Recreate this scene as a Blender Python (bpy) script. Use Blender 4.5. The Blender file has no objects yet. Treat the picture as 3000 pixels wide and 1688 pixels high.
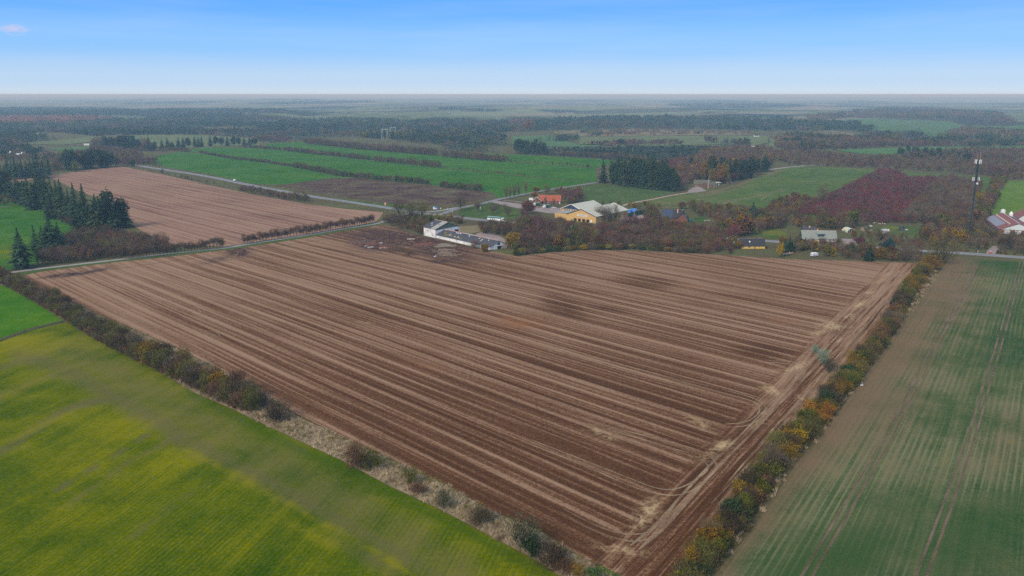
import bpy, bmesh, math, random
import numpy as np
from mathutils import Vector, Matrix
from mathutils.geometry import delaunay_2d_cdt

random.seed(7); np.random.seed(7)
S = bpy.context.scene
COL = S.collection
PI = math.pi
R = math.radians

# ------------------------------------------------------------------ camera
CAMH = 100.0            # drone height above the fields
FPX = 2400.0            # focal length in photo pixels (photo is 3000 x 1688)
HOR = 277.0             # photo row of the true horizon
TANP = (844.0 - HOR) / FPX
PITCH = math.atan(TANP)
CP, SP = math.cos(PITCH), math.sin(PITCH)
cam_d = bpy.data.cameras.new('camera')
cam_d.sensor_width = 36.0
cam_d.lens = FPX / 3000.0 * 36.0
cam_d.clip_start = 1.0
cam_d.clip_end = 300000.0
cam = bpy.data.objects.new('camera', cam_d)
cam.location = (0, 0, CAMH)
cam.rotation_euler = (PI / 2 - PITCH, 0, 0)
COL.objects.link(cam)
S.camera = cam

# ------------------------------------------------------------------ sun, sky, exposure
SUN_EL, SUN_AZ = R(38), R(215)         # azimuth clockwise from +Y: behind and left of the camera
sd = bpy.data.lights.new('sun', 'SUN')
sd.energy = 3.2
sd.angle = R(20)
sd.color = (1.0, 0.85, 0.67)
sun = bpy.data.objects.new('sun', sd)
to_sun = Vector((math.sin(SUN_AZ) * math.cos(SUN_EL), math.cos(SUN_AZ) * math.cos(SUN_EL), math.sin(SUN_EL)))
sun.rotation_euler = (-to_sun).to_track_quat('-Z', 'Y').to_euler()
sun.location = (-200, -200, 400)
COL.objects.link(sun)

W = bpy.data.worlds.new('World')
S.world = W
W.use_nodes = True
wn = W.node_tree
for n in list(wn.nodes):
    wn.nodes.remove(n)
wo = wn.nodes.new('ShaderNodeOutputWorld')
wb = wn.nodes.new('ShaderNodeBackground')
wb.inputs['Strength'].default_value = 0.1
sky = wn.nodes.new('ShaderNodeTexSky')
sky.sky_type = 'NISHITA'
sky.sun_disc = False
sky.sun_elevation = SUN_EL
sky.sun_rotation = SUN_AZ
sky.altitude = 100
sky.air_density = 1.0
sky.dust_density = 0.6
sky.ozone_density = 1.5
tc = wn.nodes.new('ShaderNodeTexCoord')
sx = wn.nodes.new('ShaderNodeSeparateXYZ')
wn.links.new(tc.outputs['Generated'], sx.inputs[0])
cr = wn.nodes.new('ShaderNodeValToRGB')
cr.color_ramp.interpolation = 'EASE'
SKY_STOPS = [(0.0, (6.4, 7.8, 9.3)), (0.016, (5.1, 7.1, 9.7)), (0.055, (2.6, 5.8, 10.6)), (0.105, (1.0, 4.2, 11.0)), (0.40, (3.6, 5.2, 7.6)), (1.0, (4.6, 5.4, 6.4))]
e = cr.color_ramp.elements
while len(e) < len(SKY_STOPS):
    e.new(0.5)
for el, (p, c) in zip(e, SKY_STOPS):
    el.position = p
    el.color = (c[0], c[1], c[2], 1)
wn.links.new(sx.outputs['Z'], cr.inputs['Fac'])
# thin high veil of cloud, a little uneven
wmap = wn.nodes.new('ShaderNodeMapping'); wmap.inputs['Scale'].default_value = (3, 3, 40)
wn.links.new(tc.outputs['Generated'], wmap.inputs[0])
wnoi = wn.nodes.new('ShaderNodeTexNoise'); wnoi.inputs['Scale'].default_value = 1.6; wnoi.inputs['Detail'].default_value = 4
wn.links.new(wmap.outputs[0], wnoi.inputs['Vector'])
wr = wn.nodes.new('ShaderNodeValToRGB')
wr.color_ramp.elements[0].position = 0.45; wr.color_ramp.elements[0].color = (0, 0, 0, 1)
wr.color_ramp.elements[1].position = 0.8; wr.color_ramp.elements[1].color = (0.16, 0.16, 0.16, 1)
wn.links.new(wnoi.outputs['Fac'], wr.inputs['Fac'])
m1 = wn.nodes.new('ShaderNodeMix'); m1.data_type = 'RGBA'; m1.inputs[0].default_value = 0.88
wn.links.new(sky.outputs[0], m1.inputs[6]); wn.links.new(cr.outputs[0], m1.inputs[7])
m2 = wn.nodes.new('ShaderNodeMix'); m2.data_type = 'RGBA'
wn.links.new(wr.outputs[0], m2.inputs[0]); wn.links.new(m1.outputs[2], m2.inputs[6]); m2.inputs[7].default_value = (6.5, 7.6, 9.2, 1)
# one small wisp of cloud low on the left
wd = wn.nodes.new('ShaderNodeVectorMath'); wd.operation = 'DISTANCE'
wv = Vector(((40 - 1500) / FPX, CP + (844 - 86) / FPX * SP, -SP + (844 - 86) / FPX * CP)).normalized()
wsc = wn.nodes.new('ShaderNodeVectorMath'); wsc.operation = 'MULTIPLY'; wsc.inputs[1].default_value = (1, 1, 3.0)
wn.links.new(tc.outputs['Generated'], wsc.inputs[0])
wn.links.new(wsc.outputs[0], wd.inputs[0]); wd.inputs[1].default_value = (wv.x, wv.y, wv.z * 3.0)
wr2 = wn.nodes.new('ShaderNodeMapRange'); wr2.inputs[1].default_value = 0.016; wr2.inputs[2].default_value = 0.002
wr2.inputs[3].default_value = 0.0; wr2.inputs[4].default_value = 0.75
wadd = wn.nodes.new('ShaderNodeMath'); wadd.operation = 'MULTIPLY_ADD'; wadd.inputs[1].default_value = 0.03; 
wn2 = wn.nodes.new('ShaderNodeTexNoise'); wn2.inputs['Scale'].default_value = 120; wn.links.new(wsc.outputs[0], wn2.inputs['Vector'])
wsub = wn.nodes.new('ShaderNodeMath'); wsub.operation = 'SUBTRACT'; wsub.inputs[1].default_value = 0.5
wn.links.new(wn2.outputs['Fac'], wsub.inputs[0]); wn.links.new(wsub.outputs[0], wadd.inputs[0]); wn.links.new(wd.outputs['Value'], wadd.inputs[2])
wn.links.new(wadd.outputs[0], wr2.inputs[0])
m3 = wn.nodes.new('ShaderNodeMix'); m3.data_type = 'RGBA'
wn.links.new(wr2.outputs[0], m3.inputs[0]); wn.links.new(m2.outputs[2], m3.inputs[6]); m3.inputs[7].default_value = (6.3, 6.2, 8.6, 1)
wn.links.new(m3.outputs[2], wb.inputs['Color'])
wn.links.new(wb.outputs[0], wo.inputs['Surface'])

S.view_settings.view_transform = 'Standard'
S.view_settings.look = 'None'
S.view_settings.gamma = 1.0
S.view_settings.use_curve_mapping = False
S.view_settings.exposure = 0.0
S.render.engine = 'CYCLES'
S.cycles.use_denoising = False
S.cycles.max_bounces = 5
S.cycles.diffuse_bounces = 3
S.cycles.glossy_bounces = 2
S.cycles.transmission_bounces = 2
S.cycles.transparent_max_bounces = 8
S.cycles.volume_bounces = 0
S.cycles.caustics_reflective = False
S.cycles.caustics_refractive = False

# ------------------------------------------------------------------ picture -> ground
def terrain(x, y):
    """Relief of the land: level near by, gently rolling beyond 2.6 km."""
    x = np.asarray(x, float); y = np.asarray(y, float)
    d = np.hypot(x, y)
    t = np.clip((d - 2600) / 2600, 0, 1); t = t * t * (3 - 2 * t)
    h = 7 * np.sin(x / 610 + 1.1) * np.sin(y / 830 + .4) + 6 * np.sin(x / 1500 - .8 + y / 2100) + 4 * np.sin(y / 420 + x / 900)
    far = np.clip((d - 6000) / 12000, 0, 1)
    h = h + far * (14 * np.sin(x / 3100 + y / 5200) + 10 * np.sin(y / 2600 - x / 4400 + 2))
    return t * (h + 4) * np.where(d > 30000, np.clip(1 - (d - 30000) / 20000, 0, 1), 1)

def G(px, py, z=None):
    """Ground point that the photo shows at pixel (px, py)."""
    v = (844.0 - py) / FPX
    dx, dy, dz = (px - 1500.0) / FPX, CP + v * SP, -SP + v * CP
    t = (CAMH - (z or 0)) / max(-dz, 1e-4)
    p = Vector((dx * t, dy * t, z or 0))
    if z is None and p.length > 2600:
        zz = 0.0
        for _ in range(8):
            zz = zz * .5 + .5 * float(terrain(dx * t, dy * t))
            t = (CAMH - zz) / max(-dz, 1e-4)
        p = Vector((dx * t, dy * t, float(terrain(dx * t, dy * t))))
    return p

def PX(x, y, z=0.0):
    """Photo pixel of world point(s)."""
    q = np.asarray(z, float) - CAMH
    dep = np.asarray(y) * CP - q * SP
    up = np.asarray(y) * SP + q * CP
    return 1500 + FPX * np.asarray(x) / dep, 844 - FPX * up / dep

def hgt(p, pyt):
    """Height at which a vertical line from ground point p reaches photo row pyt."""
    v = (844.0 - pyt) / FPX
    q = p.y * (v * CP - SP) / (CP + v * SP)
    return CAMH + q - p.z

def mpp(p):
    return (p.y * CP + CAMH * SP) / FPX

# ------------------------------------------------------------------ object helpers
def tag(o, label=None, cat=None, group=None, kind=None):
    if label: o['label'] = label
    if cat: o['category'] = cat
    if group: o['group'] = group
    if kind: o['kind'] = kind
    return o

def link(o, parent=None):
    COL.objects.link(o)
    if parent is not None:
        o.parent = parent
    return o

def empty(name, loc, rz=0.0, label=None, cat=None, group=None):
    o = bpy.data.objects.new(name, None)
    o.empty_display_size = 0.5
    o.location = loc
    o.rotation_euler = (0, 0, rz)
    COL.objects.link(o)
    return tag(o, label, cat, group)

def mesh_of(name, V, F, mats=None, mi=None, smooth=False):
    me = bpy.data.meshes.new(name)
    if isinstance(V, np.ndarray):
        V = V.tolist()
    me.from_pydata(V, [], F if isinstance(F, list) else F.tolist())
    for m in (mats or []):
        me.materials.append(m)
    if mi is not None:
        me.polygons.foreach_set('material_index', np.asarray(mi, dtype=np.int32))
    if smooth:
        me.polygons.foreach_set('use_smooth', np.ones(len(me.polygons), dtype=bool))
    me.update()
    return me

class MB:
    """Collects simple solids, then becomes one mesh object."""
    def __init__(s): s.V = []; s.F = []
    def add(s, V, F):
        n = len(s.V); s.V += [tuple(v) for v in V]; s.F += [tuple(i + n for i in f) for f in F]; return s
    def box(s, x0, x1, y0, y1, z0, z1):
        V = [(x0,y0,z0),(x1,y0,z0),(x1,y1,z0),(x0,y1,z0),(x0,y0,z1),(x1,y0,z1),(x1,y1,z1),(x0,y1,z1)]
        return s.add(V, [(0,3,2,1),(4,5,6,7),(0,1,5,4),(1,2,6,5),(2,3,7,6),(3,0,4,7)])
    def hexa(s, V):
        return s.add(V, [(0,3,2,1),(4,5,6,7),(0,1,5,4),(1,2,6,5),(2,3,7,6),(3,0,4,7)])
    def bar(s, a, b, w, d=None):
        a, b = Vector(a), Vector(b); d = d or w
        z = (b - a).normalized(); x = z.cross(Vector((0, 0, 1)))
        if x.length < .01: x = Vector((1, 0, 0))
        x.normalize(); y = z.cross(x)
        V = [c + x * i * w / 2 + y * j * d / 2 for c in (a, b) for i, j in ((-1,-1),(1,-1),(1,1),(-1,1))]
        return s.add(V, [(0,3,2,1),(4,5,6,7),(0,1,5,4),(1,2,6,5),(2,3,7,6),(3,0,4,7)])
    def cyl(s, a, b, r0, r1=None, n=10, cap=True):
        a, b = Vector(a), Vector(b); r1 = r0 if r1 is None else r1
        z = (b - a).normalized(); x = z.cross(Vector((0, 0, 1)))
        if x.length < .01: x = Vector((1, 0, 0))
        x.normalize(); y = z.cross(x)
        V = [c + (x * math.cos(t) + y * math.sin(t)) * r for c, r in ((a, r0), (b, r1)) for t in [2 * PI * k / n for k in range(n)]]
        F = [(k, (k + 1) % n, n + (k + 1) % n, n + k) for k in range(n)]
        if cap: F += [tuple(range(n - 1, -1, -1)), tuple(range(n, 2 * n))]
        return s.add(V, F)
    def prism(s, prof, y0, y1, ty=None):
        """side profile (x, z) extruded from y0 to y1"""
        n = len(prof)
        V = [(x, y0, z) for x, z in prof] + [(x, y1, z) for x, z in prof]
        return s.add(V, [(k, (k + 1) % n, n + (k + 1) % n, n + k) for k in range(n)] + [tuple(range(n - 1, -1, -1)), tuple(range(n, 2 * n))])
    def build(s, name, mat, parent=None, bevel=0):
        me = mesh_of(name, s.V, s.F, [mat])
        if bevel:
            bm = bmesh.new(); bm.from_mesh(me)
            bmesh.ops.bevel(bm, geom=list(bm.edges), offset=bevel, segments=1, affect='EDGES')
            bm.to_mesh(me); bm.free()
        return link(bpy.data.objects.new(name, me), parent)

def copy_tree(o, parent=None):
    c = o.copy(); COL.objects.link(c)
    if parent is not None: c.parent = parent
    for ch in list(o.children):
        copy_tree(ch, c)
    return c
# ------------------------------------------------------------------ materials
class NB:
    """Small helper to write node trees."""
    def __init__(s, name, rough=0.95, spec=0.05):
        s.m = bpy.data.materials.new(name); s.m.use_nodes = True
        s.t = s.m.node_tree
        s.b = s.t.nodes['Principled BSDF']
        s.b.inputs['Roughness'].default_value = rough
        s.b.inputs['Specular IOR Level'].default_value = spec
        s._pos = None
    def n(s, typ, **kw):
        nd = s.t.nodes.new(typ)
        for k, v in kw.items():
            setattr(nd, k, v)
        return nd
    def put(s, sock, v):
        if isinstance(v, bpy.types.NodeSocket): s.t.links.new(v, sock)
        elif isinstance(v, (tuple, list)) and len(v) == 3 and sock.type == 'RGBA': sock.default_value = (*v, 1)
        else: sock.default_value = v
    def math(s, op, a, b=0.0, c=None, clamp=False):
        nd = s.n('ShaderNodeMath', operation=op, use_clamp=clamp)
        s.put(nd.inputs[0], a); s.put(nd.inputs[1], b)
        if c is not None: s.put(nd.inputs[2], c)
        return nd.outputs[0]
    def mix(s, f, a, b, blend='MIX'):
        nd = s.n('ShaderNodeMix', data_type='RGBA', blend_type=blend)
        s.put(nd.inputs[0], f); s.put(nd.inputs[6], a); s.put(nd.inputs[7], b)
        return nd.outputs[2]
    def mixf(s, f, a, b):
        nd = s.n('ShaderNodeMix', data_type='FLOAT')
        s.put(nd.inputs[0], f); s.put(nd.inputs[2], a); s.put(nd.inputs[3], b)
        return nd.outputs[0]
    def pos(s):
        if s._pos is None: s._pos = s.n('ShaderNodeNewGeometry').outputs['Position']
        return s._pos
    def scaled(s, v, sc):
        nd = s.n('ShaderNodeVectorMath', operation='MULTIPLY'); s.put(nd.inputs[0], v); nd.inputs[1].default_value = sc
        return nd.outputs[0]
    def dot(s, v, d):
        nd = s.n('ShaderNodeVectorMath', operation='DOT_PRODUCT'); s.put(nd.inputs[0], v); nd.inputs[1].default_value = d
        return nd.outputs['Value']
    def comb(s, x, y, z=0.0):
        nd = s.n('ShaderNodeCombineXYZ'); s.put(nd.inputs[0], x); s.put(nd.inputs[1], y); s.put(nd.inputs[2], z)
        return nd.outputs[0]
    def noise(s, v, scale=1.0, detail=2.0, rough=0.5, dist=0.0):
        nd = s.n('ShaderNodeTexNoise'); s.put(nd.inputs['Vector'], v)
        nd.inputs['Scale'].default_value = scale; nd.inputs['Detail'].default_value = detail
        nd.inputs['Roughness'].default_value = rough; nd.inputs['Distortion'].default_value = dist
        return nd.outputs['Fac']
    def ramp(s, f, stops, mode='LINEAR'):
        nd = s.n('ShaderNodeValToRGB'); s.put(nd.inputs[0], f); r = nd.color_ramp; r.interpolation = mode
        while len(r.elements) < len(stops): r.elements.new(.5)
        for el, (p, c) in zip(r.elements, stops):
            el.position = p
            el.color = (c, c, c, 1) if isinstance(c, (int, float)) else (*c, 1)
        return nd.outputs[0]
    def rng(s, f, a, b, c=0.0, d=1.0):
        nd = s.n('ShaderNodeMapRange'); s.put(nd.inputs[0], f)
        for i, v in enumerate((a, b, c, d)): nd.inputs[i + 1].default_value = v
        return nd.outputs[0]
    def attr(s, name):
        nd = s.n('ShaderNodeAttribute'); nd.attribute_name = name
        return nd.outputs['Fac']
    def bump(s, h, strength=.5, dist=.1):
        nd = s.n('ShaderNodeBump'); s.put(nd.inputs['Height'], h)
        nd.inputs['Strength'].default_value = strength; nd.inputs['Distance'].default_value = dist
        s.t.links.new(nd.outputs[0], s.b.inputs['Normal'])
    def color(s, c):
        s.put(s.b.inputs['Base Color'], c); return s.m

def plain(name, c, rough=.8, spec=.2, var=.12, scale=1.5, metal=0.0):
    b = NB(name, rough, spec)
    b.b.inputs['Metallic'].default_value = metal
    tcn = b.n('ShaderNodeTexCoord').outputs['Object']
    f = b.noise(tcn, scale, 4, .6)
    lo = tuple(x * (1 - var) for x in c); hi = tuple(min(x * (1 + var), 1) for x in c)
    return b.color(b.ramp(f, [(.3, lo), (.7, hi)]))

def dirty(name, c, dirt, amount=.5, sc=.6, streak=True, rough=.85):
    """paint or render with shaped stains: blotches and down-running streaks"""
    b = NB(name, rough, .15)
    o = b.n('ShaderNodeTexCoord').outputs['Object']
    f1 = b.noise(o, sc, 5, .65)
    v = b.scaled(o, (3.0, 3.0, .35)) if streak else b.scaled(o, (1.5, 1.5, 1.5))
    f2 = b.noise(v, 1.0, 4, .6)
    f = b.math('MULTIPLY', b.rng(f1, .4, .7), b.rng(f2, .38, .68))
    f = b.math('MULTIPLY', f, amount * 2, clamp=True)
    return b.color(b.mix(f, c, dirt))

def veg(name, c0, c1, tr=0.0):
    """crown material: every twig or leaf varies, and so does every plant"""
    b = NB(name, .9, .05)
    isl = b.n('ShaderNodeNewGeometry').outputs['Random Per Island']
    rnd = b.n('ShaderNodeObjectInfo').outputs['Random']
    c = b.mix(isl, c0, c1)
    hs = b.n('ShaderNodeHueSaturation')
    b.put(hs.inputs['Hue'], b.rng(rnd, 0, 1, .488, .512))
    b.put(hs.inputs['Value'], b.rng(b.math('FRACT', b.math('MULTIPLY', rnd, 7.31)), 0, 1, .72, 1.25))
    b.put(hs.inputs['Color'], c)
    return b.color(hs.outputs[0])

VEG = {
    'bare_brown': veg('bare_brown_twigs', (0.094, 0.054, 0.028), (0.217, 0.129, 0.065)),
    'bare_purple': veg('bare_purple_twigs', (0.089, 0.040, 0.038), (0.184, 0.089, 0.080)),
    'bare_wine': veg('wine_red_twigs', (.115, .028, .030), (.22, .068, .066)),
    'bare_grey': veg('bare_grey_twigs', (0.089, 0.067, 0.044), (0.209, 0.159, 0.104)),
    'bare_dark': veg('bare_dark_twigs', (0.050, 0.037, 0.021), (0.129, 0.094, 0.051)),
    'bare_olive': veg('bare_olive_twigs', (0.079, 0.074, 0.021), (0.180, 0.164, 0.046)),
    'olive': veg('olive_leaves', (0.058, 0.065, 0.008), (0.158, 0.162, 0.021)),
    'yellow': veg('yellow_leaves', (0.214, 0.131, 0.005), (0.421, 0.275, 0.012)),
    'gold': veg('yellow_brown_leaves', (0.122, 0.079, 0.009), (0.270, 0.171, 0.017)),
    'orange': veg('orange_leaves', (.16, .080, .012), (.34, .17, .02)),
    'rust': veg('rust_leaves', (.10, .055, .026), (.22, .115, .045)),
    'red': veg('red_leaves', (0.132, 0.036, 0.027), (0.240, 0.088, 0.054)),
    'green': veg('green_leaves', (.04, .07, .02), (.10, .15, .045)),
    'yellowgreen': veg('yellow_green_leaves', (.12, .12, .02), (.28, .26, .05)),
    'darkgreen': veg('dark_green_leaves', (.018, .038, .014), (.055, .085, .030)),
    'conifer': veg('conifer_needles', (.014, .036, .018), (.045, .085, .038)),
    'conifer_blue': veg('blue_conifer_needles', (0.016, 0.043, 0.042), (0.040, 0.085, 0.079)),
    'grey_green': veg('grey_green_twigs', (.055, .060, .032), (.14, .145, .080)),
    'larch': veg('larch_needles', (.20, .085, .045), (.38, .17, .08)),
    'pale_green': veg('pale_green_leaves', (.11, .17, .11), (.30, .38, .28)),
    'dry': veg('dry_grass_blades', (.30, .23, .14), (.60, .48, .32)),
}
BARK = plain('bark', (.10, .08, .06), .95, .05, .3, 3)
BARK_PALE = plain('pale_bark', (.42, .38, .31), .9, .05, .25, 3)

M = {
    'white_wall': dirty('white_render', (.84, .85, .86), (.20, .22, .17), .75, .35),
    'white': plain('white_paint', (.80, .80, .80), .5, .4, .04),
    'cream': plain('cream_board', (.62, .58, .48), .8, .1, .1),
    'pink_wall': dirty('greyish_rendered_wall', (.55, .52, .53), (.30, .28, .28), .4),
    'yellow_brick': plain('yellow_brick', (.60, .40, .16), .9, .08, .10, .8),
    'yellow_paint': plain('yellow_wall_paint', (.72, .46, .07), .8, .1, .06),
    'red_brick': plain('red_brick', (.19, .085, .06), .9, .08, .2, 1.2),
    'eternit_dark': dirty('dark_fibre_cement', (.060, .062, .085), (.16, .16, .12), .5, .5, False),
    'moss': plain('moss', (.17, .17, .05), .95, .02, .3, 2),
    'eternit_pale': dirty('weathered_fibre_cement', (.36, .36, .34), (.20, .20, .17), .6, .7, False),
    'roof_cement': dirty('pale_lichened_roof', (.52, .53, .46), (.36, .37, .28), .5, .25, False),
    'green_cladding': dirty('green_grey_cladding', (.12, .17, .14), (.05, .07, .06), .6, 1.2),
    'roof_red': plain('red_roof_tiles', (.36, .105, .06), .85, .1, .2, 1.0),
    'roof_red_dull': dirty('dull_red_roof_sheet', (.23, .085, .075), (.30, .17, .15), .5, .4, False),
    'roof_black': plain('black_roof_tiles', (.045, .045, .052), .8, .15, .2, 1.4),
    'roof_blue': plain('blue_black_roof_sheet', (.035, .055, .11), .5, .35, .15, 1.0),
    'roof_metal': dirty('grey_green_metal_sheet', (.27, .30, .27), (.14, .17, .15), .6, .8, True, .6),
    'roof_moss': dirty('mossy_old_roof', (.13, .125, .10), (.075, .085, .045), .8, .6, False),
    'teal_light': plain('pale_teal_paint', (.22, .42, .40), .5, .3, .06),
    'navy': plain('dark_blue_boarding', (.035, .055, .095), .7, .2, .1),
    'solar': plain('solar_glass', (.24, .25, .30), .55, .3, .12, .8),
    'glass': plain('window_glass', (.05, .07, .09), .12, .6, .15),
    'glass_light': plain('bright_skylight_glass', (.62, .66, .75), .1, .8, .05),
    'dark': plain('dark_opening', (.02, .022, .025), .9, .05, .1),
    'black': plain('black_plastic', (.02, .02, .02), .5, .3, .1),
    'tyre': plain('tyre_rubber', (.025, .025, .025), .85, .1, .1),
    'steel': plain('galvanised_steel', (.50, .52, .54), .4, .5, .06, 2, .2),
    'steel_dark': plain('dark_steel', (.07, .09, .09), .6, .3, .1, 2),
    'pylon': plain('pale_pylon_steel', (.60, .66, .68), .5, .4, .06),
    'teal': plain('teal_paint', (.015, .15, .13), .4, .4, .06),
    'green_paint': plain('dark_green_paint', (.012, .09, .065), .5, .3, .1),
    'blue_tarp': plain('blue_tarpaulin', (.02, .17, .62), .5, .3, .1),
    'blue_paint': plain('blue_paint', (.03, .10, .45), .4, .4, .05),
    'lightblue': plain('light_blue_print', (.20, .45, .75), .5, .3, .1),
    'red_paint': plain('red_car_paint', (.55, .07, .035), .3, .5, .05),
    'dark_paint': plain('dark_car_paint', (.035, .045, .06), .3, .5, .05),
    'orange_paint': plain('orange_plastic', (.75, .22, .02), .5, .3, .05),
    'pinkish': plain('pinkish_marker', (.75, .42, .34), .6, .2, .05),
    'concrete': dirty('concrete', (.40, .38, .34), (.22, .20, .17), .6, .5, False),
    'rubble': plain('red_rubble', (.30, .13, .10), .95, .05, .45, 1.2),
    'wood': plain('weathered_timber', (.30, .24, .18), .9, .05, .25, 2),
    'greenhouse': plain('milky_greenhouse_sheet', (.50, .56, .40), .4, .3, .1),
    'wool': plain('sheep_wool', (.55, .48, .38), .95, .03, .1),
}
# ------------------------------------------------------------------ the ground
DS = Vector((-.702, .712, 0)).normalized()       # direction of the stubble rows
NS = Vector((DS.y, -DS.x, 0))
DH = Vector((.677, 1.0275, 0)).normalized()      # direction of the right-hand hedge and its field rows
NH = Vector((DH.y, -DH.x, 0))
DL = Vector((.2375, 1.0275, 0)).normalized()     # rows of the yellow-green field
NL = Vector((DL.y, -DL.x, 0))

def rows(b, d, n, sa, sc, detail=2.0, rough=.5, seed=0.0, wob=None):
    """noise drawn out along direction d; sa, sc = frequency along and across"""
    a = b.dot(b.pos(), tuple(d)); c = b.dot(b.pos(), tuple(n))
    if wob is not None: c = b.math('ADD', c, wob)
    return b.noise(b.comb(b.math('MULTIPLY', a, sa), b.math('MULTIPLY', c, sc), seed), 1.0, detail, rough)

def mat_stubble(name, dark, mid, light, straw):
    b = NB(name, 1.0, 0.0)
    P = b.pos()
    w = b.math('MULTIPLY', b.math('SUBTRACT', b.noise(P, .008, 1), .5), 4.0)
    wide = rows(b, DS, NS, .003, .11, 2, .5, 3.0, w)
    mid_ = rows(b, DS, NS, .004, .42, 4, .65, 9.0, w)
    fine = rows(b, DS, NS, .02, 1.5, 2, .5, 1.0)
    main = b.math('ADD', b.math('ADD', b.math('MULTIPLY', wide, .50), b.math('MULTIPLY', mid_, .42)), b.math('MULTIPLY', fine, .22))
    cc = b.math('ADD', b.dot(P, tuple(NS)), b.math('MULTIPLY', b.math('SUBTRACT', b.noise(P, .005, 1), .5), 6.0))
    def lines(period, sharp, seed, am):
        s = b.math('SINE', b.math('MULTIPLY', cc, 2 * PI / period))
        s = b.rng(s, sharp, 1.0)
        return b.math('MULTIPLY', s, b.math('MULTIPLY', b.rng(rows(b, DS, NS, .008, .22, 3, .6, seed), .36, .60), am))
    main = b.math('MULTIPLY_ADD', b.math('SUBTRACT', main, .54), .50, .466)
    main = b.math('ADD', main, lines(7.3, .6, 21.0, .20))
    main = b.math('ADD', main, lines(2.43, .1, 27.0, .11))
    main = b.math('SUBTRACT', main, b.math('MULTIPLY', b.rng(b.math('SINE', b.math('MULTIPLY', cc, 2 * PI / 11.9)), .3, 1.0), .045))
    hmid = rows(b, DH, NH, .012, .45, 3, .6, 5.0)
    hfin = rows(b, DH, NH, .05, 1.9, 2, .5, 2.0)
    head = b.math('ADD', b.math('MULTIPLY', hmid, .6), b.math('MULTIPLY', hfin, .4))
    head = b.math('MULTIPLY_ADD', head, 1.0, .012)
    f = b.mixf(b.attr('head'), main, head)
    pat = b.noise(P, .012, 3, .5)
    grain = b.noise(P, 2.3, 3, .7)
    mot = b.noise(P, .35, 4, .65)
    clod = b.noise(P, .9, 3, .75)
    f = b.math('ADD', f, b.math('MULTIPLY', b.math('SUBTRACT', pat, .5), .16))
    f = b.math('ADD', f, b.math('MULTIPLY', b.math('SUBTRACT', mot, .5), .10))
    f = b.math('ADD', f, b.math('MULTIPLY', b.math('SUBTRACT', grain, .5), .30))
    f = b.math('ADD', f, b.math('MULTIPLY', b.math('SUBTRACT', clod, .5), .28))
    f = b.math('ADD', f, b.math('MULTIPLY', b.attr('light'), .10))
    dk = b.math('ADD', b.attr('dark'), b.math('ADD', b.math('MULTIPLY', b.math('SUBTRACT', mid_, .5), 1.8), b.math('MULTIPLY', b.math('SUBTRACT', mot, .5), 1.2)))
    f = b.math('SUBTRACT', f, b.math('MULTIPLY', b.math('MULTIPLY', b.rng(dk, .3, .85), b.rng(b.attr('dark'), .05, .3)), .10))
    c = b.ramp(f, [(.38, dark), (.475, mid), (.53, tuple((m + l) / 2 for m, l in zip(mid, light))), (.62, light)])
    # shaped patches of bare orange soil and of spilt straw
    og = b.math('MULTIPLY', b.attr('orange'), b.rng(b.noise(P, .15, 3), .3, .6), clamp=True)
    c = b.mix(og, c, (.26, .115, .05))
    st = b.math('MULTIPLY', b.attr('straw'), b.rng(b.math('ADD', b.noise(P, .45, 5, .7, 1.2), b.math('MULTIPLY', b.attr('straw'), .18)), .50, .66), clamp=True)
    c = b.mix(st, c, straw)
    mu = b.math('MULTIPLY', b.rng(b.attr('mud'), .05, .6), b.rng(b.noise(P, .25, 4, .6, .8), .30, .52), clamp=True)
    c = b.mix(mu, c, (.066, .040, .034))
    b.bump(b.math('ADD', b.math('MULTIPLY', fine, .5), grain), .35, .12)
    return b.color(c)

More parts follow.
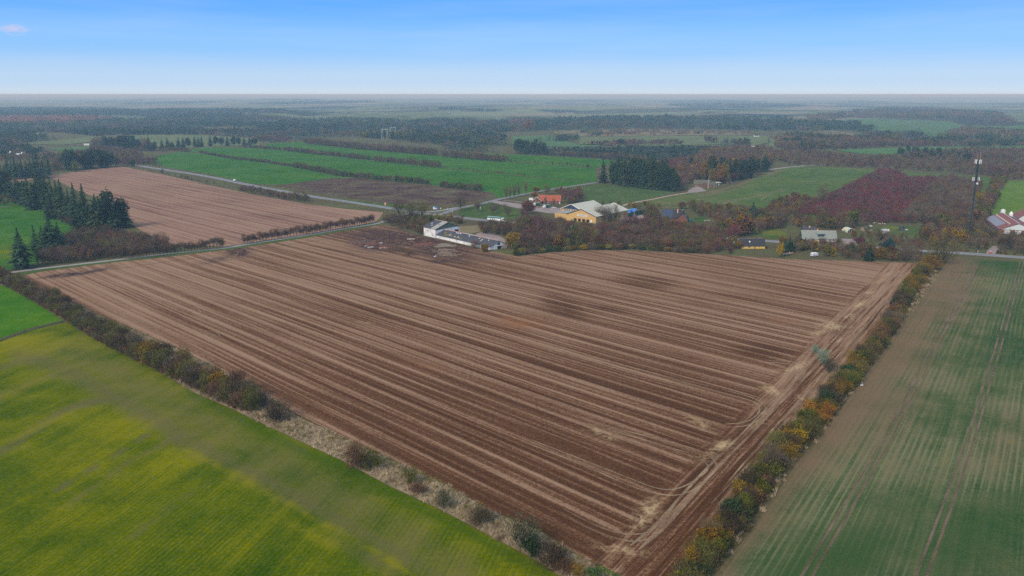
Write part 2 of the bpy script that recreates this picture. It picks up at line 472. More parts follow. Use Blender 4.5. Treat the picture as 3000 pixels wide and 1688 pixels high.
def mat_green(name, cols, d=DS, n=NS, bare=(.16, .125, .085), rowamp=.3, fine=1.2, wide=.08, drill=None):
    """crop or pasture: cols = dark, mid, light greens; attribute 'bare' shows soil, 'lush' greener growth"""
    b = NB(name, 1.0, 0.0)
    P = b.pos()
    big = b.noise(P, .011, 4, .6)
    clod = b.noise(P, .8, 3, .75)
    mot = b.noise(P, .06, 4, .6)
    st = rows(b, d, n, .006, wide, 3, .6, 2.0)
    sf = rows(b, d, n, .05, fine, 2, .6, 7.0)
    gr = b.noise(P, 2.2, 4, .8)
    f = b.math('ADD', b.math('MULTIPLY', big, .28), b.math('MULTIPLY', mot, .25))
    f = b.math('ADD', f, b.math('MULTIPLY', st, rowamp * .6)); f = b.math('ADD', f, b.math('MULTIPLY', sf, rowamp * .4))
    f = b.math('ADD', f, b.math('MULTIPLY', gr, .50 - rowamp)); f = b.math('ADD', f, b.math('MULTIPLY', b.math('SUBTRACT', clod, .5), .22))
    if drill:
        sn = b.math('SINE', b.math('MULTIPLY', b.math('ADD', b.dot(P, tuple(n)), b.math('MULTIPLY', b.noise(P, .006, 1), 2.0)), 2 * PI / drill[0]))
        dm = b.math('MULTIPLY', b.rng(b.noise(P, .022, 3, .6), .40, .62), b.rng(gr, .35, .62))
        f = b.math('ADD', f, b.math('MULTIPLY', b.math('MULTIPLY', b.rng(sn, .1, 1.0), dm), drill[1]))
    c = b.ramp(b.math('ADD', f, -.02), [(.40, cols[0]), (.50, cols[1]), (.60, cols[2])])
    var = b.math('ADD', b.math('MULTIPLY', b.math('SUBTRACT', st, .5), .9), b.math('ADD', b.math('MULTIPLY', b.math('SUBTRACT', gr, .5), 1.3), b.math('MULTIPLY', b.math('SUBTRACT', mot, .5), .9)))
    def crisp(nm, lo, hi): return b.math('MULTIPLY', b.rng(b.math('ADD', b.attr(nm), var), lo, hi), b.rng(b.attr(nm), .02, .2))
    lu = b.math('MULTIPLY', crisp('lush', .25, 1.15), .85)
    c = b.mix(lu, c, b.mix(gr, tuple(x * .7 for x in cols[0]), tuple(x * k for x, k in zip(cols[1], (.6, 1.0, .6)))))
    ba = b.math('MULTIPLY', crisp('bare', .15, 1.15), .9)
    c = b.mix(ba, c, b.mix(gr, tuple(x * .75 for x in bare), tuple(x * 1.25 for x in bare)))
    ye = b.math('MULTIPLY', crisp('yellow', .35, 1.0), .8)
    c = b.mix(ye, c, (.22, .205, .004))
    b.bump(gr, .5, .15)
    return b.color(c)

def mat_mix(name, stops, s1=.02, s2=.3, s3=2.0, rough=1.0, stretch=None):
    b = NB(name, rough, 0.0)
    P = b.pos()
    if stretch: P = b.scaled(P, stretch)
    f = b.math('ADD', b.math('ADD', b.math('MULTIPLY', b.noise(P, s1, 4, .6), .4), b.math('MULTIPLY', b.noise(P, s2, 4, .65), .35)), b.math('MULTIPLY', b.noise(P, s3, 3, .7), .25))
    b.bump(b.noise(P, s3, 4), .4, .15)
    return b.color(b.ramp(f, stops))

def mat_land():
    """rough ground near by, a patchwork of fields and woods far off"""
    b = NB('land', 1.0, 0.0)
    P = b.pos()
    f = b.math('ADD', b.math('MULTIPLY', b.noise(P, .03, 4, .6), .5), b.math('MULTIPLY', b.noise(P, .7, 4, .7), .5))
    near = b.ramp(f, [(.36, (.065, .055, .035)), (.46, (.12, .095, .055)), (.53, (.09, .105, .035)), (.64, (.17, .15, .08))])
    vor = b.n('ShaderNodeTexVoronoi'); vor.inputs['Scale'].default_value = 1.0
    vr = b.n('ShaderNodeVectorRotate', rotation_type='Z_AXIS'); b.put(vr.inputs['Vector'], P); vr.inputs['Angle'].default_value = .6
    b.put(vor.inputs['Vector'], b.scaled(vr.outputs[0], (1 / 420, 1 / 1050, 0)))
    sp = b.n('ShaderNodeSeparateColor'); b.put(sp.inputs[0], vor.outputs['Color'])
    farc = b.ramp(sp.outputs[0], [(0.0, (.09, .10, .06)), (.18, (.12, .15, .07)), (.22, (.15, .19, .09)), (.45, (.20, .24, .12)), (.57, (.26, .23, .16)), (.75, (.30, .27, .19)), (.77, (.14, .17, .08)), (1.0, (.22, .26, .13))], 'CONSTANT')  # far field colours kept pale, painting in part of the distance haze
    wood = b.rng(b.noise(b.scaled(P, (1 / 900, 1 / 1700, 0)), 1.0, 5, .6), .54, .57)
    farc = b.mix(wood, farc, (.03, .04, .03))
    m = b.noise(P, .01, 4)
    farc = b.mix(b.rng(m, .3, .7, 0, .35), farc, (.05, .055, .04))
    far = b.rng(b.attr('dist'), 2300, 3600)
    b.bump(f, .4, .2)
    return b.color(b.mix(far, near, farc))

def attrs_fill(me, dct, default=('head', 'light', 'dark', 'orange', 'straw', 'mud', 'lush', 'bare', 'yellow')):
    n = len(me.vertices)
    for k, v in dct.items():
        a = me.attributes.new(k, 'FLOAT', 'POINT'); a.data.foreach_set('value', np.asarray(v, dtype=np.float32).reshape(n))

def inside(poly, x, y):
    """even-odd test, vectorised; poly = [(x, y)]"""
    c = np.zeros(x.shape, bool); n = len(poly)
    for i in range(n):
        x0, y0 = poly[i]; x1, y1 = poly[(i + 1) % n]
        if y0 == y1: continue
        c ^= ((y0 > y) != (y1 > y)) & (x < (x1 - x0) * (y - y0) / (y1 - y0) + x0)
    return c

def wpoly(px_pts):
    return [tuple(G(*p)[:2]) for p in px_pts]

def sheet(name, pxp, mat, z=.02, res=None, label=None, fn=None, world=None, smooth_edge=True, parent=None, wob=0.0):
    """a piece of ground draped on the land; pxp = outline in photo pixels"""
    P = world or wpoly(pxp)
    P = [Vector(p) for p in P]
    # outline split into short edges
    L = sum((P[i] - P[i - 1]).length for i in range(len(P)))
    res = res or max(L / 60, 3)
    out = []
    for i in range(len(P)):
        a, c = P[i], P[(i + 1) % len(P)]
        k = max(1, int((c - a).length / max(res * 1.0, 2)))
        nrm = Vector((-(c - a).y, (c - a).x)).normalized() if (c - a).length > 0 else Vector((0, 0))
        for j in range(k):
            q = a.lerp(c, j / k)
            if wob and j: q = q + nrm * wob * (math.sin(q.x * .09 + q.y * .05) + .7 * math.sin(q.x * .31 - q.y * .23)) * .6
            out.append(q)
    poly = [(p.x, p.y) for p in out]
    A = np.array(poly)
    gx, gy = np.meshgrid(np.arange(A[:, 0].min(), A[:, 0].max(), res), np.arange(A[:, 1].min(), A[:, 1].max(), res))
    gx = gx.ravel() + np.random.uniform(-.2, .2, gx.size) * res; gy = gy.ravel() + np.random.uniform(-.2, .2, gy.size) * res
    k = inside(poly, gx, gy); gx, gy = gx[k], gy[k]
    pts = [Vector(p) for p in poly] + [Vector((a, c)) for a, c in zip(gx.tolist(), gy.tolist())]
    v, _, f, _, _, _ = delaunay_2d_cdt(pts, [], [list(range(len(poly)))], 1, 1e-4)
    X = np.array([(p.x, p.y) for p in v])
    Z = terrain(X[:, 0], X[:, 1]) + z
    V = np.column_stack([X, Z])
    fl = []
    for t in f:
        a, b_, c = (X[i] for i in t[:3])
        fl.append(tuple(t) if (b_[0] - a[0]) * (c[1] - a[1]) - (b_[1] - a[1]) * (c[0] - a[0]) > 0 else tuple(t[::-1]))
    me = mesh_of(name, V, fl, [mat])
    if fn:
        u, w = PX(X[:, 0], X[:, 1], 0)
        attrs_fill(me, fn(X[:, 0], X[:, 1], u, w))
    o = link(bpy.data.objects.new(name, me), parent)
    return tag(o, label, kind='structure')

def ell(u, w, lst):
    """sum of soft ellipses given in photo pixels: (x, y, rx, ry, slope, strength)"""
    r = np.zeros_like(u)
    for e_ in lst:
        x, y, rx, ry = e_[:4]; sl = e_[4] if len(e_) > 4 else 0; st = e_[5] if len(e_) > 5 else 1
        a = math.atan(sl); du, dv = u - x, w - y
        p = (du * math.cos(a) + dv * math.sin(a)) / rx; q = (-du * math.sin(a) + dv * math.cos(a)) / ry
        r = np.maximum(r, st * np.exp(-(p * p + q * q)))
    return r

def pdist(u, w, pts):
    d = np.full(u.shape, 1e9)
    for (x0, y0), (x1, y1) in zip(pts[:-1], pts[1:]):
        L2 = (x1 - x0) ** 2 + (y1 - y0) ** 2
        t = np.clip(((u - x0) * (x1 - x0) + (w - y0) * (y1 - y0)) / L2, 0, 1)
        d = np.minimum(d, np.hypot(u - x0 - t * (x1 - x0), w - y0 - t * (y1 - y0)))
    return d

def band(u, w, pts, wid, st=1.0):
    return st * np.exp(-(pdist(u, w, pts) / wid) ** 2)

# --- the land itself
def axis(a, b_, step, far, g=1.12):
    c = list(np.arange(a, b_ + 1, step)); s = step; lo, hi = [a], [b_]
    while hi[-1] < far: s *= g; hi.append(hi[-1] + s)
    s = step
    while lo[-1] > -far: s *= g; lo.append(lo[-1] - s)
    return np.array(lo[:0:-1] + c + hi[1:])
ax = axis(-4800, 4800, 60, 90000); ay = axis(-400, 6800, 60, 130000); ay = ay[ay > -4000]
gx, gy = np.meshgrid(ax, ay)
gz = terrain(gx, gy)
V = np.column_stack([gx.ravel(), gy.ravel(), gz.ravel()])
nx, ny = len(ax), len(ay)
ii = (np.arange(ny - 1)[:, None] * nx + np.arange(nx - 1)[None, :]).ravel()
F = np.column_stack([ii, ii + 1, ii + nx + 1, ii + nx])
me = mesh_of('ground', V, F, [mat_land()], smooth=True)
attrs_fill(me, {'dist': np.hypot(V[:, 0], V[:, 1])})
tag(link(bpy.data.objects.new('ground', me)), 'rough land between the fields, woods and houses, running to the horizon', kind='structure')

# --- main stubble field
LEFTB = [(40, 815), (103, 835), (323, 936), (519, 1019), (752, 1136), (855, 1210), (1031, 1294), (1300, 1415), (1437, 1495), (1582, 1553), (1670, 1615), (1750, 1655), (1815, 1688), (1900, 1735)]
RIGHTB = [(1985, 1735), (2050, 1640), (2115, 1560), (2180, 1475), (2235, 1390), (2300, 1310), (2385, 1215), (2465, 1120), (2540, 1035), (2595, 955), (2645, 870), (2695, 805), (2708, 772)]
TOPB = [(2500, 765), (2300, 759), (2090, 746), (1850, 734), (1720, 734), (1600, 742), (1520, 752), (1441, 737), (1377, 723), (1278, 699), (1230, 690), (1140, 662), (1108, 660), (1000, 679), (900, 697), (715, 724), (660, 733), (560, 745), (450, 758), (340, 768), (120, 795)]
hx = [G(*p) for p in (RIGHTB[0], RIGHTB[-1])]
def f_main(x, y, u, w):
    a = hx[0]; d = (hx[1] - hx[0]).normalized(); nrm = Vector((-d.y, d.x))
    dist = (x - a.x) * nrm.x + (y - a.y) * nrm.y
    r = {}
    r['head'] = np.clip((21 - dist) / 3, 0, 1)
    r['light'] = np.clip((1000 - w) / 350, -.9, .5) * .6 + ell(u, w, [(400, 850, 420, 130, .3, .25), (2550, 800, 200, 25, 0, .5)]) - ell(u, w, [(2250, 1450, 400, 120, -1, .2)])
    r['dark'] = ell(u, w, [(1890, 825, 120, 26, .05, 1.0), (1650, 895, 90, 34, .3, .9), (1780, 905, 110, 14, .1, .7), (2240, 1032, 110, 26, .1, .9), (1730, 855, 120, 10, .1, .5), (1200, 1120, 260, 40, .4, .45), (1450, 1480, 300, 60, .45, .4)])
    r['orange'] = ell(u, w, [(1520, 945, 75, 17, .1, .9), (2290, 937, 40, 7, .12, .7), (1250, 1075, 60, 14, .2, .45), (2010, 838, 30, 4, .1, .5), (1080, 685, 120, 12, .1, .4), (700, 1250, 1, 1)])
    r['straw'] = ell(u, w, [(1900, 1490, 44, 22, -.8, 1), (1880, 1530, 50, 14, -.4, .8), (2112, 1306, 34, 16, -.4, 1), (2080, 1330, 46, 16, -.4, .6), (1820, 1612, 80, 13, .1, .8), (2258, 1143, 32, 12, .5, 1), (2340, 1075, 34, 9, -.4, .9),
                                (2440, 955, 44, 12, .1, .8), (2400, 975, 30, 16, -.5, .6), (2519, 893, 26, 8, -.5, 1), (2487, 925, 20, 5, -.5, .9), (2548, 858, 16, 4, 0, .9), (2575, 825, 22, 5, -.3, .8), (2600, 805, 26, 6, -.3, .5), (1355, 1340, 1, 1),
                                (2345, 1165, 14, 9, 0, .8), (2225, 1240, 30, 10, -.4, .6), (1770, 1272, 50, 12, .5, .7), (2050, 1240, 46, 12, .5, .7), (2300, 1085, 20, 8, 0, .7), (1070, 945, 26, 3, .1, .7), (768, 1047, 16, 2.5, .1, .6), (2070, 1110, 50, 6, .3, .25), (1760, 1670, 60, 12, .2, .5)])
    r['mud'] = ell(u, w, [(190, 806, 60, 6, -.12, 1), (270, 796, 60, 5, -.2, .7), (700, 738, 34, 16, 0, .9), (640, 760, 60, 9, -.2, .5), (1180, 700, 170, 26, .1, .95), (1290, 735, 90, 20, .1, .9), (1090, 725, 60, 12, .15, .7), (1320, 710, 90, 14, .2, .8), (1430, 750, 70, 9, .1, .5), (1290, 765, 40, 8, 0, .7), (1340, 755, 60, 20, .1, .5)])
    return r
sheet('stubble_field', LEFTB + RIGHTB + TOPB, mat_stubble('stubble_soil', (.078, .034, .015), (.143, .070, .034), (.315, .20, .128), (.50, .37, .21)), .02, 2.4,
      'large brown stubble field striped with light straw rows, filling the middle', f_main)
# --- second stubble field
F2 = [(140, 516), (200, 506), (335, 489), (360, 489), (480, 512), (600, 540), (750, 572), (895, 598), (1010, 612), (1123, 622), (1112, 640), (1100, 650), (1000, 668), (880, 690), (760, 707), (662, 722), (560, 720), (480, 712), (400, 668), (372, 640), (340, 600), (230, 560)]
def f_two(x, y, u, w):
    z = np.zeros_like(u)
    return {'head': z, 'light': z + .45, 'dark': ell(u, w, [(820, 640, 160, 20, .2, .5)]), 'orange': z, 'mud': z, 'straw': ell(u, w, [(1050, 618, 90, 5, .12, .6), (400, 655, 60, 10, .1, .5), (620, 715, 50, 8, 0, .4)])}
sheet('stubble_field_beyond', F2, mat_stubble('pink_brown_stubble', (.130, .064, .044), (.195, .105, .074), (.34, .215, .15), (.44, .29, .18)), .02, 5,
      'pinkish brown stubble field between the small road and the main road', f_two)
sheet('stubble_strip', [(28, 530), (60, 526), (105, 518), (105, 524), (40, 536)], bpy.data.materials['pink_brown_stubble'], .02, 8, 'sliver of tan stubble behind the dark spruces at the left', f_two)

# --- yellow-green field, bottom left
G3 = [(-500, 1090), (-200, 1040), (0, 1000), (90, 968), (190, 946), (215, 951), (286, 987), (426, 1066), (566, 1150), (682, 1201), (799, 1257), (1000, 1350), (1146, 1428), (1291, 1495), (1466, 1588), (1582, 1649), (1640, 1690), (1760, 1760), (900, 1900), (-500, 1900)]
CL = [(60, 1040), (140, 1062), (290, 1130), (330, 1160), (440, 1215), (560, 1290), (750, 1390), (950, 1500), (1150, 1610), (1300, 1700)]
def f_g3(x, y, u, w):
    r = {}
    r['bare'] = np.maximum.reduce([band(u, w, CL, 34, .85), band(u, w, [(x + 62, y - 34) for x, y in CL[1:]], 62, .62), band(u, w, [(158, 1440), (300, 1355), (440, 1270)], 5, 1.0), band(u, w, [(0, 1171), (190, 1085)], 4, .9), ell(u, w, [(520, 1285, 60, 26, .5, 1.1)]), band(u, w, [(300, 1170), (190, 1200), (60, 1290), (-40, 1345)], 12, 1.0), band(u, w, [(250, 1040), (400, 1110), (640, 1250), (900, 1390), (1200, 1560)], 20, .5), band(u, w, [(150, 1010), (60, 1060), (-20, 1085)], 12, .7),
                                   band(u, w, [(190, 1080), (90, 1120), (-20, 1160)], 8, .8), band(u, w, [(500, 1290), (380, 1350), (200, 1480)], 10, .7), band(u, w, [(640, 1400), (520, 1470), (330, 1620)], 8, .5), ell(u, w, [(600, 1330, 90, 26, .45, .8), (400, 1170, 120, 30, .4, .6), (1000, 1420, 260, 60, .5, .35), (1100, 1640, 160, 30, .5, .7)])])
    r['lush'] = np.maximum.reduce([band(u, w, [(560, 1155), (700, 1225), (860, 1310), (1060, 1400), (1250, 1500), (1450, 1600), (1620, 1700)], 22, .9), ell(u, w, [(500, 1480, 180, 60, .3, .5), (300, 1560, 200, 50, -.3, .4), (1050, 1640, 60, 30, 0, .6), (60, 1250, 80, 14, -.4, .4)])])
    r['yellow'] = np.maximum.reduce([band(u, w, [(x - 12, y + 30) for x, y in CL[5:]], 13, .75), ell(u, w, [(80, 1010, 200, 40, -.1, .9), (60, 1130, 160, 26, -.4, .8), (100, 1260, 200, 18, -.45, .8), (300, 1300, 200, 18, -.45, .6), (200, 1000, 120, 30, .3, .6), (700, 1390, 160, 20, .5, .5), (900, 1560, 160, 26, .5, .8), (250, 1450, 300, 60, -.4, .45), (700, 1560, 200, 50, .2, .45)]) ])
    return r
sheet('yellow_green_field', G3, mat_green('young_crop_yellow_green', ((.030, .072, .0), (.095, .126, .0), (.20, .195, .0)), DL, NL, (.125, .112, .048), .34, 2.6, .12, (1.3, .10)), .02, 2.5,
      'yellow-green crop field with brownish worn headland at bottom left', f_g3)
# ditch between the two left fields
G4 = [(-500, 905), (-200, 830), (-60, 826), (20, 840), (100, 885), (175, 932), (185, 938), (90, 960), (0, 992), (-200, 1030), (-500, 1080)]
sheet('bright_green_field', G4, mat_green('winter_crop_bright', ((.028, .12, .002), (.06, .17, .004), (.11, .20, .012)), DL, NL, (.2, .16, .1), .18, .8), .02, 4, 'bright green field behind the ditch at the left edge', lambda x, y, u, w: {'yellow': ell(u, w, [(100, 940, 120, 20, -.2, .4)]), 'bare': 0 * u, 'lush': 0 * u})
MID_GREEN = mat_green('pasture_green', ((.022, .100, .008), (.044, .142, .013), (.090, .175, .025)), DS, NS, (.16, .14, .08), .14, .5)
G5 = [(-400, 690), (-100, 625), (0, 611), (60, 600), (125, 598), (180, 615), (225, 640), (265, 690), (200, 730), (110, 770), (30, 792), (-60, 812), (-400, 850)]
sheet('left_pasture', G5, MID_GREEN, .02, 6, 'rounded green pasture behind the spruces at the left', lambda x, y, u, w: {'yellow': ell(u, w, [(20, 740, 150, 50, 0, .6)]), 'bare': 0 * u, 'lush': 0 * u})
sheet('left_pasture_back', [(-200, 560), (0, 545), (30, 552), (110, 590), (60, 598), (0, 608), (-200, 640)], MID_GREEN, .03, 8, 'small green pasture with bushes beyond the rounded one', lambda x, y, u, w: {'yellow': 0 * u + .3, 'bare': 0 * u + .2, 'lush': 0 * u})

# --- rape field on the right
G6 = [(2065, 1735), (2120, 1650), (2190, 1570), (2239, 1501), (2340, 1350), (2410, 1270), (2468, 1191), (2547, 1085), (2640, 950), (2690, 885), (2750, 800), (2785, 752), (2900, 763), (3050, 770), (3500, 800), (3500, 1400), (3500, 1900), (2000, 1900)]
def f_g6(x, y, u, w):
    edge = pdist(u, w, [(2000, 1800), (2239, 1501), (2410, 1270), (2547, 1085), (2690, 885), (2785, 752)])
    r = {'bare': np.clip(np.exp(-(edge / (60 - (w - 1100) * .03)) ** 2) * .85 + .14 + ell(u, w, [(2580, 1180, 210, 110, -1, .62), (2790, 880, 110, 80, -.9, .65), (2660, 1050, 180, 70, -1.1, .6), (2950, 1300, 120, 60, -1, .25)]), 0, 1),
         'lush': 1.2 * ell(u, w, [(2950, 780, 200, 30, .1, 1), (2420, 1660, 320, 110, -.5, 1.1), (2850, 1560, 260, 120, -.5, .8), (2640, 1500, 180, 90, -.8, .6), (2900, 1120, 120, 60, -1, .55), (2980, 900, 80, 80, 0, .6), (2280, 1660, 60, 40, 0, .7), (2880, 1640, 200, 60, 0, .5)]),
         'yellow': np.maximum(band(u, w, [(2940, 880), (2860, 1080), (2780, 1320), (2700, 1500)], 14, .3), band(u, w, [(3000, 1200), (2920, 1420)], 14, .4))}
    return r
sheet('rape_field', G6, mat_green('rape_rows', ((.030, .075, .022), (.085, .115, .045), (.18, .18, .09)), DH, NH, (.19, .125, .075), .38, 2.2, .5, (1.7, .22)), .02, 3.5, 'dull green sown field with wheel tracks along the right edge', f_g6)

# --- strips of green between the hedgerows
zf = lambda x, y, u, w: {'bare': 0 * u + .05, 'lush': 0 * u, 'yellow': ell(u, w, [(1300, 480, 300, 8, .1, .2)])}
R1 = [(400, 474), (470, 455), (520, 446), (588, 450), (684, 466), (767, 474), (863, 490), (997, 517), (1041, 521), (971, 522), (831, 541), (745, 540), (611, 510), (500, 492)]
sheet('green_strip_field', R1, MID_GREEN, .02, 8, 'green field nearest the main road, left of the dark heath', zf)
R2 = [(520, 444), (600, 433), (715, 433), (829, 440), (950, 455), (1012, 462), (1085, 471), (1294, 492), (1500, 513), (1668, 530), (1745, 537), (1650, 548), (1540, 566), (1468, 580), (1420, 566), (1300, 549), (1265, 541), (1158, 531), (997, 515), (863, 489), (684, 464), (588, 448)]
sheet('long_green_field', R2, MID_GREEN, .02, 9, 'long green field between the lowest and the second hedgerow', zf)
R3 = [(780, 421), (898, 414), (898, 421), (1041, 436), (1283, 456), (1487, 475), (1640, 485), (1745, 494), (1748, 535), (1668, 528), (1500, 511), (1294, 490), (1085, 469), (950, 453), (829, 438), (780, 430)]
sheet('third_green_field', R3, MID_GREEN, .02, 9, 'long green field between the second and third hedgerow', zf)
R4 = [(1283, 452), (1310, 446), (1478, 451), (1602, 458), (1762, 467), (1802, 472), (1790, 480), (1748, 492), (1640, 484), (1487, 473)]
sheet('upper_green_field', R4, MID_GREEN, .02, 9, 'green field edge in front of the young conifer plantation', zf)
R5 = [(387, 397), (466, 392), (611, 397), (760, 405), (760, 425), (609, 432), (512, 436), (437, 430), (400, 415)]
PALE = mat_green('pale_pasture', ((.09, .125, .05), (.13, .165, .07), (.19, .20, .10)), DS, NS, (.2, .17, .1), .2, .4)
PALE_GREEN = mat_green('far_green', ((.06, .12, .045), (.085, .16, .06), (.12, .19, .08)), DS, NS, (.2, .17, .1), .15, .4)
TAN = mat_green('tan_field', ((.14, .12, .06), (.19, .165, .09), (.24, .20, .12)), DS, NS, (.2, .17, .1), .25, .4)
zero = lambda x, y, u, w: {'bare': 0 * u, 'lush': 0 * u, 'yellow': 0 * u}
sheet('pale_field_behind_spruces', R5, PALE, .03, 12, 'pale green field seen between the row of spruces at upper left', zero)
# dark heath patch
def f_h(x, y, u, w): return {}
HEATH = mat_mix('heath_and_rough_grass', [(.38, (.050, .026, .028)), (.47, (.085, .045, .042)), (.52, (.11, .085, .055)), (.60, (.15, .14, .07))], .035, .35, 1.6, stretch=(1, 1, 1))
sheet('dark_heath', [(800, 546), (831, 541), (971, 523), (1041, 522), (1187, 538), (1361, 553), (1443, 565), (1452, 572), (1420, 583), (1360, 595), (1303, 603), (1260, 602), (1143, 596), (983, 575), (866, 553)], HEATH, .03, 10, 'dark brown heath patch beside the main road', None)
GRASS = mat_green('verge_grass', ((.04, .085, .018), (.07, .115, .028), (.11, .14, .045)), DS, NS, (.17, .14, .08), .1, .5)
sheet('grass_verge', [(1000, 585), (1080, 592), (1200, 604), (1215, 616), (1150, 610), (1080, 601), (1000, 589)], GRASS, .035, 6, 'bright grass verge between heath and main road', zero)
sheet('grass_triangle', [(1340, 622), (1370, 610), (1410, 599), (1440, 596), (1500, 606), (1530, 618), (1525, 632), (1500, 644), (1400, 641), (1350, 632)], GRASS, .03, 5, 'green triangle of lawn with small trees beside the junction', zero)
sheet('barn_grass', [(1343, 664), (1400, 660), (1440, 668), (1428, 675), (1380, 684), (1348, 690)], TAN, .03, 5, 'olive grass plot behind the white barn', zero)
sheet('dull_green_field', [(1663, 552), (1753, 539), (1791, 542), (1890, 551), (1990, 560), (1920, 578), (1864, 590), (1830, 600), (1762, 600), (1700, 590), (1640, 570)], mat_green('dull_crop', ((.045, .09, .025), (.075, .12, .035), (.11, .14, .055)), DS, NS, (.15, .13, .08), .2, .5), .03, 7, 'dull green field beyond the yellow hall', zero)
def f_big(x, y, u, w):
    return {'bare': np.maximum(ell(u, w, [(2090, 560, 60, 14, -.3, 1), (2180, 532, 70, 10, -.5, 1), (1990, 600, 90, 9, .1, .7), (2260, 505, 40, 8, -.3, .9), (2060, 585, 90, 14, 0, .5)]), band(u, w, [(2120, 595), (2200, 580), (2300, 555)], 6, .4)), 'lush': ell(u, w, [(2230, 590, 60, 12, 0, .4)]), 'yellow': ell(u, w, [(2420, 500, 150, 8, 0, .3)])}
sheet('big_green_field', [(1835, 602), (1908, 588), (1970, 577), (2015, 567), (2075, 562), (2125, 552), (2180, 534), (2230, 512), (2262, 498), (2330, 489), (2375, 487), (2564, 497), (2700, 507), (2858, 516), (2930, 524), (2900, 560), (2700, 600), (2400, 640), (2250, 622), (2150, 612), (1950, 604)],
      mat_green('stained_green_crop', ((.05, .10, .022), (.085, .135, .032), (.135, .16, .055)), DH, NH, (.19, .14, .085), .22, .5), .03, 8, 'broad green field with brown wheel loops right of the farm', f_big)
sheet('bright_strip_field', [(2946, 529), (3050, 530), (3300, 535), (3300, 660), (3060, 650), (2980, 640), (2895, 628), (2915, 590)], mat_green('fresh_grass', ((.06, .13, .02), (.11, .19, .025), (.17, .23, .04)), DH, NH, (.17, .14, .08), .25, .3), .03, 7, 'bright green field behind the red-roofed barns at the right edge', lambda x, y, u, w: {'bare': 0 * u, 'lush': ell(u, w, [(2930, 580, 30, 60, 0, .5)]), 'yellow': ell(u, w, [(2985, 600, 50, 40, 0, .5)])})
sheet('village_lawn', [(2560, 668), (2610, 660), (2700, 664), (2760, 672), (2740, 690), (2700, 700), (2620, 690), (2590, 680)], GRASS, .03, 5, 'lawn and paddock behind the road between the gardens', lambda x, y, u, w: {'bare': 0 * u + .3, 'lush': 0 * u, 'yellow': ell(u, w, [(2620, 668, 50, 8, 0, .7)])})
sheet('garden_lawn', [(2030, 640), (2060, 632), (2075, 645), (2045, 655)], GRASS, .03, 3, 'patch of bright lawn beside the black-roofed house', zero)
sheet('cottage_lawn', [(2215, 668), (2250, 664), (2300, 680), (2310, 698), (2250, 700), (2212, 690)], GRASS, .03, 4, 'lawn behind the yellow cottage', lambda x, y, u, w: {'bare': 0 * u + .2, 'lush': 0 * u, 'yellow': 0 * u + .5})

# far fields
FAR = [
 ('light green far field below the grey woods', PALE_GREEN, [(1500, 400), (1605, 397), (1690, 423), (1806, 426), (1704, 432), (1596, 430), (1500, 424)]),
 ('tan far field with rows of saplings', TAN, [(1690, 384), (1850, 379), (2060, 384), (2190, 388), (2190, 396), (2050, 397), (1700, 401)]),
 ('pale green far field behind the round tree', PALE, [(1690, 402), (1900, 400), (2110, 397), (2110, 424), (1960, 428), (1806, 428), (1700, 425)]),
 ('pale far field left of the pointed wood', PALE, [(2110, 397), (2250, 400), (2255, 418), (2200, 430), (2110, 425)]),
 ('small tan far field above the dark wood', TAN, [(2372, 388), (2440, 384), (2530, 395), (2470, 408), (2380, 406)]),
 ('wide green far field under the long wooded hill', PALE_GREEN, [(2390, 360), (2489, 349), (2628, 351), (2774, 357), (2835, 371), (2803, 385), (2774, 405), (2701, 398), (2628, 389), (2567, 386), (2541, 373), (2489, 366)]),
 ('pale far field at the right edge', PALE_GREEN, [(2832, 369), (2960, 371), (3060, 357), (3060, 384), (2850, 385)]),
 ('thin far field at the right edge', PALE_GREEN, [(2920, 398), (3060, 390), (3060, 410), (2930, 409)]),
 ('bright green wedge field in front of the right woods', mat_green('bright_far', ((.05, .13, .04), (.075, .17, .05), (.11, .20, .07)), DS, NS, (.2, .17, .1), .15, .4), [(2442, 440), (2687, 432), (3060, 428), (3060, 436), (2803, 438), (2716, 447), (2614, 459), (2564, 457), (2500, 449)]),
 ('little pale field among the woods right of centre', PALE, [(2250, 408), (2288, 411), (2285, 440), (2255, 444)]),
 ('pale yellowish field at the far left', PALE, [(64, 421), (262, 401), (277, 401), (265, 417), (175, 426)]),
 ('green meadow at the far left', PALE_GREEN, [(137, 436), (262, 429), (265, 439), (190, 448)]),
 ('yellow-green field on the far left rise', PALE, [(740, 333), (837, 333), (925, 345), (922, 358), (875, 348), (831, 345)]),
 ('yellow-green field in the far centre', PALE, [(922, 334), (1012, 332), (1076, 348), (1012, 345), (977, 337)]),
 ('broad pale field in the far centre', PALE, [(1041, 334), (1150, 331), (1152, 328), (1332, 328), (1283, 348), (1204, 356), (1158, 346), (1100, 348)]),
 ('thin tan field in the far distance right of centre', TAN, [(2270, 344), (2370, 340), (2400, 352), (2290, 352)]),
 ('white-grey far field right of centre', TAN, [(1620, 387), (1690, 383), (1690, 392), (1630, 394)]),
]
for lab, m_, pp in FAR:
    sheet('far_field', pp, m_, .7, 45, lab, zero)
sheet('rust_wood_floor', [(-100, 339), (270, 341), (335, 352), (150, 362), (-100, 368)], mat_mix('rust_larch_floor', [(.4, (.18, .07, .035)), (.6, (.30, .13, .06))], .02, .1, .5), 1.2, 60, 'rust-brown larch stand showing between the far left woods', None)

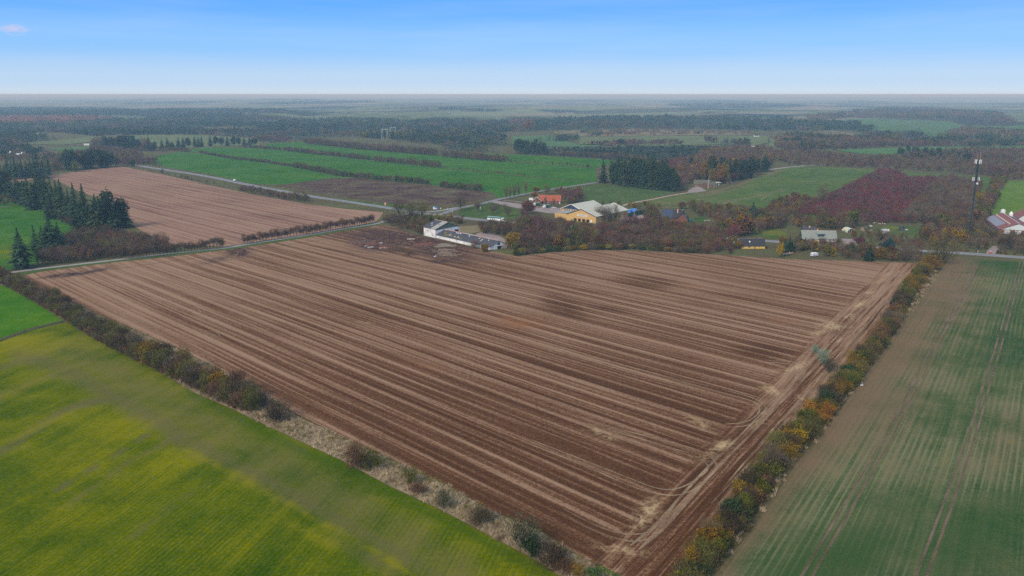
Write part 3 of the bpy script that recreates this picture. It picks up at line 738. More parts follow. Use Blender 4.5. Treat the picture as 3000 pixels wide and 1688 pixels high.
# --- roads
def ribbon(name, pts, width, mat, z, label=None, parent=None, world=False, kind='structure', taper=None, smooth=0, t0=None):
    P = [Vector(p) if world else G(*p) for p in pts]
    for _ in range(smooth):
        Q = [P[0]]
        for a, c in zip(P[:-1], P[1:]): Q += [a.lerp(c, .25), a.lerp(c, .75)]
        P = Q + [P[-1]]
    V, F = [], []
    for i, p in enumerate(P):
        d = (P[min(i + 1, len(P) - 1)] - P[max(i - 1, 0)]); d.z = 0; d.normalize()
        e_ = min(i, len(P) - 1 - i)
        w_ = width * (min(1, .12 + e_ * .3) if taper == 'ends' else 1) / 2
        nrm = Vector((-d.y, d.x, 0))
        for s_ in (1, -1):
            q = p + nrm * w_ * s_
            V.append((q.x, q.y, p.z + z))
    F = [(2 * i, 2 * i + 1, 2 * i + 3, 2 * i + 2) for i in range(len(P) - 1)]
    o = link(bpy.data.objects.new(name, mesh_of(name, V, F, [mat])), parent)
    return tag(o, label, kind=kind)

def mat_asphalt(name, c0, c1):
    b = NB(name, .85, .2); P = b.pos()
    f = b.math('ADD', b.math('MULTIPLY', b.noise(P, .15, 4), .6), b.math('MULTIPLY', b.noise(P, 4, 3), .4))
    return b.color(b.ramp(f, [(.35, c0), (.65, c1)]))
ASPH = mat_asphalt('asphalt', (.17, .175, .19), (.25, .255, .27))
ASPH2 = mat_asphalt('worn_lane_asphalt', (.25, .245, .24), (.36, .35, .33))
GRAVEL = mat_asphalt('gravel', (.24, .195, .19), (.34, .28, .27))
DIRT = mat_asphalt('dirt_track', (.30, .25, .17), (.42, .35, .24))
MARK = plain('road_marking_paint', (.62, .62, .62), .7, .1, .15, 3)
MAIN = [(330, 474), (396, 484), (440, 491), (495, 499), (611, 517), (728, 542), (866, 567), (913, 576), (1012, 590), (1143, 610), (1201, 620), (1290, 631), (1412, 645), (1480, 651), (1700, 667), (1900, 682), (2077, 695), (2246, 706), (2400, 717), (2525, 724), (2693, 735), (2783, 740), (2891, 747), (3000, 755), (3200, 769), (3500, 790)]
road = ribbon('main_road', MAIN, 8.6, ASPH, .05, 'grey asphalt main road crossing behind the stubble fields', smooth=2)
def sub_line(P, off, s0, s1):
    """points between arc lengths s0..s1 along polyline P, shifted sideways by off"""
    out = []; acc = 0
    for a, c in zip(P[:-1], P[1:]):
        L = (c - a).length; d = (c - a).normalized(); nrm = Vector((-d.y, d.x, 0))
        for s_ in (s0, s1):
            if acc <= s_ < acc + L: out.append((s_, a + d * (s_ - acc) + nrm * off))
        if s0 <= acc + L <= s1: out.append((acc + L, c + nrm * off))
        acc += L
    out.sort(key=lambda t: t[0])
    return [p for _, p in out]
MP = [G(*p) for p in MAIN]
for _ in range(2):
    Q = [MP[0]]
    for a, c in zip(MP[:-1], MP[1:]): Q += [a.lerp(c, .25), a.lerp(c, .75)]
    MP = Q + [MP[-1]]
TOT = sum((c - a).length for a, c in zip(MP[:-1], MP[1:]))
for off in (-3.9, 3.9):
    ribbon('edge_line', [p for p in sub_line(MP, off, .1, TOT - .1)], .28, MARK, .056, None, road, True, None)
V, F = [], []
s_ = 5.0
while s_ < TOT - 10:
    q = sub_line(MP, 0, s_, s_ + 5)
    if len(q) >= 2:
        a, c = q[0], q[-1]; d = (c - a).normalized(); nrm = Vector((-d.y, d.x, 0)) * .12; n0 = len(V)
        V += [tuple(a + nrm + Vector((0, 0, .056))), tuple(a - nrm + Vector((0, 0, .056))), tuple(c - nrm + Vector((0, 0, .056))), tuple(c + nrm + Vector((0, 0, .056)))]
        F.append((n0, n0 + 1, n0 + 2, n0 + 3))
    s_ += 15
tag(link(bpy.data.objects.new('centre_dashes', mesh_of('centre_dashes', V, F, [MARK])), road), kind='stuff')
ribbon('lane', [(-160, 830), (-60, 812), (20, 800), (120, 787), (330, 763), (500, 743), (660, 727), (700, 720), (800, 704), (900, 689), (1000, 671), (1060, 662), (1108, 655), (1150, 640), (1190, 628), (1205, 620)], 4.2, ASPH2, .045, 'narrow pale lane with a row of hedge trees along its near side', smooth=2)
ribbon('side_road', [(1270, 632), (1295, 627), (1320, 618), (1342, 610), (1412, 597), (1464, 583), (1500, 576), (1547, 567), (1594, 558), (1652, 549), (1747, 535)], 6.0, ASPH, .046, 'side road curving from the junction past the lawn towards the conifers', smooth=2)
ribbon('junction_arm', [(1215, 620), (1262, 621), (1300, 616), (1342, 608)], 5.0, ASPH2, .043, 'paler arm of the junction beside the billboard', smooth=2)
sheet('car_park', [(1436, 592), (1450, 588), (1480, 592), (1520, 597), (1560, 606), (1600, 606), (1650, 612), (1652, 628), (1600, 624), (1540, 614), (1500, 607), (1470, 600)], GRAVEL, .042, 5, 'grey gravel car park between the red-roofed house and the yellow hall', None)
ribbon('car_park_path', [(1474, 588), (1500, 589), (1530, 593)], 3.0, GRAVEL, .043, 'short gravel strip beside the car park entrance')
ribbon('field_track', [(1820, 604), (1835, 599), (1870, 591), (1908, 585), (1960, 574), (2015, 565)], 4.0, DIRT, .044, 'light dirt track leading to the farm yard', smooth=2)
sheet('farm_yard', [(2012, 566), (2018, 556), (2040, 546), (2055, 549), (2062, 555), (2072, 559), (2040, 564)], GRAVEL, .045, 6, 'pinkish gravel yard of the farm', None)
ribbon('far_road', [(2255, 497), (2300, 491), (2345, 487), (2375, 484), (2420, 482)], 6.0, ASPH2, .045, 'pale road end at the edge of the big green field', smooth=1)
ribbon('far_left_road', [(94, 444), (120, 447), (150, 451), (185, 455), (200, 458)], 9, ASPH2, .05, 'pale road behind the tall spruces at the far left', smooth=1)
ribbon('far_left_road_end', [(-60, 420), (0, 425), (18, 429)], 9, ASPH2, .05, 'short pale piece of road at the far left edge')
sheet('barn_drive', [(1400, 683), (1430, 677), (1440, 680), (1460, 690), (1485, 704), (1480, 713), (1450, 704), (1420, 695), (1390, 690)], GRAVEL, .04, 4, 'gravel drive behind the long low barn', None)
sheet('hall_yard', [(1826, 616), (1850, 612), (1870, 620), (1880, 630), (1915, 628), (1900, 650), (1862, 648), (1835, 646), (1800, 646), (1800, 640), (1830, 632)], GRAVEL, .04, 4, 'gravel yard right of the yellow hall', None)
ribbon('farm_drive', [(2902, 746), (2905, 735), (2915, 727), (2922, 722)], 5, GRAVEL, .06, 'short drive joining the main road beside the red car', smooth=1)
ribbon('garden_path', [(2483, 700), (2492, 712), (2500, 722)], 10, GRAVEL, .04, 'pale gravel forecourt beside the road')
sheet('ditch', [(-200, 1034), (-60, 1014), (0, 996), (90, 963), (186, 940), (190, 946), (90, 968), (0, 1002), (-60, 1022), (-200, 1044)], mat_mix('ditch_grass', [(.4, (.02, .035, .02)), (.6, (.09, .10, .05))], .1, .6, 2), .03, 3, 'dark grassy ditch between the two left fields', None)
DRYM = mat_mix('matted_dry_grass', [(.36, (.10, .085, .04)), (.47, (.20, .155, .09)), (.56, (.31, .24, .15)), (.66, (.42, .33, .22))], .08, .7, 2.4)
STR_L = [(-120, 800), (-20, 805), (103, 838), (323, 938), (519, 1021), (752, 1138), (855, 1212), (1031, 1296), (1300, 1417), (1437, 1497), (1582, 1556), (1670, 1617), (1750, 1657), (1900, 1737), (1760, 1770), (1640, 1688), (1582, 1647), (1466, 1586), (1291, 1493), (1146, 1426), (1000, 1348), (799, 1255), (682, 1199), (566, 1148), (426, 1064), (286, 985), (205, 945), (175, 930), (100, 883), (20, 838), (-120, 822)]
sheet('dry_grass_strip', STR_L, DRYM, .035, 3, 'tan strip of matted dry grass under the left hedge', None)
sheet('hedge_bank', [(2065, 1735), (2120, 1650), (2190, 1570), (2239, 1501), (2340, 1350), (2410, 1270), (2468, 1191), (2547, 1085), (2640, 950), (2690, 885), (2750, 800), (2785, 752), (2708, 768), (2695, 800), (2645, 866), (2595, 950), (2540, 1030), (2465, 1115), (2385, 1212), (2300, 1305), (2235, 1385), (2180, 1470), (2115, 1555), (2050, 1636), (1985, 1735)],
      mat_mix('hedge_bottom', [(.38, (.045, .045, .02)), (.5, (.10, .085, .045)), (.62, (.16, .14, .075))], .1, .7, 2.4), .037, 3, 'weedy bank under the right-hand hedge', None)
sheet('field_corner_grass', [(1730, 1648), (1765, 1660), (1815, 1684), (1860, 1710), (1835, 1735), (1790, 1700), (1755, 1675)], GRASS, .05, 2, 'small bright green patch where the left hedge meets the stubble', zero)
sheet('roadside_grass', [(30, 815), (120, 796), (340, 768), (560, 743), (700, 727), (900, 697), (1108, 660), (1108, 657), (900, 692), (700, 722), (560, 738), (340, 764), (120, 790), (20, 806)], GRASS, .04, 4, 'green verge between lane and stubble field', zero)
CONC = mat_mix('cracked_concrete', [(.35, (.13, .11, .085)), (.6, (.26, .23, .17))], .1, .8, 3)
sheet('concrete_floor', [(1268, 724), (1276, 716), (1300, 712), (1338, 720), (1335, 722), (1300, 724), (1280, 725)], CONC, .06, 2, 'remaining concrete floor slab in front of the long barn', None)

# --- wheel tracks on the fields
TRK = NB('straw_pressed_track', 1.0, 0.0)
_f = TRK.math('ADD', TRK.math('MULTIPLY', TRK.noise(TRK.pos(), .09, 4), .6), TRK.math('MULTIPLY', TRK.noise(TRK.pos(), 3, 3), .4))
TRK.put(TRK.b.inputs['Alpha'], TRK.rng(_f, .35, .62, .10, .8))
TRK = TRK.color(TRK.ramp(_f, [(.4, (.26, .17, .11)), (.6, (.44, .33, .21))]))
MUD = NB('muddy_track', 1.0, 0.0)
_f = MUD.math('ADD', MUD.math('MULTIPLY', MUD.noise(MUD.pos(), .09, 4), .6), MUD.math('MULTIPLY', MUD.noise(MUD.pos(), 3, 3), .4))
MUD.put(MUD.b.inputs['Alpha'], MUD.rng(_f, .35, .6, .10, .8))
MUD = MUD.color(MUD.ramp(_f, [(.4, (.06, .035, .025)), (.6, (.11, .07, .05))]))
SOIL = NB('bare_soil_track', 1.0, 0.0)
_f = SOIL.math('ADD', SOIL.math('MULTIPLY', SOIL.noise(SOIL.pos(), .07, 4), .6), SOIL.math('MULTIPLY', SOIL.noise(SOIL.pos(), 3, 3), .4))
SOIL.put(SOIL.b.inputs['Alpha'], SOIL.rng(_f, .34, .58, .25, .8))
SOIL = SOIL.color(SOIL.ramp(_f, [(.4, (.15, .10, .07)), (.6, (.26, .18, .14))]))
mainf = bpy.data.objects['stubble_field']; rapef = bpy.data.objects['rape_field']; bigf = bpy.data.objects['big_green_field']; g3f = bpy.data.objects['yellow_green_field']
def tracks(lst, mat, w, parent, z=.034, sm=2, pair=None):
    for pts in lst:
        q_ = 2 ** sm; n_ = (len(pts) * q_) - 2 * (q_ - 1) + (q_ * 2 - 2) if sm else len(pts)
        o = ribbon('wheel_track', pts, w, mat, z, None, parent, smooth=sm, kind='structure', taper='ends')
        if pair:
            P = [G(*p) for p in pts]; Q = []
            for i, p in enumerate(P):
                d = (P[min(i + 1, len(P) - 1)] - P[max(i - 1, 0)]).normalized(); Q.append(p + Vector((-d.y, d.x, 0)) * pair)
            ribbon('wheel_track', Q, w, mat, z, None, parent, True, smooth=sm, kind='structure', taper='ends')
tracks([
 [(1700, 1236), (1875, 1285), (1962, 1312), (2035, 1332), (2070, 1355), (2076, 1376), (2049, 1399)],
 [(1700, 1225), (1904, 1282), (1991, 1302), (2064, 1325), (2097, 1350), (2099, 1372)],
 [(1560, 1290), (1700, 1344), (1846, 1402), (1918, 1431), (1971, 1437), (2020, 1419), (2049, 1396), (2075, 1366)],
 [(1560, 1304), (1700, 1358), (1846, 1425), (1918, 1446), (1977, 1454), (2026, 1440), (2064, 1414), (2100, 1372)],
 [(1650, 1490), (1730, 1535), (1808, 1562), (1875, 1568), (1918, 1550), (1953, 1512), (1985, 1466)],
 [(1640, 1500), (1730, 1552), (1816, 1582), (1863, 1588), (1918, 1574), (1956, 1535), (2000, 1470)],
 [(1600, 1020), (1850, 1085), (2030, 1130), (2115, 1151), (2200, 1172), (2228, 1192), (2220, 1218), (2180, 1240), (2120, 1243)],
 [(1600, 1012), (1850, 1077), (2030, 1121), (2120, 1142), (2212, 1166), (2246, 1190), (2236, 1222), (2195, 1248), (2140, 1252)],
 [(2230, 1062), (2300, 1064), (2325, 1070), (2330, 1086), (2312, 1106), (2280, 1128)],
 [(2240, 1055), (2320, 1058), (2360, 1070), (2362, 1090), (2335, 1118)],
 [(2380, 930), (2420, 925), (2452, 938), (2440, 965), (2400, 985)], [(2390, 955), (2425, 945), (2462, 955), (2455, 975)],
 [(555, 905), (580, 908), (592, 916), (586, 926), (560, 934)], [(565, 900), (592, 904), (603, 914), (596, 928), (572, 938)],
 [(590, 975), (622, 978), (634, 987), (626, 1000), (600, 1008)], [(600, 968), (632, 972), (646, 984), (640, 1002), (612, 1012)],
 [(1438, 858), (1462, 860), (1472, 870), (1466, 884), (1430, 896)], [(1446, 852), (1470, 856), (1480, 868), (1474, 886), (1440, 898)],
 [(2440, 815), (2470, 812), (2452, 825), (2448, 840)], [(2530, 800), (2552, 812), (2556, 830), (2545, 845)],
 [(620, 735), (600, 745), (640, 756), (690, 752), (700, 738)], [(640, 742), (680, 765), (720, 752), (740, 740)],
 [(2500, 775), (2300, 772), (2150, 770), (2000, 760), (1800, 752)], [(2650, 785), (2400, 788), (2250, 782)],
], TRK, .55, mainf)
tracks([[(1845, 1600), (1915, 1545), (1956, 1500), (2000, 1448), (2080, 1362), (2180, 1265), (2231, 1213), (2357, 1085), (2464, 973), (2570, 850), (2637, 797)]], TRK, .8, mainf, .036, 2, -2.3)
tracks([[(2100, 1480), (2200, 1375), (2300, 1260), (2420, 1120), (2500, 1020), (2570, 930), (2630, 850), (2668, 790)], [(2130, 1440), (2290, 1245), (2400, 1125), (2520, 980), (2600, 870)]], TRK, .5, mainf, .035, 2, 1.5)
tracks([[(110, 815), (200, 806), (330, 790), (480, 768), (640, 748)], [(60, 822), (150, 812), (250, 800)], [(700, 735), (820, 722), (960, 700), (1080, 690), (1200, 705)], [(1130, 690), (1160, 700), (1210, 712)],
        [(1000, 735), (1120, 742), (1260, 765), (1400, 775)], [(900, 720), (1050, 745), (1180, 770), (1300, 785)], [(1400, 760), (1600, 758), (1800, 762), (2000, 772)]], MUD, 1.0, mainf, .033)
tracks([[(2873, 761), (2820, 870), (2803, 915), (2768, 976), (2716, 1078), (2663, 1185), (2594, 1316), (2500, 1480), (2380, 1688), (2340, 1760)],
        [(3002, 760), (2985, 820), (2963, 909), (2920, 1063), (2896, 1139), (2873, 1229), (2844, 1316), (2790, 1480), (2715, 1688), (2690, 1760)]], SOIL, .6, rapef, .034, 2, -1.9)
tracks([[(1925, 612), (1960, 603), (2060, 582)], [(2040, 595), (2080, 600), (2110, 599), (2140, 591)], [(2155, 587), (2200, 578), (2240, 573)], [(2215, 574), (2240, 570), (2250, 574), (2228, 584), (2235, 589), (2270, 591)]], TRK, 1.4, bigf, .046)
tracks([[(2120, 560), (2150, 550), (2190, 540)], [(2340, 522), (2380, 516), (2450, 513)], [(2300, 545), (2340, 542), (2420, 538)]], MUD, 2.0, bigf, .046)
0 and tracks([[(0, 1171), (90, 1132), (175, 1095)], [(40, 1296), (160, 1240), (290, 1171)], [(0, 1130), (120, 1085), (200, 1040)], [(330, 1330), (440, 1270)]], SOIL, 1.2, g3f, .034)

# ------------------------------------------------------------------ air
hz = MB().box(-120000, 120000, -9000, 140000, -70, 103)
hm = bpy.data.materials.new('air'); hm.use_nodes = True
for n in list(hm.node_tree.nodes): hm.node_tree.nodes.remove(n)
ho = hm.node_tree.nodes.new('ShaderNodeOutputMaterial'); hv = hm.node_tree.nodes.new('ShaderNodeVolumePrincipled')
hv.inputs['Color'].default_value = (.48, .77, 1.0, 1)      # scatters blue more than red
hv.inputs['Absorption Color'].default_value = (1, 1, 1, 1)  # and absorbs nothing
hv.inputs['Density'].default_value = .00015
hv.inputs['Anisotropy'].default_value = 0.0
hm.node_tree.links.new(hv.outputs[0], ho.inputs['Volume'])
tag(hz.build('haze', hm), 'thin blue-grey haze lying over the whole countryside', kind='stuff')

# ------------------------------------------------------------------ plant shapes
rng = np.random.RandomState(11)
def tris_mesh(name, T, mats, trunk=None):
    """T = (n, 3, 3) free triangles; trunk = MB joined as second material"""
    n = len(T)
    V = T.reshape(-1, 3); F = np.arange(3 * n).reshape(n, 3)
    if trunk is None: return mesh_of(name, V, F, mats)
    V = V.tolist() + [list(v) for v in trunk.V]; F = F.tolist() + [[i + 3 * n for i in f] for f in trunk.F]
    return mesh_of(name, V, F, mats, mi=[0] * n + [1] * len(trunk.F))

def twigs(n, h, w, lo=.15, length=.8, thick=.07, clumps=16, up=.6, shape=1.0):
    cz, rz = h * (1 + lo) / 2, h * (1 - lo) / 2
    d = rng.normal(size=(clumps, 3)); d /= np.linalg.norm(d, axis=1)[:, None]
    C = d * (rng.uniform(.35, .92, (clumps, 1)))
    k = rng.randint(0, clumps, n)
    off = rng.normal(size=(n, 3)) * .25
    Pn = C[k] + off
    r = np.linalg.norm(Pn, axis=1); s = np.where(r > 1.2, 1.2 / r, 1)[:, None]; Pn *= s
    zz = Pn[:, 2]
    fl = 1 - .25 * np.clip(-zz, 0, 1) ** 2 * shape
    P = np.column_stack([Pn[:, 0] * w / 2 * fl, Pn[:, 1] * w / 2 * fl, cz + zz * rz])
    o = P - np.array([0, 0, h * lo]); o /= np.linalg.norm(o, axis=1)[:, None] + 1e-6
    D = o * (1 - up) + np.array([0, 0, up]) + rng.normal(size=(n, 3)) * .38
    D /= np.linalg.norm(D, axis=1)[:, None]
    L = length * rng.uniform(.5, 1.3, (n, 1))
    side = np.cross(D, rng.normal(size=(n, 3))); side /= np.linalg.norm(side, axis=1)[:, None]
    T = thick * rng.uniform(.6, 1.5, (n, 1))
    return np.stack([P - side * T / 2 - D * L / 2, P + side * T / 2 - D * L / 2, P + D * L / 2], 1)

def leaves(n, h, w, lo=.15, size=.35, clumps=22, spread=.17, rad=.8):
    cz, rz = h * (1 + lo) / 2, h * (1 - lo) / 2
    d = rng.normal(size=(clumps, 3)); d /= np.linalg.norm(d, axis=1)[:, None]
    C = d * rng.uniform(.3, rad, (clumps, 1)); k = rng.randint(0, clumps, n)
    q = rng.normal(size=(n, 3)); q /= np.linalg.norm(q, axis=1)[:, None]
    Pn = C[k] + q * spread * rng.uniform(.6, 1.7, (n, 1)) * (1 + .5 * rng.rand(clumps)[k][:, None])
    P = np.column_stack([Pn[:, 0] * w / 2, Pn[:, 1] * w / 2, cz + Pn[:, 2] * rz]); P[:, 2] = np.maximum(P[:, 2], .1)
    a = rng.normal(size=(n, 3)); a /= np.linalg.norm(a, axis=1)[:, None]
    b = np.cross(a, rng.normal(size=(n, 3))); b /= np.linalg.norm(b, axis=1)[:, None]
    s_ = size * rng.uniform(.6, 1.5, (n, 1))
    return np.stack([P - a * s_ * .6, P + a * s_ * .6, P + b * s_], 1)

def spruce(h, w, tiers=22, per=9, droop=.25, ragged=.25, base=.05, tipw=.05):
    T = []
    for i in range(tiers):
        t = i / (tiers - 1)
        z = h * (base + (1 - base - .03) * t)
        r = (w / 2) * 1.02 * ((1 - t ** 1.6) * (1 - tipw) + tipw) * rng.uniform(.72, 1.18)
        if t < .12: r *= .82
        k = max(4, int(per * (1 - .5 * t)))
        a0 = rng.uniform(0, 6.28)
        for j in range(k):
            a = a0 + 6.283 * j / k + rng.uniform(-.25, .25)
            L = r * rng.uniform(1 - ragged, 1 + ragged)
            dx, dy = math.cos(a), math.sin(a); px_, py_ = -dy, dx
            hw = max(.22 * L, .25); dz = h * .045
            root = np.array([dx * L * .05, dy * L * .05, z + dz])
            tip = np.array([dx * L, dy * L, z - droop * L * .6])
            m = np.array([dx * L * .55, dy * L * .55, z + dz * .35])
            l1 = m + np.array([px_, py_, -.25]) * hw; r1 = m - np.array([px_, py_, .25]) * hw
            T += [(root, l1, m), (root, m, r1), (m, l1, tip), (m, tip, r1)]
            for q in (.35, .7):
                c = np.array([dx, dy, 0]) * L * q + np.array([0, 0, z - droop * L * q * .3])
                s = rng.choice([-1, 1])
                T.append((c, c + np.array([dx, dy, 0]) * .25 * hw, c + np.array([px_ * s + dx * .4, py_ * s + dy * .4, -.15]) * hw * 1.3))
    return np.array(T)

def limbs(h, w, lo, n=7, r=.16, mb=None, lean=0):
    mb = mb or MB()
    th = h * max(lo, .12)
    mb.cyl((0, 0, -.2), (0, 0, th + .1), r, r * .75, 7)
    for i in range(n):
        a = 6.283 * i / n + rng.uniform(-.4, .4); e = rng.uniform(.45, .95)
        p = Vector((0, 0, th * rng.uniform(.75, 1)))
        q = Vector((math.cos(a) * w * .20 * (1.3 - e), math.sin(a) * w * .20 * (1.3 - e), th + (h - th) * .36 * e))
        s = Vector((math.cos(a) * w * .42 * (1.25 - e * .6), math.sin(a) * w * .42 * (1.25 - e * .6), th + (h - th) * (.55 + .33 * e)))
        mb.cyl(p, q, r * .5, r * .34, 5, False); mb.cyl(q, s, r * .34, r * .1, 4, False)
        a2 = a + rng.uniform(.5, 1.0) * rng.choice([-1, 1])
        s2 = q + Vector((math.cos(a2) * w * .24, math.sin(a2) * w * .24, (h - th) * rng.uniform(.2, .38)))
        mb.cyl(q, s2, r * .26, r * .08, 4, False)
    mb.cyl((0, 0, th), (rng.uniform(-.1, .1) * w, rng.uniform(-.1, .1) * w, h * .86), r * .55, r * .1, 5, False)
    return mb

PROTO = {}      # kind -> list of (crown triangles, trunk mesh, h, w)
def reg(kind, T, tr, h, w):
    me_t = mesh_of('trunk', tr.V, tr.F, [BARK])
    PROTO.setdefault(kind, []).append((tris_mesh('crown', T, [VEG['bare_brown']]), me_t, h, w, T, tr))
for i in range(5):
    reg('shrub', twigs(2300, 4.5, 5.4, .02, .75, .075, 20, .35), limbs(4.5, 5.4, .06, 9, .09), 4.5, 5.4)
for i in range(4):
    reg('leafshrub', np.concatenate([leaves(2000, 4.8, 5.0, .02, .27, 26), twigs(500, 4.8, 5.0, .02, .8, .07, 14, .4)]), limbs(4.8, 5.0, .08, 8, .10), 4.8, 5.0)
for i in range(3):
    reg('sparse', np.concatenate([twigs(1100, 5.5, 5.5, .12, .8, .06, 18, .4), leaves(350, 5.5, 5.2, .12, .24, 14)]), limbs(5.5, 5.5, .2, 9, .11), 5.5, 5.5)
for i in range(4):
    reg('lane', np.concatenate([twigs(950, 7.5, 5.2, .26, 1.0, .085, 13, .6)]), limbs(7.5, 5.2, .28, 7, .15), 7.5, 5.2)
for i in range(4):
    reg('bare', twigs(1200, 9, 7.5, .16, 1.15, .09, 20, .5), limbs(9, 7.5, .18, 9, .20), 9, 7.5)
for i in range(2):
    reg('poplar', twigs(900, 12, 4.4, .16, 1.3, .085, 16, .85), limbs(12, 3.6, .2, 8, .18), 12, 4.4)
for i in range(3):
    reg('leafy', np.concatenate([leaves(1700, 8, 7.2, .12, .42, 30), twigs(400, 8, 7, .14, 1.1, .08, 14, .5)]), limbs(8, 7, .16, 7, .18), 8, 7.2)
for i in range(4):
    reg('spruce', spruce(16, 7.4, 26, 12, rng.uniform(.15, .35), .42), MB().cyl((0, 0, -.3), (0, 0, 15), .24, .03, 6), 16, 7.4)
for i in range(2):
    reg('fir_narrow', spruce(18, 5.0, 26, 8, .35, .4, .06), MB().cyl((0, 0, -.3), (0, 0, 17), .22, .03, 6), 18, 5.0)
for i in range(3):
    reg('pine', np.concatenate([spruce(17, 7.6, 20, 9, .15, .45, .05, .25), leaves(1500, 17.5, 9.0, .03, .75, 30, .17, .95)]), MB().cyl((0, 0, -.3), (0, 0, 14), .28, .08, 6), 17, 8.5)
for i in range(1):
    reg('juniper', leaves(900, 6, 2.2, .0, .3, 24, .22, .8), MB().cyl((0, 0, -.2), (0, 0, 4), .1, .03, 5), 6, 2.2)

def rawtree(kind, i): return PROTO[kind][i % len(PROTO[kind])]

count = {}
def plant(name, kind, mat, p, h, w, label, cat, group=None, rz=None, bark=None, i=None):
    pr = rawtree(kind, random.randrange(9) if i is None else i)
    r = empty(name, p, random.uniform(0, 6.28) if rz is None else rz, label, cat, group)
    r.scale = (w / pr[3], w / pr[3], h / pr[2])
    c = bpy.data.objects.new('crown', pr[0]); link(c, r)
    c.material_slots[0].link = 'OBJECT'; c.material_slots[0].material = VEG[mat]
    t = bpy.data.objects.new('trunk', pr[1]); link(t, r)
    if bark: t.material_slots[0].link = 'OBJECT'; t.material_slots[0].material = bark
    return r

def planted(name, kind, mat, px, pb, pt, wpx, label, cat='tree', group=None, bark=None):
    p = G(px, pb); m = mpp(p)
    return plant(name, kind, mat, p, max(hgt(p, pt), 1.0), wpx * m, label, cat, group, bark=bark)

def nth(i):
    i += 1
    return f"{i}{'th' if 10 <= i % 100 <= 20 else {1: 'st', 2: 'nd', 3: 'rd'}.get(i % 10, 'th')}"

# ------------------------------------------------------------------ masses of plants (scattered instances)
def family(name, items):
    """unlinked collection of shapes for scattering; items = [(triangles, trunk MB or None, crown material)]"""
    c = bpy.data.collections.new(name)
    for k, (T, tr, mat) in enumerate(items):
        me = tris_mesh(f'{name}_{k:02d}', T, [VEG[mat], BARK], tr)
        c.objects.link(bpy.data.objects.new(f'{name}_{k:02d}', me))
    return c

def gn_scatter(coll):
    g = bpy.data.node_groups.new('scatter_' + coll.name, 'GeometryNodeTree')
    g.interface.new_socket('Geometry', in_out='INPUT', socket_type='NodeSocketGeometry')
    g.interface.new_socket('Geometry', in_out='OUTPUT', socket_type='NodeSocketGeometry')
    N = g.nodes; L = g.links
    gi, go = N.new('NodeGroupInput'), N.new('NodeGroupOutput')
    iop = N.new('GeometryNodeInstanceOnPoints')
    ci = N.new('GeometryNodeCollectionInfo'); ci.inputs['Collection'].default_value = coll
    ci.inputs['Separate Children'].default_value = True; ci.inputs['Reset Children'].default_value = True
    def at(nm, ty):
        a = N.new('GeometryNodeInputNamedAttribute'); a.data_type = ty; a.inputs['Name'].default_value = nm
        return a.outputs['Attribute']
    L.new(gi.outputs[0], iop.inputs['Points']); L.new(ci.outputs[0], iop.inputs['Instance'])
    iop.inputs['Pick Instance'].default_value = True
    L.new(at('pick', 'INT'), iop.inputs['Instance Index']); L.new(at('rot', 'FLOAT_VECTOR'), iop.inputs['Rotation']); L.new(at('sc', 'FLOAT_VECTOR'), iop.inputs['Scale'])
    L.new(iop.outputs[0], go.inputs[0])
    return g
_gn = {}
def mass(name, coll, P, sc, pick, label, parent=None):
    """P (n,3) places, sc (n,2) width and height factors, pick (n) which shape"""
    n = len(P)
    if n == 0: return None
    me = bpy.data.meshes.new(name); me.from_pydata(np.asarray(P).tolist(), [], [])
    a = me.attributes.new('pick', 'INT', 'POINT'); a.data.foreach_set('value', np.asarray(pick, dtype=np.int32))
    rot = np.zeros((n, 3), np.float32); rot[:, 2] = np.random.uniform(0, 6.28, n)
    a = me.attributes.new('rot', 'FLOAT_VECTOR', 'POINT'); a.data.foreach_set('vector', rot.ravel())
    s3 = np.column_stack([sc[:, 0], sc[:, 0], sc[:, 1]]).astype(np.float32)
    a = me.attributes.new('sc', 'FLOAT_VECTOR', 'POINT'); a.data.foreach_set('vector', s3.ravel())
    o = link(bpy.data.objects.new(name, me), parent)
    if coll.name not in _gn: _gn[coll.name] = gn_scatter(coll)
    md = o.modifiers.new('scatter', 'NODES'); md.node_group = _gn[coll.name]
    return tag(o, label, kind='stuff')

def fill(pxp, step, world=None, jit=.45):
    P = world or wpoly(pxp); A = np.array(P)
    gx, gy = np.meshgrid(np.arange(A[:, 0].min(), A[:, 0].max() + step, step), np.arange(A[:, 1].min(), A[:, 1].max() + step, step))
    gx = gx.ravel() + np.random.uniform(-jit, jit, gx.size) * step; gy = gy.ravel() + np.random.uniform(-jit, jit, gy.size) * step
    k = inside(P, gx, gy)
    return np.column_stack([gx[k], gy[k], terrain(gx[k], gy[k])])

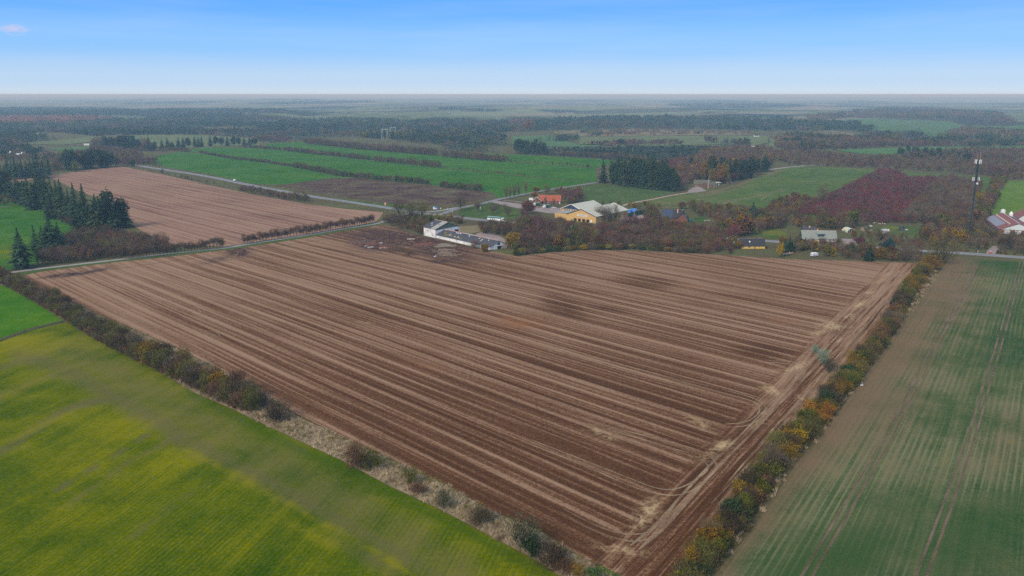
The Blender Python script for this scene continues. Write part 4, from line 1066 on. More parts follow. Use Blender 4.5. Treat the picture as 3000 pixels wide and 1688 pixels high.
def wood(name, coll, weights, pxp, step, sw, sh, label, var=.25, avoid=None, mask=None):
    P = fill(pxp, step)
    if avoid is not None:
        for a in avoid: P = P[~inside(wpoly(a), P[:, 0], P[:, 1])]
    if mask is not None: P = P[mask(P)]
    n = len(P)
    if n == 0: return None
    w = np.array(weights, float)
    lam = (3.2 if step < 15 else 7) * step; ph = np.random.uniform(0, 6.28, (len(w), 4))
    fld = np.stack([np.sin(P[:, 0] / lam * a[3] ** .2 + a[0] + 1.5 * np.sin(P[:, 1] / lam / 1.7 + a[2])) * np.sin(P[:, 1] / lam / 1.3 + a[1]) for a in ph], 1)
    pw = w[None, :] * np.exp(2.4 * fld); cs = np.cumsum(pw, 1)
    pick = (np.random.rand(n)[:, None] * cs[:, -1:] > cs).sum(1).clip(0, len(w) - 1)
    hv_ = 1 + .22 * np.sin(P[:, 0] / lam / 1.4 + ph[0, 0]) * np.sin(P[:, 1] / lam / 1.9 + ph[0, 1])
    sc = np.column_stack([np.full(n, sw), sh * hv_]) * np.random.uniform(1 - var, 1 + var, (n, 1)) * np.random.uniform(.9, 1.1, (n, 2))
    return mass(name, coll, P, sc, pick, label)

# near and middle-distance families: one tree per instance
def simple(kind, i, mat):
    pr = rawtree(kind, i); return (pr[4], pr[5], mat)
lightbare = [twigs(420, 7, 6.0, .12, 1.25, .12, 12, .5) for _ in range(4)]
lightleaf = [leaves(420, 7, 6.0, .05, .6, 16, .2) for _ in range(3)]
lighttrunk = limbs(7, 5.5, .15, 4, .14)
F_BARE = family('bare_wood', [(lightbare[0], lighttrunk, 'bare_brown'), (lightbare[1], lighttrunk, 'bare_purple'), (lightbare[2], lighttrunk, 'bare_grey'), (lightbare[3], lighttrunk, 'bare_dark'), (lightbare[1], lighttrunk, 'bare_olive'),
                         (lightleaf[0], lighttrunk, 'gold'), (lightleaf[1], lighttrunk, 'olive'), (lightbare[0], lighttrunk, 'bare_wine'), (lightleaf[2], lighttrunk, 'rust'), (lightleaf[0], lighttrunk, 'yellow'), (lightleaf[1], lighttrunk, 'green')])
#   0 brown 1 purple 2 grey 3 dark 4 olive twigs 5 gold 6 olive leaves 7 wine 8 rust 9 yellow 10 green
lightcon = [spruce(14, 5.6, 12, 7, .3, .35) for _ in range(3)]
lt2 = MB().cyl((0, 0, 0), (0, 0, 12), .2, .05, 5)
F_CON = family('conifer_wood', [(lightcon[0], lt2, 'conifer'), (lightcon[1], lt2, 'conifer'), (lightcon[2], lt2, 'conifer_blue'), (leaves(420, 14, 6.5, .05, .95, 16, .2), lt2, 'darkgreen'), (leaves(420, 14, 6.5, .15, .95, 14, .2), lt2, 'conifer')])
# far families: several trees per instance
def clump(n, spread, fn, hs=(.8, 1.2)):
    T = []
    for k in range(n):
        a = 6.28 * k / n + rng.uniform(-.4, .4); r = spread * math.sqrt((k + .5) / n)
        t = fn(); s = rng.uniform(*hs); t = t * np.array([s, s, s]) + np.array([math.cos(a * 2.4) * r, math.sin(a * 2.4) * r, 0])
        T.append(t)
    return np.concatenate(T)
def cone_far(): return spruce(16, 7.0, 5, 6, .3, .3)[::1]
def blob_far(): return leaves(46, 12, 10, .05, 2.4, 9, .25)
def twig_far(): return twigs(60, 11, 10, .05, 3.2, .8, 9, .5)
F_FAR = family('far_wood', [(clump(7, 16, cone_far), None, 'conifer'), (clump(7, 16, cone_far), None, 'conifer_blue'), (clump(7, 17, blob_far), None, 'darkgreen'), (clump(7, 18, twig_far), None, 'bare_brown'),
                         (clump(7, 18, twig_far), None, 'bare_grey'), (clump(7, 18, twig_far), None, 'bare_purple'), (clump(7, 18, blob_far), None, 'larch'), (clump(7, 18, blob_far), None, 'olive'), (clump(7, 18, twig_far), None, 'bare_dark')])
# 0 conifer 1 blue conifer 2 dark green 3 brown 4 grey 5 purple 6 rust 7 olive 8 dark
tuft = lambda s, m: (twigs(34, .9 * s, 1.9 * s, .0, .95 * s, .085, 6, .45), None, m)
F_TUFT = family('grass_tufts', [tuft(1, 'dry'), tuft(1.2, 'dry'), tuft(.9, 'bare_olive'), tuft(1.1, 'bare_brown'), tuft(.9, 'yellowgreen')])
# ------------------------------------------------------------------ far and middle woods
A_FAR = [(-150, 470), (60, 420), (170, 410), (300, 398), (420, 395), (610, 396), (720, 404), (760, 414), (780, 420), (900, 413), (905, 404), (1040, 402), (1180, 412), (1290, 430), (1290, 445), (1400, 447), (1490, 451), (1500, 450), (1480, 432), (1466, 405), (1490, 390), (1500, 378), (1495, 362), (1400, 356), (1330, 350), (1283, 350), (1204, 358), (1100, 352), (1000, 352), (960, 352), (925, 360), (880, 352), (800, 346), (700, 342), (600, 338), (500, 336), (380, 334), (340, 352), (250, 360), (-150, 372)]
wood('conifer_forest', F_FAR, [7, 4, 4, .25, .4, .3, 0, .2, .5], A_FAR, 26, 1.0, 1.0, 'dark blue-green conifer forest filling the left and middle distance', mask=lambda P: np.sin(P[:, 0] / 130 + 2 * np.sin(P[:, 1] / 310)) * np.sin(P[:, 1] / 190 + P[:, 0] / 400) > -.72)
wood('larch_stand', F_FAR, [.1, .1, .1, .4, 0, .2, 9, .1, 0], [(-150, 344), (270, 344), (340, 352), (160, 364), (-150, 374)], 30, 1.0, .8, 'rust-brown larch stand between the far left woods')
wood('forest_ridge', F_FAR, [6, 3, 4, .1, .2, .2, 0, .2, .5], [(-150, 322), (120, 320), (330, 322), (420, 328), (600, 330), (600, 338), (380, 340), (280, 344), (-150, 344)], 36, 1.1, 1.3, 'blue-green wooded ridge behind the larch stand at the far left')
wood('hill_wood', F_FAR, [4, 3, 4, .3, .3, .2, 0, .2, .6], [(430, 327), (470, 322), (600, 324), (700, 326), (905, 332), (905, 336), (800, 332), (740, 332), (600, 336), (470, 336)], 40, 1.2, 1.3, 'distant wood on the low rise left of centre')
wood('far_belt', F_FAR, [5, 4, 3, .1, .2, .1, 0, .1, .4], [(1600, 352), (1800, 350), (2060, 352), (2250, 356), (2350, 362), (2480, 368), (2565, 384), (2560, 390), (2440, 382), (2250, 384), (2000, 378), (1800, 378), (1570, 384), (1560, 366)], 26, 1.0, 1.35, 'long dark conifer belt across the distance right of centre')
wood('belt_end', F_FAR, [1, 1, 1, 1, 1, 1, 1.2, .3, .5], [(1480, 352), (1590, 352), (1570, 384), (1530, 388), (1490, 384)], 26, 1.0, 1.1, 'mixed wood with a rust-brown patch left of the conifer belt')
wood('long_hill_wood', F_FAR, [1, 2, 1, 1.5, 2, 1, 0, .5, 1], [(2370, 342), (2460, 334), (2560, 326), (2750, 324), (2870, 330), (2950, 345), (2960, 364), (2840, 366), (2780, 354), (2640, 347), (2490, 346), (2390, 356)], 34, 1.1, 1.2, 'long blue-brown wood on the hill at the right')
wood('right_mid_wood', F_FAR, [2, 2, 1.6, 1.2, 2.2, .8, 0, .6, 1.5], [(2285, 410), (2330, 402), (2480, 410), (2530, 398), (2600, 390), (2700, 402), (2760, 408), (2780, 392), (2830, 376), (2900, 384), (3080, 388), (3080, 428), (2800, 430), (2680, 430), (2440, 438), (2290, 444)], 24, .85, .8, 'broken mixed woods behind the bright green wedge field')
wood('dark_corner_wood', F_FAR, [3, 2, 3, 1, 1, 0, 0, 0, 1], [(2290, 408), (2330, 398), (2470, 412), (2470, 428), (2440, 436), (2290, 442)], 22, .85, 1.0, 'dark pointed conifers left of the wedge field')
wood('tan_tree_rows', F_FAR, [.2, .2, .3, 2, 3, .5, 0, .6, .3], [(1700, 384), (1850, 380), (2190, 388), (2190, 395), (1860, 397), (1700, 400)], 40, .6, .55, 'rows of small greyish trees on the tan far field')
wood('round_tree_belt', F_FAR, [.2, .4, .3, 1.5, 3, .8, 0, .5, 1], [(1720, 424), (1850, 414), (1990, 414), (1990, 425), (1806, 430)], 24, .7, .65, 'greyish scrub around the round tree in the pale fields')
wood('young_plantation', F_CON, [2, 2, 5, 1, 1], [(1600, 440), (1700, 436), (1980, 432), (2110, 436), (2080, 452), (1990, 466), (1880, 474), (1800, 471), (1762, 466), (1602, 457)], 7.0, .75, .42, 'teal young conifer plantation behind the green strips', .3)
wood('plantation_fringe', F_BARE, [3, 2, 3, 3, 2, 0, .3, 0, .2, 0, 0], [(1602, 455), (1762, 465), (1850, 473), (1900, 478), (1890, 468), (1760, 458), (1602, 450)], 6.5, 1.0, .9, 'brown bare fringe in front of the young plantation')
wood('far_left_scrub', F_FAR, [1.5, 1.5, 1.5, 1.5, 2, .5, 0, .3, 1], [(-100, 420), (60, 424), (90, 436), (130, 446), (200, 462), (190, 480), (60, 470), (-100, 478)], 24, .6, .5, 'bluish scrub and gardens at the far left edge')
wood('spindly_wood', F_BARE, [2, 1, 3, 2, 2, .3, .5, 0, 0, 0, 0], [(170, 462), (280, 440), (330, 440), (400, 446), (420, 462), (400, 470), (350, 482), (240, 486), (160, 500)], 8, 1.1, 1.0, 'grey bare wood behind the dark trees at the end of the far stubble')
wood('meadow_scrub', F_BARE, [1, .5, 3, 2, 2, 0, .6, 0, 0, 0, .3], [(265, 424), (410, 428), (500, 440), (500, 446), (400, 444), (270, 440)], 10, 1.0, .8, 'scrub in front of the far tree group at upper left')
# horizon patchwork of woods
def far_mask(P):
    x, y = P[:, 0], P[:, 1]
    s = np.sin(x / 900 + 2 * np.sin(y / 2100)) + np.sin(y / 640 + x / 2300 + 1.3) + .8 * np.sin(x / 330 - y / 1700)
    return s > 1.45
XW = [(-7000, 4800), (6000, 4800), (9000, 12500), (-10500, 12500)]
Pf = fill(None, 74, XW); Pf = Pf[far_mask(Pf)]
uu, vv = PX(Pf[:, 0], Pf[:, 1], 0)
kk = (uu > -200) & (uu < 3200) & ~((uu > 740) & (uu < 1340) & (vv > 326))
Pf = Pf[kk]; n = len(Pf)
mass('distant_woods', F_FAR, Pf, np.random.uniform(1.3, 2.3, (n, 1)) * np.array([[1.5, .65]]), np.random.choice(9, n, p=np.array([5, 5, 4, 1, 1.5, .5, 0, 1, 1]) / 19.0), 'scattered blue woods and shelter belts towards the horizon')
# far hedgerow trees on the pale fields
def treeline(name, coll, weights, pts, step, sw, sh, label, rows_=1, gap=2.0, jit=.35, var=.25, drop=.0):
    P = [G(*p) for p in pts]; out = []
    for a, c in zip(P[:-1], P[1:]):
        L = (c - a).length; d = (c - a).normalized(); nrm = Vector((-d.y, d.x, 0))
        for k in range(max(1, int(L / step))):
            for r_ in range(rows_):
                if random.random() < drop: continue
                q = a + d * (k + random.uniform(-jit, jit)) * step + nrm * ((r_ - (rows_ - 1) / 2) * gap + random.uniform(-.5, .5) * gap * .6)
                out.append((q.x, q.y, float(terrain(q.x, q.y))))
    n = len(out); w = np.array(weights, float)
    sc = np.column_stack([np.full(n, sw), np.full(n, sh)]) * np.random.uniform(1 - var, 1 + var, (n, 1)) * np.random.uniform(.88, 1.12, (n, 2))
    return mass(name, coll, np.array(out), sc, np.random.choice(len(w), n, p=w / w.sum()), label)
treeline('distant_hedge', F_FAR, [0, 1, 1, 1, 2, 0, 0, 1, 1], [(925, 346), (1012, 346), (1076, 350), (1158, 350)], 40, .6, .6, 'row of dark trees below the yellow-green far fields')
treeline('distant_hedge', F_FAR, [0, 1, 1, 1, 2, 0, 0, 1, 1], [(1100, 336), (1128, 340), (1160, 342), (1210, 348)], 60, .5, .7, 'clumps of trees stepping down the broad pale far field', drop=.3)
treeline('distant_hedge', F_FAR, [0, 1, 1, 1, 2, 0, 0, 1, 1], [(1150, 330), (1230, 334), (1290, 338)], 60, .4, .3, 'thin hedge along the top of the broad pale far field')
treeline('distant_hedge', F_FAR, [1, 1, 2, 1, 1, 0, 0, 1, 1], [(2390, 376), (2480, 374), (2560, 378)], 40, .5, .4, 'thin dark hedge crossing the wide green far field')
wood('field_copse', F_FAR, [2, 1, 2, 0, 1, 0, 0, 0, 0], [(1606, 408), (1640, 404), (1690, 406), (1688, 416), (1640, 416), (1610, 414)], 22, .9, 1.1, 'dark copse standing on the light green far field')
wood('pointed_copse', F_CON, [3, 3, 2, 1, 1], [(1505, 452), (1530, 442), (1590, 440), (1604, 448), (1600, 456)], 8, 1.3, 1.5, 'pointed dark conifers at the left end of the plantation')
wood('farm_copse', F_FAR, [1, 1, 3, 0, 1, 0, 0, 0, 1], [(2064, 420), (2078, 414), (2096, 416), (2092, 422)], 22, .8, 1.1, 'small dark copse on the pale far field')
wood('farm_copse', F_FAR, [2, 1, 3, 0, 1, 0, 0, 0, 1], [(2104, 424), (2130, 418), (2185, 420), (2188, 428), (2150, 430), (2108, 430)], 22, .7, 1.0, 'dark tree group right of the small far copse')
wood('hill_copse', F_FAR, [1, 1, 3, 0, 1, 0, 0, 0, 1], [(2636, 396), (2660, 390), (2700, 390), (2702, 398), (2660, 400)], 24, .8, 1.0, 'dark tree group below the wide green far field')
# woods of the farm
wood('farm_wood', F_BARE, [4, 3, 2, 1.5, 1, .8, .3, .5, 1.0, .3, 0], [(1985, 500), (2020, 470), (2060, 455), (2160, 440), (2260, 445), (2265, 470), (2255, 495), (2170, 528), (2120, 545), (2060, 546), (2000, 556), (1980, 556), (1975, 530)], 7, 1.35, 1.45, 'brown and rust mixed wood around the farm', .3, avoid=[[(2010, 566), (2012, 545), (2040, 530), (2080, 530), (2130, 545), (2070, 562)]])
wood('reddish_wood', F_BARE, [3, 4, 1, 1, 0, .3, 0, 1.5, 1.0, 0, 0], [(1900, 492), (1960, 478), (2010, 470), (2030, 480), (2000, 500), (1960, 505)], 7, 1.2, 1.2, 'reddish bare trees behind the dark conifer block', .3)
wood('middle_wood', F_BARE, [5, 1.5, 5, 2, 1.5, .1, .2, .1, .1, 0, 0], [(2110, 437), (2250, 446), (2400, 450), (2450, 456), (2600, 462), (2700, 452), (2860, 440), (3080, 438), (3080, 528), (2950, 527), (2858, 514), (2700, 500), (2564, 494), (2375, 486), (2330, 486), (2290, 478), (2260, 468), (2120, 450)], 9, 1.15, 1.05, 'wide brown bare woods behind the big green field', .3)
wood('middle_wood_conifers', F_CON, [2, 2, 2, 3, 1], [(2600, 462), (2640, 452), (2700, 446), (2830, 458), (2850, 478), (2720, 486), (2640, 470)], 17, 1.0, .9, 'darker conifers within the brown woods at the right', .3)
wood('purple_plantation', F_BARE, [.5, 2, .1, .5, 0, 0, 0, 8, .1, 0, 0], [(2330, 628), (2400, 590), (2460, 560), (2520, 530), (2585, 500), (2635, 508), (2668, 530), (2690, 526), (2740, 526), (2752, 528), (2700, 575), (2660, 620), (2640, 655), (2560, 655), (2440, 645)], 4.2, .86, .74, 'wine-red and purple young plantation', .25)
wood('grey_plantation', F_BARE, [2, .8, 7, .3, .3, 0, 0, 0, 0, 0, 0], [(2752, 528), (2850, 536), (2875, 545), (2860, 600), (2840, 650), (2700, 656), (2645, 655), (2662, 620), (2702, 575)], 4.4, .92, .88, 'grey-brown young plantation right of the purple one', .35)
wood('rust_fringe', F_BARE, [3, 1, 1, 1, 1, 1.5, .2, 1, 2, 0, 0], [(2240, 618), (2290, 590), (2330, 582), (2400, 588), (2360, 618), (2320, 640), (2250, 636)], 6, 1.0, .85, 'rust and brown trees at the left end of the purple plantation', .3)
wood('track_trees', F_BARE, [2, 1, 2, 1.5, 2, 2.2, 1, .2, 1, .4, 0], [(2852, 640), (2870, 600), (2895, 560), (2915, 520), (2945, 522), (2950, 530), (2920, 590), (2900, 630), (2890, 650), (2862, 670)], 6.5, 1.1, 1.2, 'brown and yellowish trees along the track behind the mast', .3)
wood('apron_scrub', F_BARE, [4, 2, 3, 1, 2, .6, .3, .2, .8, 0, 0], [(2240, 640), (2330, 640), (2440, 655), (2560, 660), (2545, 668), (2440, 672), (2340, 668), (2250, 650)], 6.5, 1.0, .95, 'brown bare trees in front of the plantation', .3)
wood('mast_scrub', F_BARE, [3, 1, 3, 3, 2, 1, 1, .2, 1, .1, 0], [(2700, 662), (2850, 658), (2880, 668), (2900, 690), (2945, 705), (3010, 700), (3060, 720), (3060, 752), (2960, 744), (2925, 735), (2912, 722), (2890, 738), (2790, 730), (2740, 728), (2700, 715), (2690, 690)], 7, .95, .9, 'brown and olive bushes around the foot of the mast', .3, avoid=[[(2890, 745), (2895, 725), (2925, 715), (2930, 745)]])
wood('hall_thicket', F_BARE, [6, 3.5, 3.5, 3.2, 1.6, .12, .15, .2, .2, .02, .05], [(1500, 742), (1495, 700), (1515, 668), (1560, 655), (1640, 660), (1700, 672), (1760, 672), (1840, 662), (1905, 658), (1960, 668), (2040, 680), (2080, 690), (2120, 706), (2130, 735), (2085, 742), (1850, 731), (1720, 731), (1600, 739)], 4.4, 1.0, 1.05, 'dense brown and purplish bare thicket between the stubble and the yellow hall', .3)
wood('house_scrub', F_BARE, [3, 1.5, 3, 1, 3, 1.3, .8, .2, .7, .1, .2], [(1900, 622), (1960, 606), (2030, 610), (2150, 618), (2240, 624), (2290, 640), (2300, 668), (2210, 688), (2130, 700), (2060, 684), (1960, 668), (1900, 655), (1880, 640)], 6.0, 1.0, 1.05, 'orchard-like scrub around the black-roofed house', .35, avoid=[[(1915, 664), (1925, 604), (2010, 606), (2045, 636), (2100, 645), (2095, 668), (2050, 684), (1950, 684)]])
wood('roadside_scrub', F_BARE, [3, 1.5, 3, 2, 3, 1.0, .8, .4, .9, .2, .4], [(2130, 735), (2140, 712), (2180, 704), (2260, 714), (2400, 724), (2540, 734), (2700, 744), (2700, 768), (2500, 762), (2430, 760), (2300, 757), (2280, 740), (2140, 746)], 4.2, .72, .78, 'low scrub between the houses, the road and the stubble', .35, avoid=[[(2285, 760), (2290, 738), (2440, 740), (2480, 756), (2470, 766)], [(2155, 752), (2160, 705), (2290, 705), (2290, 754)]])
wood('barn_thicket', F_BARE, [4, 3, 2.5, 3, 1.5, .7, .6, .5, .8, .1, .1], [(1115, 652), (1120, 638), (1180, 634), (1240, 640), (1300, 642), (1360, 652), (1350, 660), (1300, 650), (1262, 646), (1242, 662), (1240, 690), (1200, 680), (1150, 664)], 4.8, .78, .68, 'brown thicket left of and behind the white barn', .3)
wood('drive_thicket', F_BARE, [2, 1, 3, 4, 2, .3, 1, 0, .2, .2, .2], [(1400, 672), (1440, 660), (1500, 664), (1510, 680), (1490, 695), (1440, 688), (1412, 684)], 4.6, .85, .8, 'dark bare bushes between the lorry and the barn drive', .3)
wood('willow_thicket', F_BARE, [4, 1.2, 4, 3, 1, 0, 0, 0, .1, 0, 0], [(105, 780), (130, 748), (170, 716), (240, 688), (300, 682), (360, 690), (430, 704), (500, 726), (490, 738), (440, 742), (345, 756), (200, 772)], 3.6, .82, .86, 'domed brown willow thicket beside the lane at left', .25)
wood('redhouse_scrub', F_BARE, [3, 4, 2, 1, 1, .6, .1, .3, 1.6, 0, 0], [(1644, 596), (1640, 572), (1700, 566), (1712, 580), (1700, 598), (1668, 604)], 5.5, 1.05, 1.05, 'reddish bare bushes right of the red-roofed house', .3)
wood('hall_back_scrub', F_BARE, [3, 1, 3, 1, 2, .4, .1, .1, .3, 0, 0], [(1760, 606), (1800, 600), (1870, 602), (1940, 606), (1930, 616), (1880, 618), (1780, 610)], 8.5, .8, .7, 'bare saplings along the track behind the yellow hall', .3)
wood('main_road_scrub', F_BARE, [4, 3, 1.5, 2, 1, .2, 0, .8, .6, 0, 0], [(730, 556), (760, 560), (840, 574), (900, 588), (905, 594), (840, 586), (740, 568), (690, 556)], 4.5, .75, .6, 'reddish brown bushes between the far stubble and the main road', .3)
wood('lane_bush_group', F_BARE, [3, 2, 3, 3, 1, .2, .5, .2, .1, 0, .1], [(170, 642), (215, 645), (240, 665), (215, 668), (180, 655)], 5, .7, .6, 'dark bushes at the foot of the spruces', .3)
wood('pasture_bushes', F_BARE, [1, 0, 2, 2, 3, .1, 1.5, 0, 0, 0, 1], [(-40, 590), (20, 575), (60, 580), (110, 590), (105, 604), (40, 600), (-20, 606)], 8, .75, .75, 'olive bushes on the small left pasture', .3)
wood('stubble_end_trees', F_BARE, [3, 4, 2, 2, .5, .2, .2, .3, .3, 0, 0], [(330, 484), (350, 468), (440, 470), (470, 480), (395, 486)], 7, .95, .95, 'reddish grey trees at the far end of the second stubble field', .3)
wood('left_meadow_scrub', F_BARE, [1, 0, 3, 2, 3, .2, 1.5, 0, 0, 0, 1], [(-80, 545), (-60, 500), (50, 490), (140, 480), (190, 500), (140, 512), (60, 524), (28, 532), (0, 545)], 11, .9, .8, 'olive scrub meadow between the rows of tall spruces', .4)

# hedgerows between the green strips
HB = [3, 1, 4, 4, 2.5, 0, .3, 0, 0, 0, .5]
treeline('hedgerow', F_BARE, [2, 0, 3, 5, 2, 0, 1, 0, 0, 0, 3], [(588, 449), (684, 466), (767, 474), (863, 490)], 4.5, .95, .55, 'low dark hedgerow at the left end of the lowest hedge line', 2, 3)
treeline('hedgerow', F_BARE, [2, 0, 3, 5, 2, 0, 1, 0, 0, 0, 4], [(863, 490), (997, 516), (1158, 532), (1265, 542)], 4.0, 1.0, .95, 'tall dark green hedgerow above the heath patch', 2, 3)
treeline('hedgerow', F_BARE, [2, 0, 3, 5, 2, 0, 1, 0, 0, 0, 4], [(1294, 548), (1350, 554), (1422, 561)], 3.6, 1.0, .95, 'short detached hedgerow right of the long dark one', 2, 3)
treeline('hedgerow', F_BARE, [2, 0, 3, 5, 1, 0, .5, 0, 0, 0, 2], [(715, 432), (829, 440)], 5, 1.0, .7, 'dark hedge at the left end of the second line', 2, 4)
treeline('hedgerow', F_BARE, [2, 0, 3, 5, 1, 0, .5, 0, 0, 0, 2], [(837, 442), (930, 453), (1012, 461), (1085, 470)], 4.4, 1.2, .95, 'middle hedgerow of the second line, dark and dense', 2, 4)
treeline('hedgerow', F_BARE, HB, [(1096, 472), (1294, 492)], 4.2, 1.15, 1.15, 'pale twiggy hedgerow right of the gap in the second line', 2, 4)
treeline('hedgerow', F_BARE, HB, [(1294, 492), (1373, 502), (1500, 513)], 9, .8, .6, 'thin broken hedge continuing the second line', 1, 2, drop=.25)
treeline('hedgerow', F_BARE, HB, [(898, 420), (1041, 436), (1283, 456)], 4.6, 1.4, 1.5, 'tall grey hedgerow in front of the forest', 3, 5)
treeline('hedgerow', F_BARE, HB, [(1300, 459), (1487, 475)], 4.6, 1.3, 1.4, 'grey hedgerow right of the gap in front of the forest', 3, 5)
treeline('hedgerow', F_BARE, HB, [(1500, 476), (1640, 484), (1745, 494)], 8, .9, .7, 'thin bushy hedge across the green strips at right', 1, 2, drop=.2)
treeline('hedgerow', F_BARE, HB, [(1500, 516), (1580, 522), (1668, 529)], 9, .75, .7, 'sparse low bushes on the strip below', 1, 2, drop=.3)
treeline('hedgerow', F_BARE, [2, 0, 3, 4, 2, 0, 1, 0, 0, 0, 1], [(500, 440), (540, 444), (560, 447)], 5, 1.2, .8, 'dark hedge end below the row of spruces', 2, 4)
treeline('hedgerow', F_BARE, [2, 2, 3, 3, 1, 0, 0, .5, .5, 0, 0], [(400, 476), (440, 484), (478, 489)], 6, .8, .6, 'short reddish hedge beside the far end of the main road', 1, 2)
treeline('verge_bushes', F_BARE, [3, 3, 1, 2, 1, 0, 0, 1, 1, 0, 0], [(440, 502), (560, 528), (680, 550)], 16, .55, .4, 'scattered low bushes on the bank of the main road', 1, 2, drop=.2)
treeline('rust_undergrowth', F_BARE, [1, .5, .3, .3, .3, 1, 0, 0, 4, 0, 0], [(2790, 734), (2860, 738), (2890, 742)], 4, .35, .22, 'rust-brown undergrowth beside the main road', 2, 2)
treeline('rust_undergrowth', F_BARE, [1, .5, .3, .3, .3, 1, 0, 0, 4, 0, 0], [(2925, 743), (3000, 748), (3080, 753)], 4, .35, .22, 'rust-brown undergrowth right of the drive', 2, 2)

# dry grass tufts on the strip and along the hedges
P = fill(STR_L, 1.5)
u, w = PX(P[:, 0], P[:, 1], 0)
near = w > 1150
P = P[near | (np.random.rand(len(P)) < .35)]
n = len(P)
u, w = PX(P[:, 0], P[:, 1], 0)
edge = pdist(u, w, LEFTB) < 14
pk = np.where(edge, np.random.choice([2, 4, 0], n, p=[.4, .3, .3]), np.random.choice(5, n, p=[.5, .3, .07, .08, .05]))
mass('dry_grass_tufts', F_TUFT, P, np.random.uniform(.7, 1.4, (n, 2)), pk, 'matted tufts of dry tan grass between the two left fields')
HB_L = [(2055, 1740), (2125, 1650), (2190, 1570), (2239, 1501), (2340, 1350), (2410, 1270), (2468, 1191), (2547, 1085), (2640, 950), (2690, 885), (2750, 800)]
P = fill(HB_L + [(p[0] - 26, p[1] - 12) for p in HB_L[::-1]], 1.7); n = len(P)
mass('hedge_foot_grass', F_TUFT, P, np.random.uniform(.7, 1.3, (n, 2)), np.random.choice(5, n, p=[.25, .2, .25, .2, .1]), 'weedy grass along the outer foot of the right hedge')
P = fill([(-60, 812), (-60, 822), (60, 850), (180, 930), (360, 1030), (560, 1130), (760, 1230), (760, 1215), (560, 1105), (360, 1010), (180, 905), (60, 835)], 2.0); n = len(P)
mass('hedge_foot_brambles', F_TUFT, P, np.random.uniform(1.0, 2.0, (n, 2)), np.random.choice([2, 3, 0], n, p=[.3, .5, .2]), 'brown brambles at the foot of the left hedge')

# ------------------------------------------------------------------ individual trees and shrubs
def along(pts, step, jit=.25):
    P = [G(*p) for p in pts]; out = []; acc = 0.0; nxt = step * .3
    for a, c in zip(P[:-1], P[1:]):
        L = (c - a).length; d = (c - a).normalized(); nrm = Vector((-d.y, d.x, 0))
        while nxt < acc + L:
            q = a + d * (nxt - acc); out.append((q, nrm)); nxt += step * random.uniform(1 - jit, 1 + jit)
        acc += L
    return out
# lane trees
a1 = along([(352, 761), (450, 752), (560, 738), (660, 727)], 2.1, .15)
for i, (q, nrm) in enumerate(a1):
    h = random.uniform(6.3, 7.9)
    plant('hedge_tree', 'lane', random.choice(['bare_brown', 'bare_grey', 'bare_dark']), q, h, random.uniform(3.4, 4.8), f'bare hedge tree on the left stretch of the lane, {nth(i)} from its left end', 'tree', 'bare trees of the left lane hedge')
a2 = along([(714, 717), (800, 703), (900, 688), (1000, 671), (1092, 655)], 2.5, .15)
for i, (q, nrm) in enumerate(a2):
    plant('hedge_tree', 'lane', random.choice(['bare_brown', 'bare_purple', 'bare_dark', 'bare_brown']), q, random.uniform(6.2, 8.2), random.uniform(3.8, 5.4), f'bare hedge tree on the right stretch of the lane, {nth(i)} from the gap', 'tree', 'bare trees of the right lane hedge')
# left hedge
LB = [(-70, 788), (20, 830), (90, 868), (180, 918), (270, 974), (360, 1026), (450, 1070), (560, 1122), (640, 1160), (745, 1208)]
i = 0
for (q, nrm) in along(LB, 2.6, .25):
    u, w = PX(q.x, q.y)
    sc = 1.0 if u > 300 else .85
    big = 1.0 + .12 * (u > 380)
    if 225 < u < 262: sc = .6
    m_ = random.choice(['bare_dark', 'bare_brown', 'bare_olive', 'bare_olive', 'bare_dark', 'bare_brown', 'bare_grey', 'olive'])
    kind = 'shrub'
    if abs(u - 425) < 14 or abs(u - 500) < 8: m_, kind = 'gold', 'sparse'
    if abs(u - 620) < 10: m_, kind = 'gold', 'leafshrub'
    q2 = q + nrm * ((random.uniform(-1.0, .6), random.uniform(1.6, 3.2), random.uniform(3.6, 5.4))[i % 3])
    col = {'bare_dark': 'dark bare', 'bare_brown': 'brown bare', 'bare_purple': 'purplish bare', 'bare_grey': 'grey bare', 'bare_olive': 'olive-tinged bare', 'gold': 'yellow-brown leafy', 'olive': 'olive leafy'}[m_]
    if m_ == 'olive': kind = 'sparse'
    plant('shrub', kind, m_, q2, random.choice([random.uniform(4.2, 6), random.uniform(6, 8.6)]) * sc * big, random.uniform(5.4, 9.0) * sc, f'{col} shrub in the left field hedge, {nth(i)} from its upper end', 'shrub', 'shrubs of the left field hedge')
    i += 1
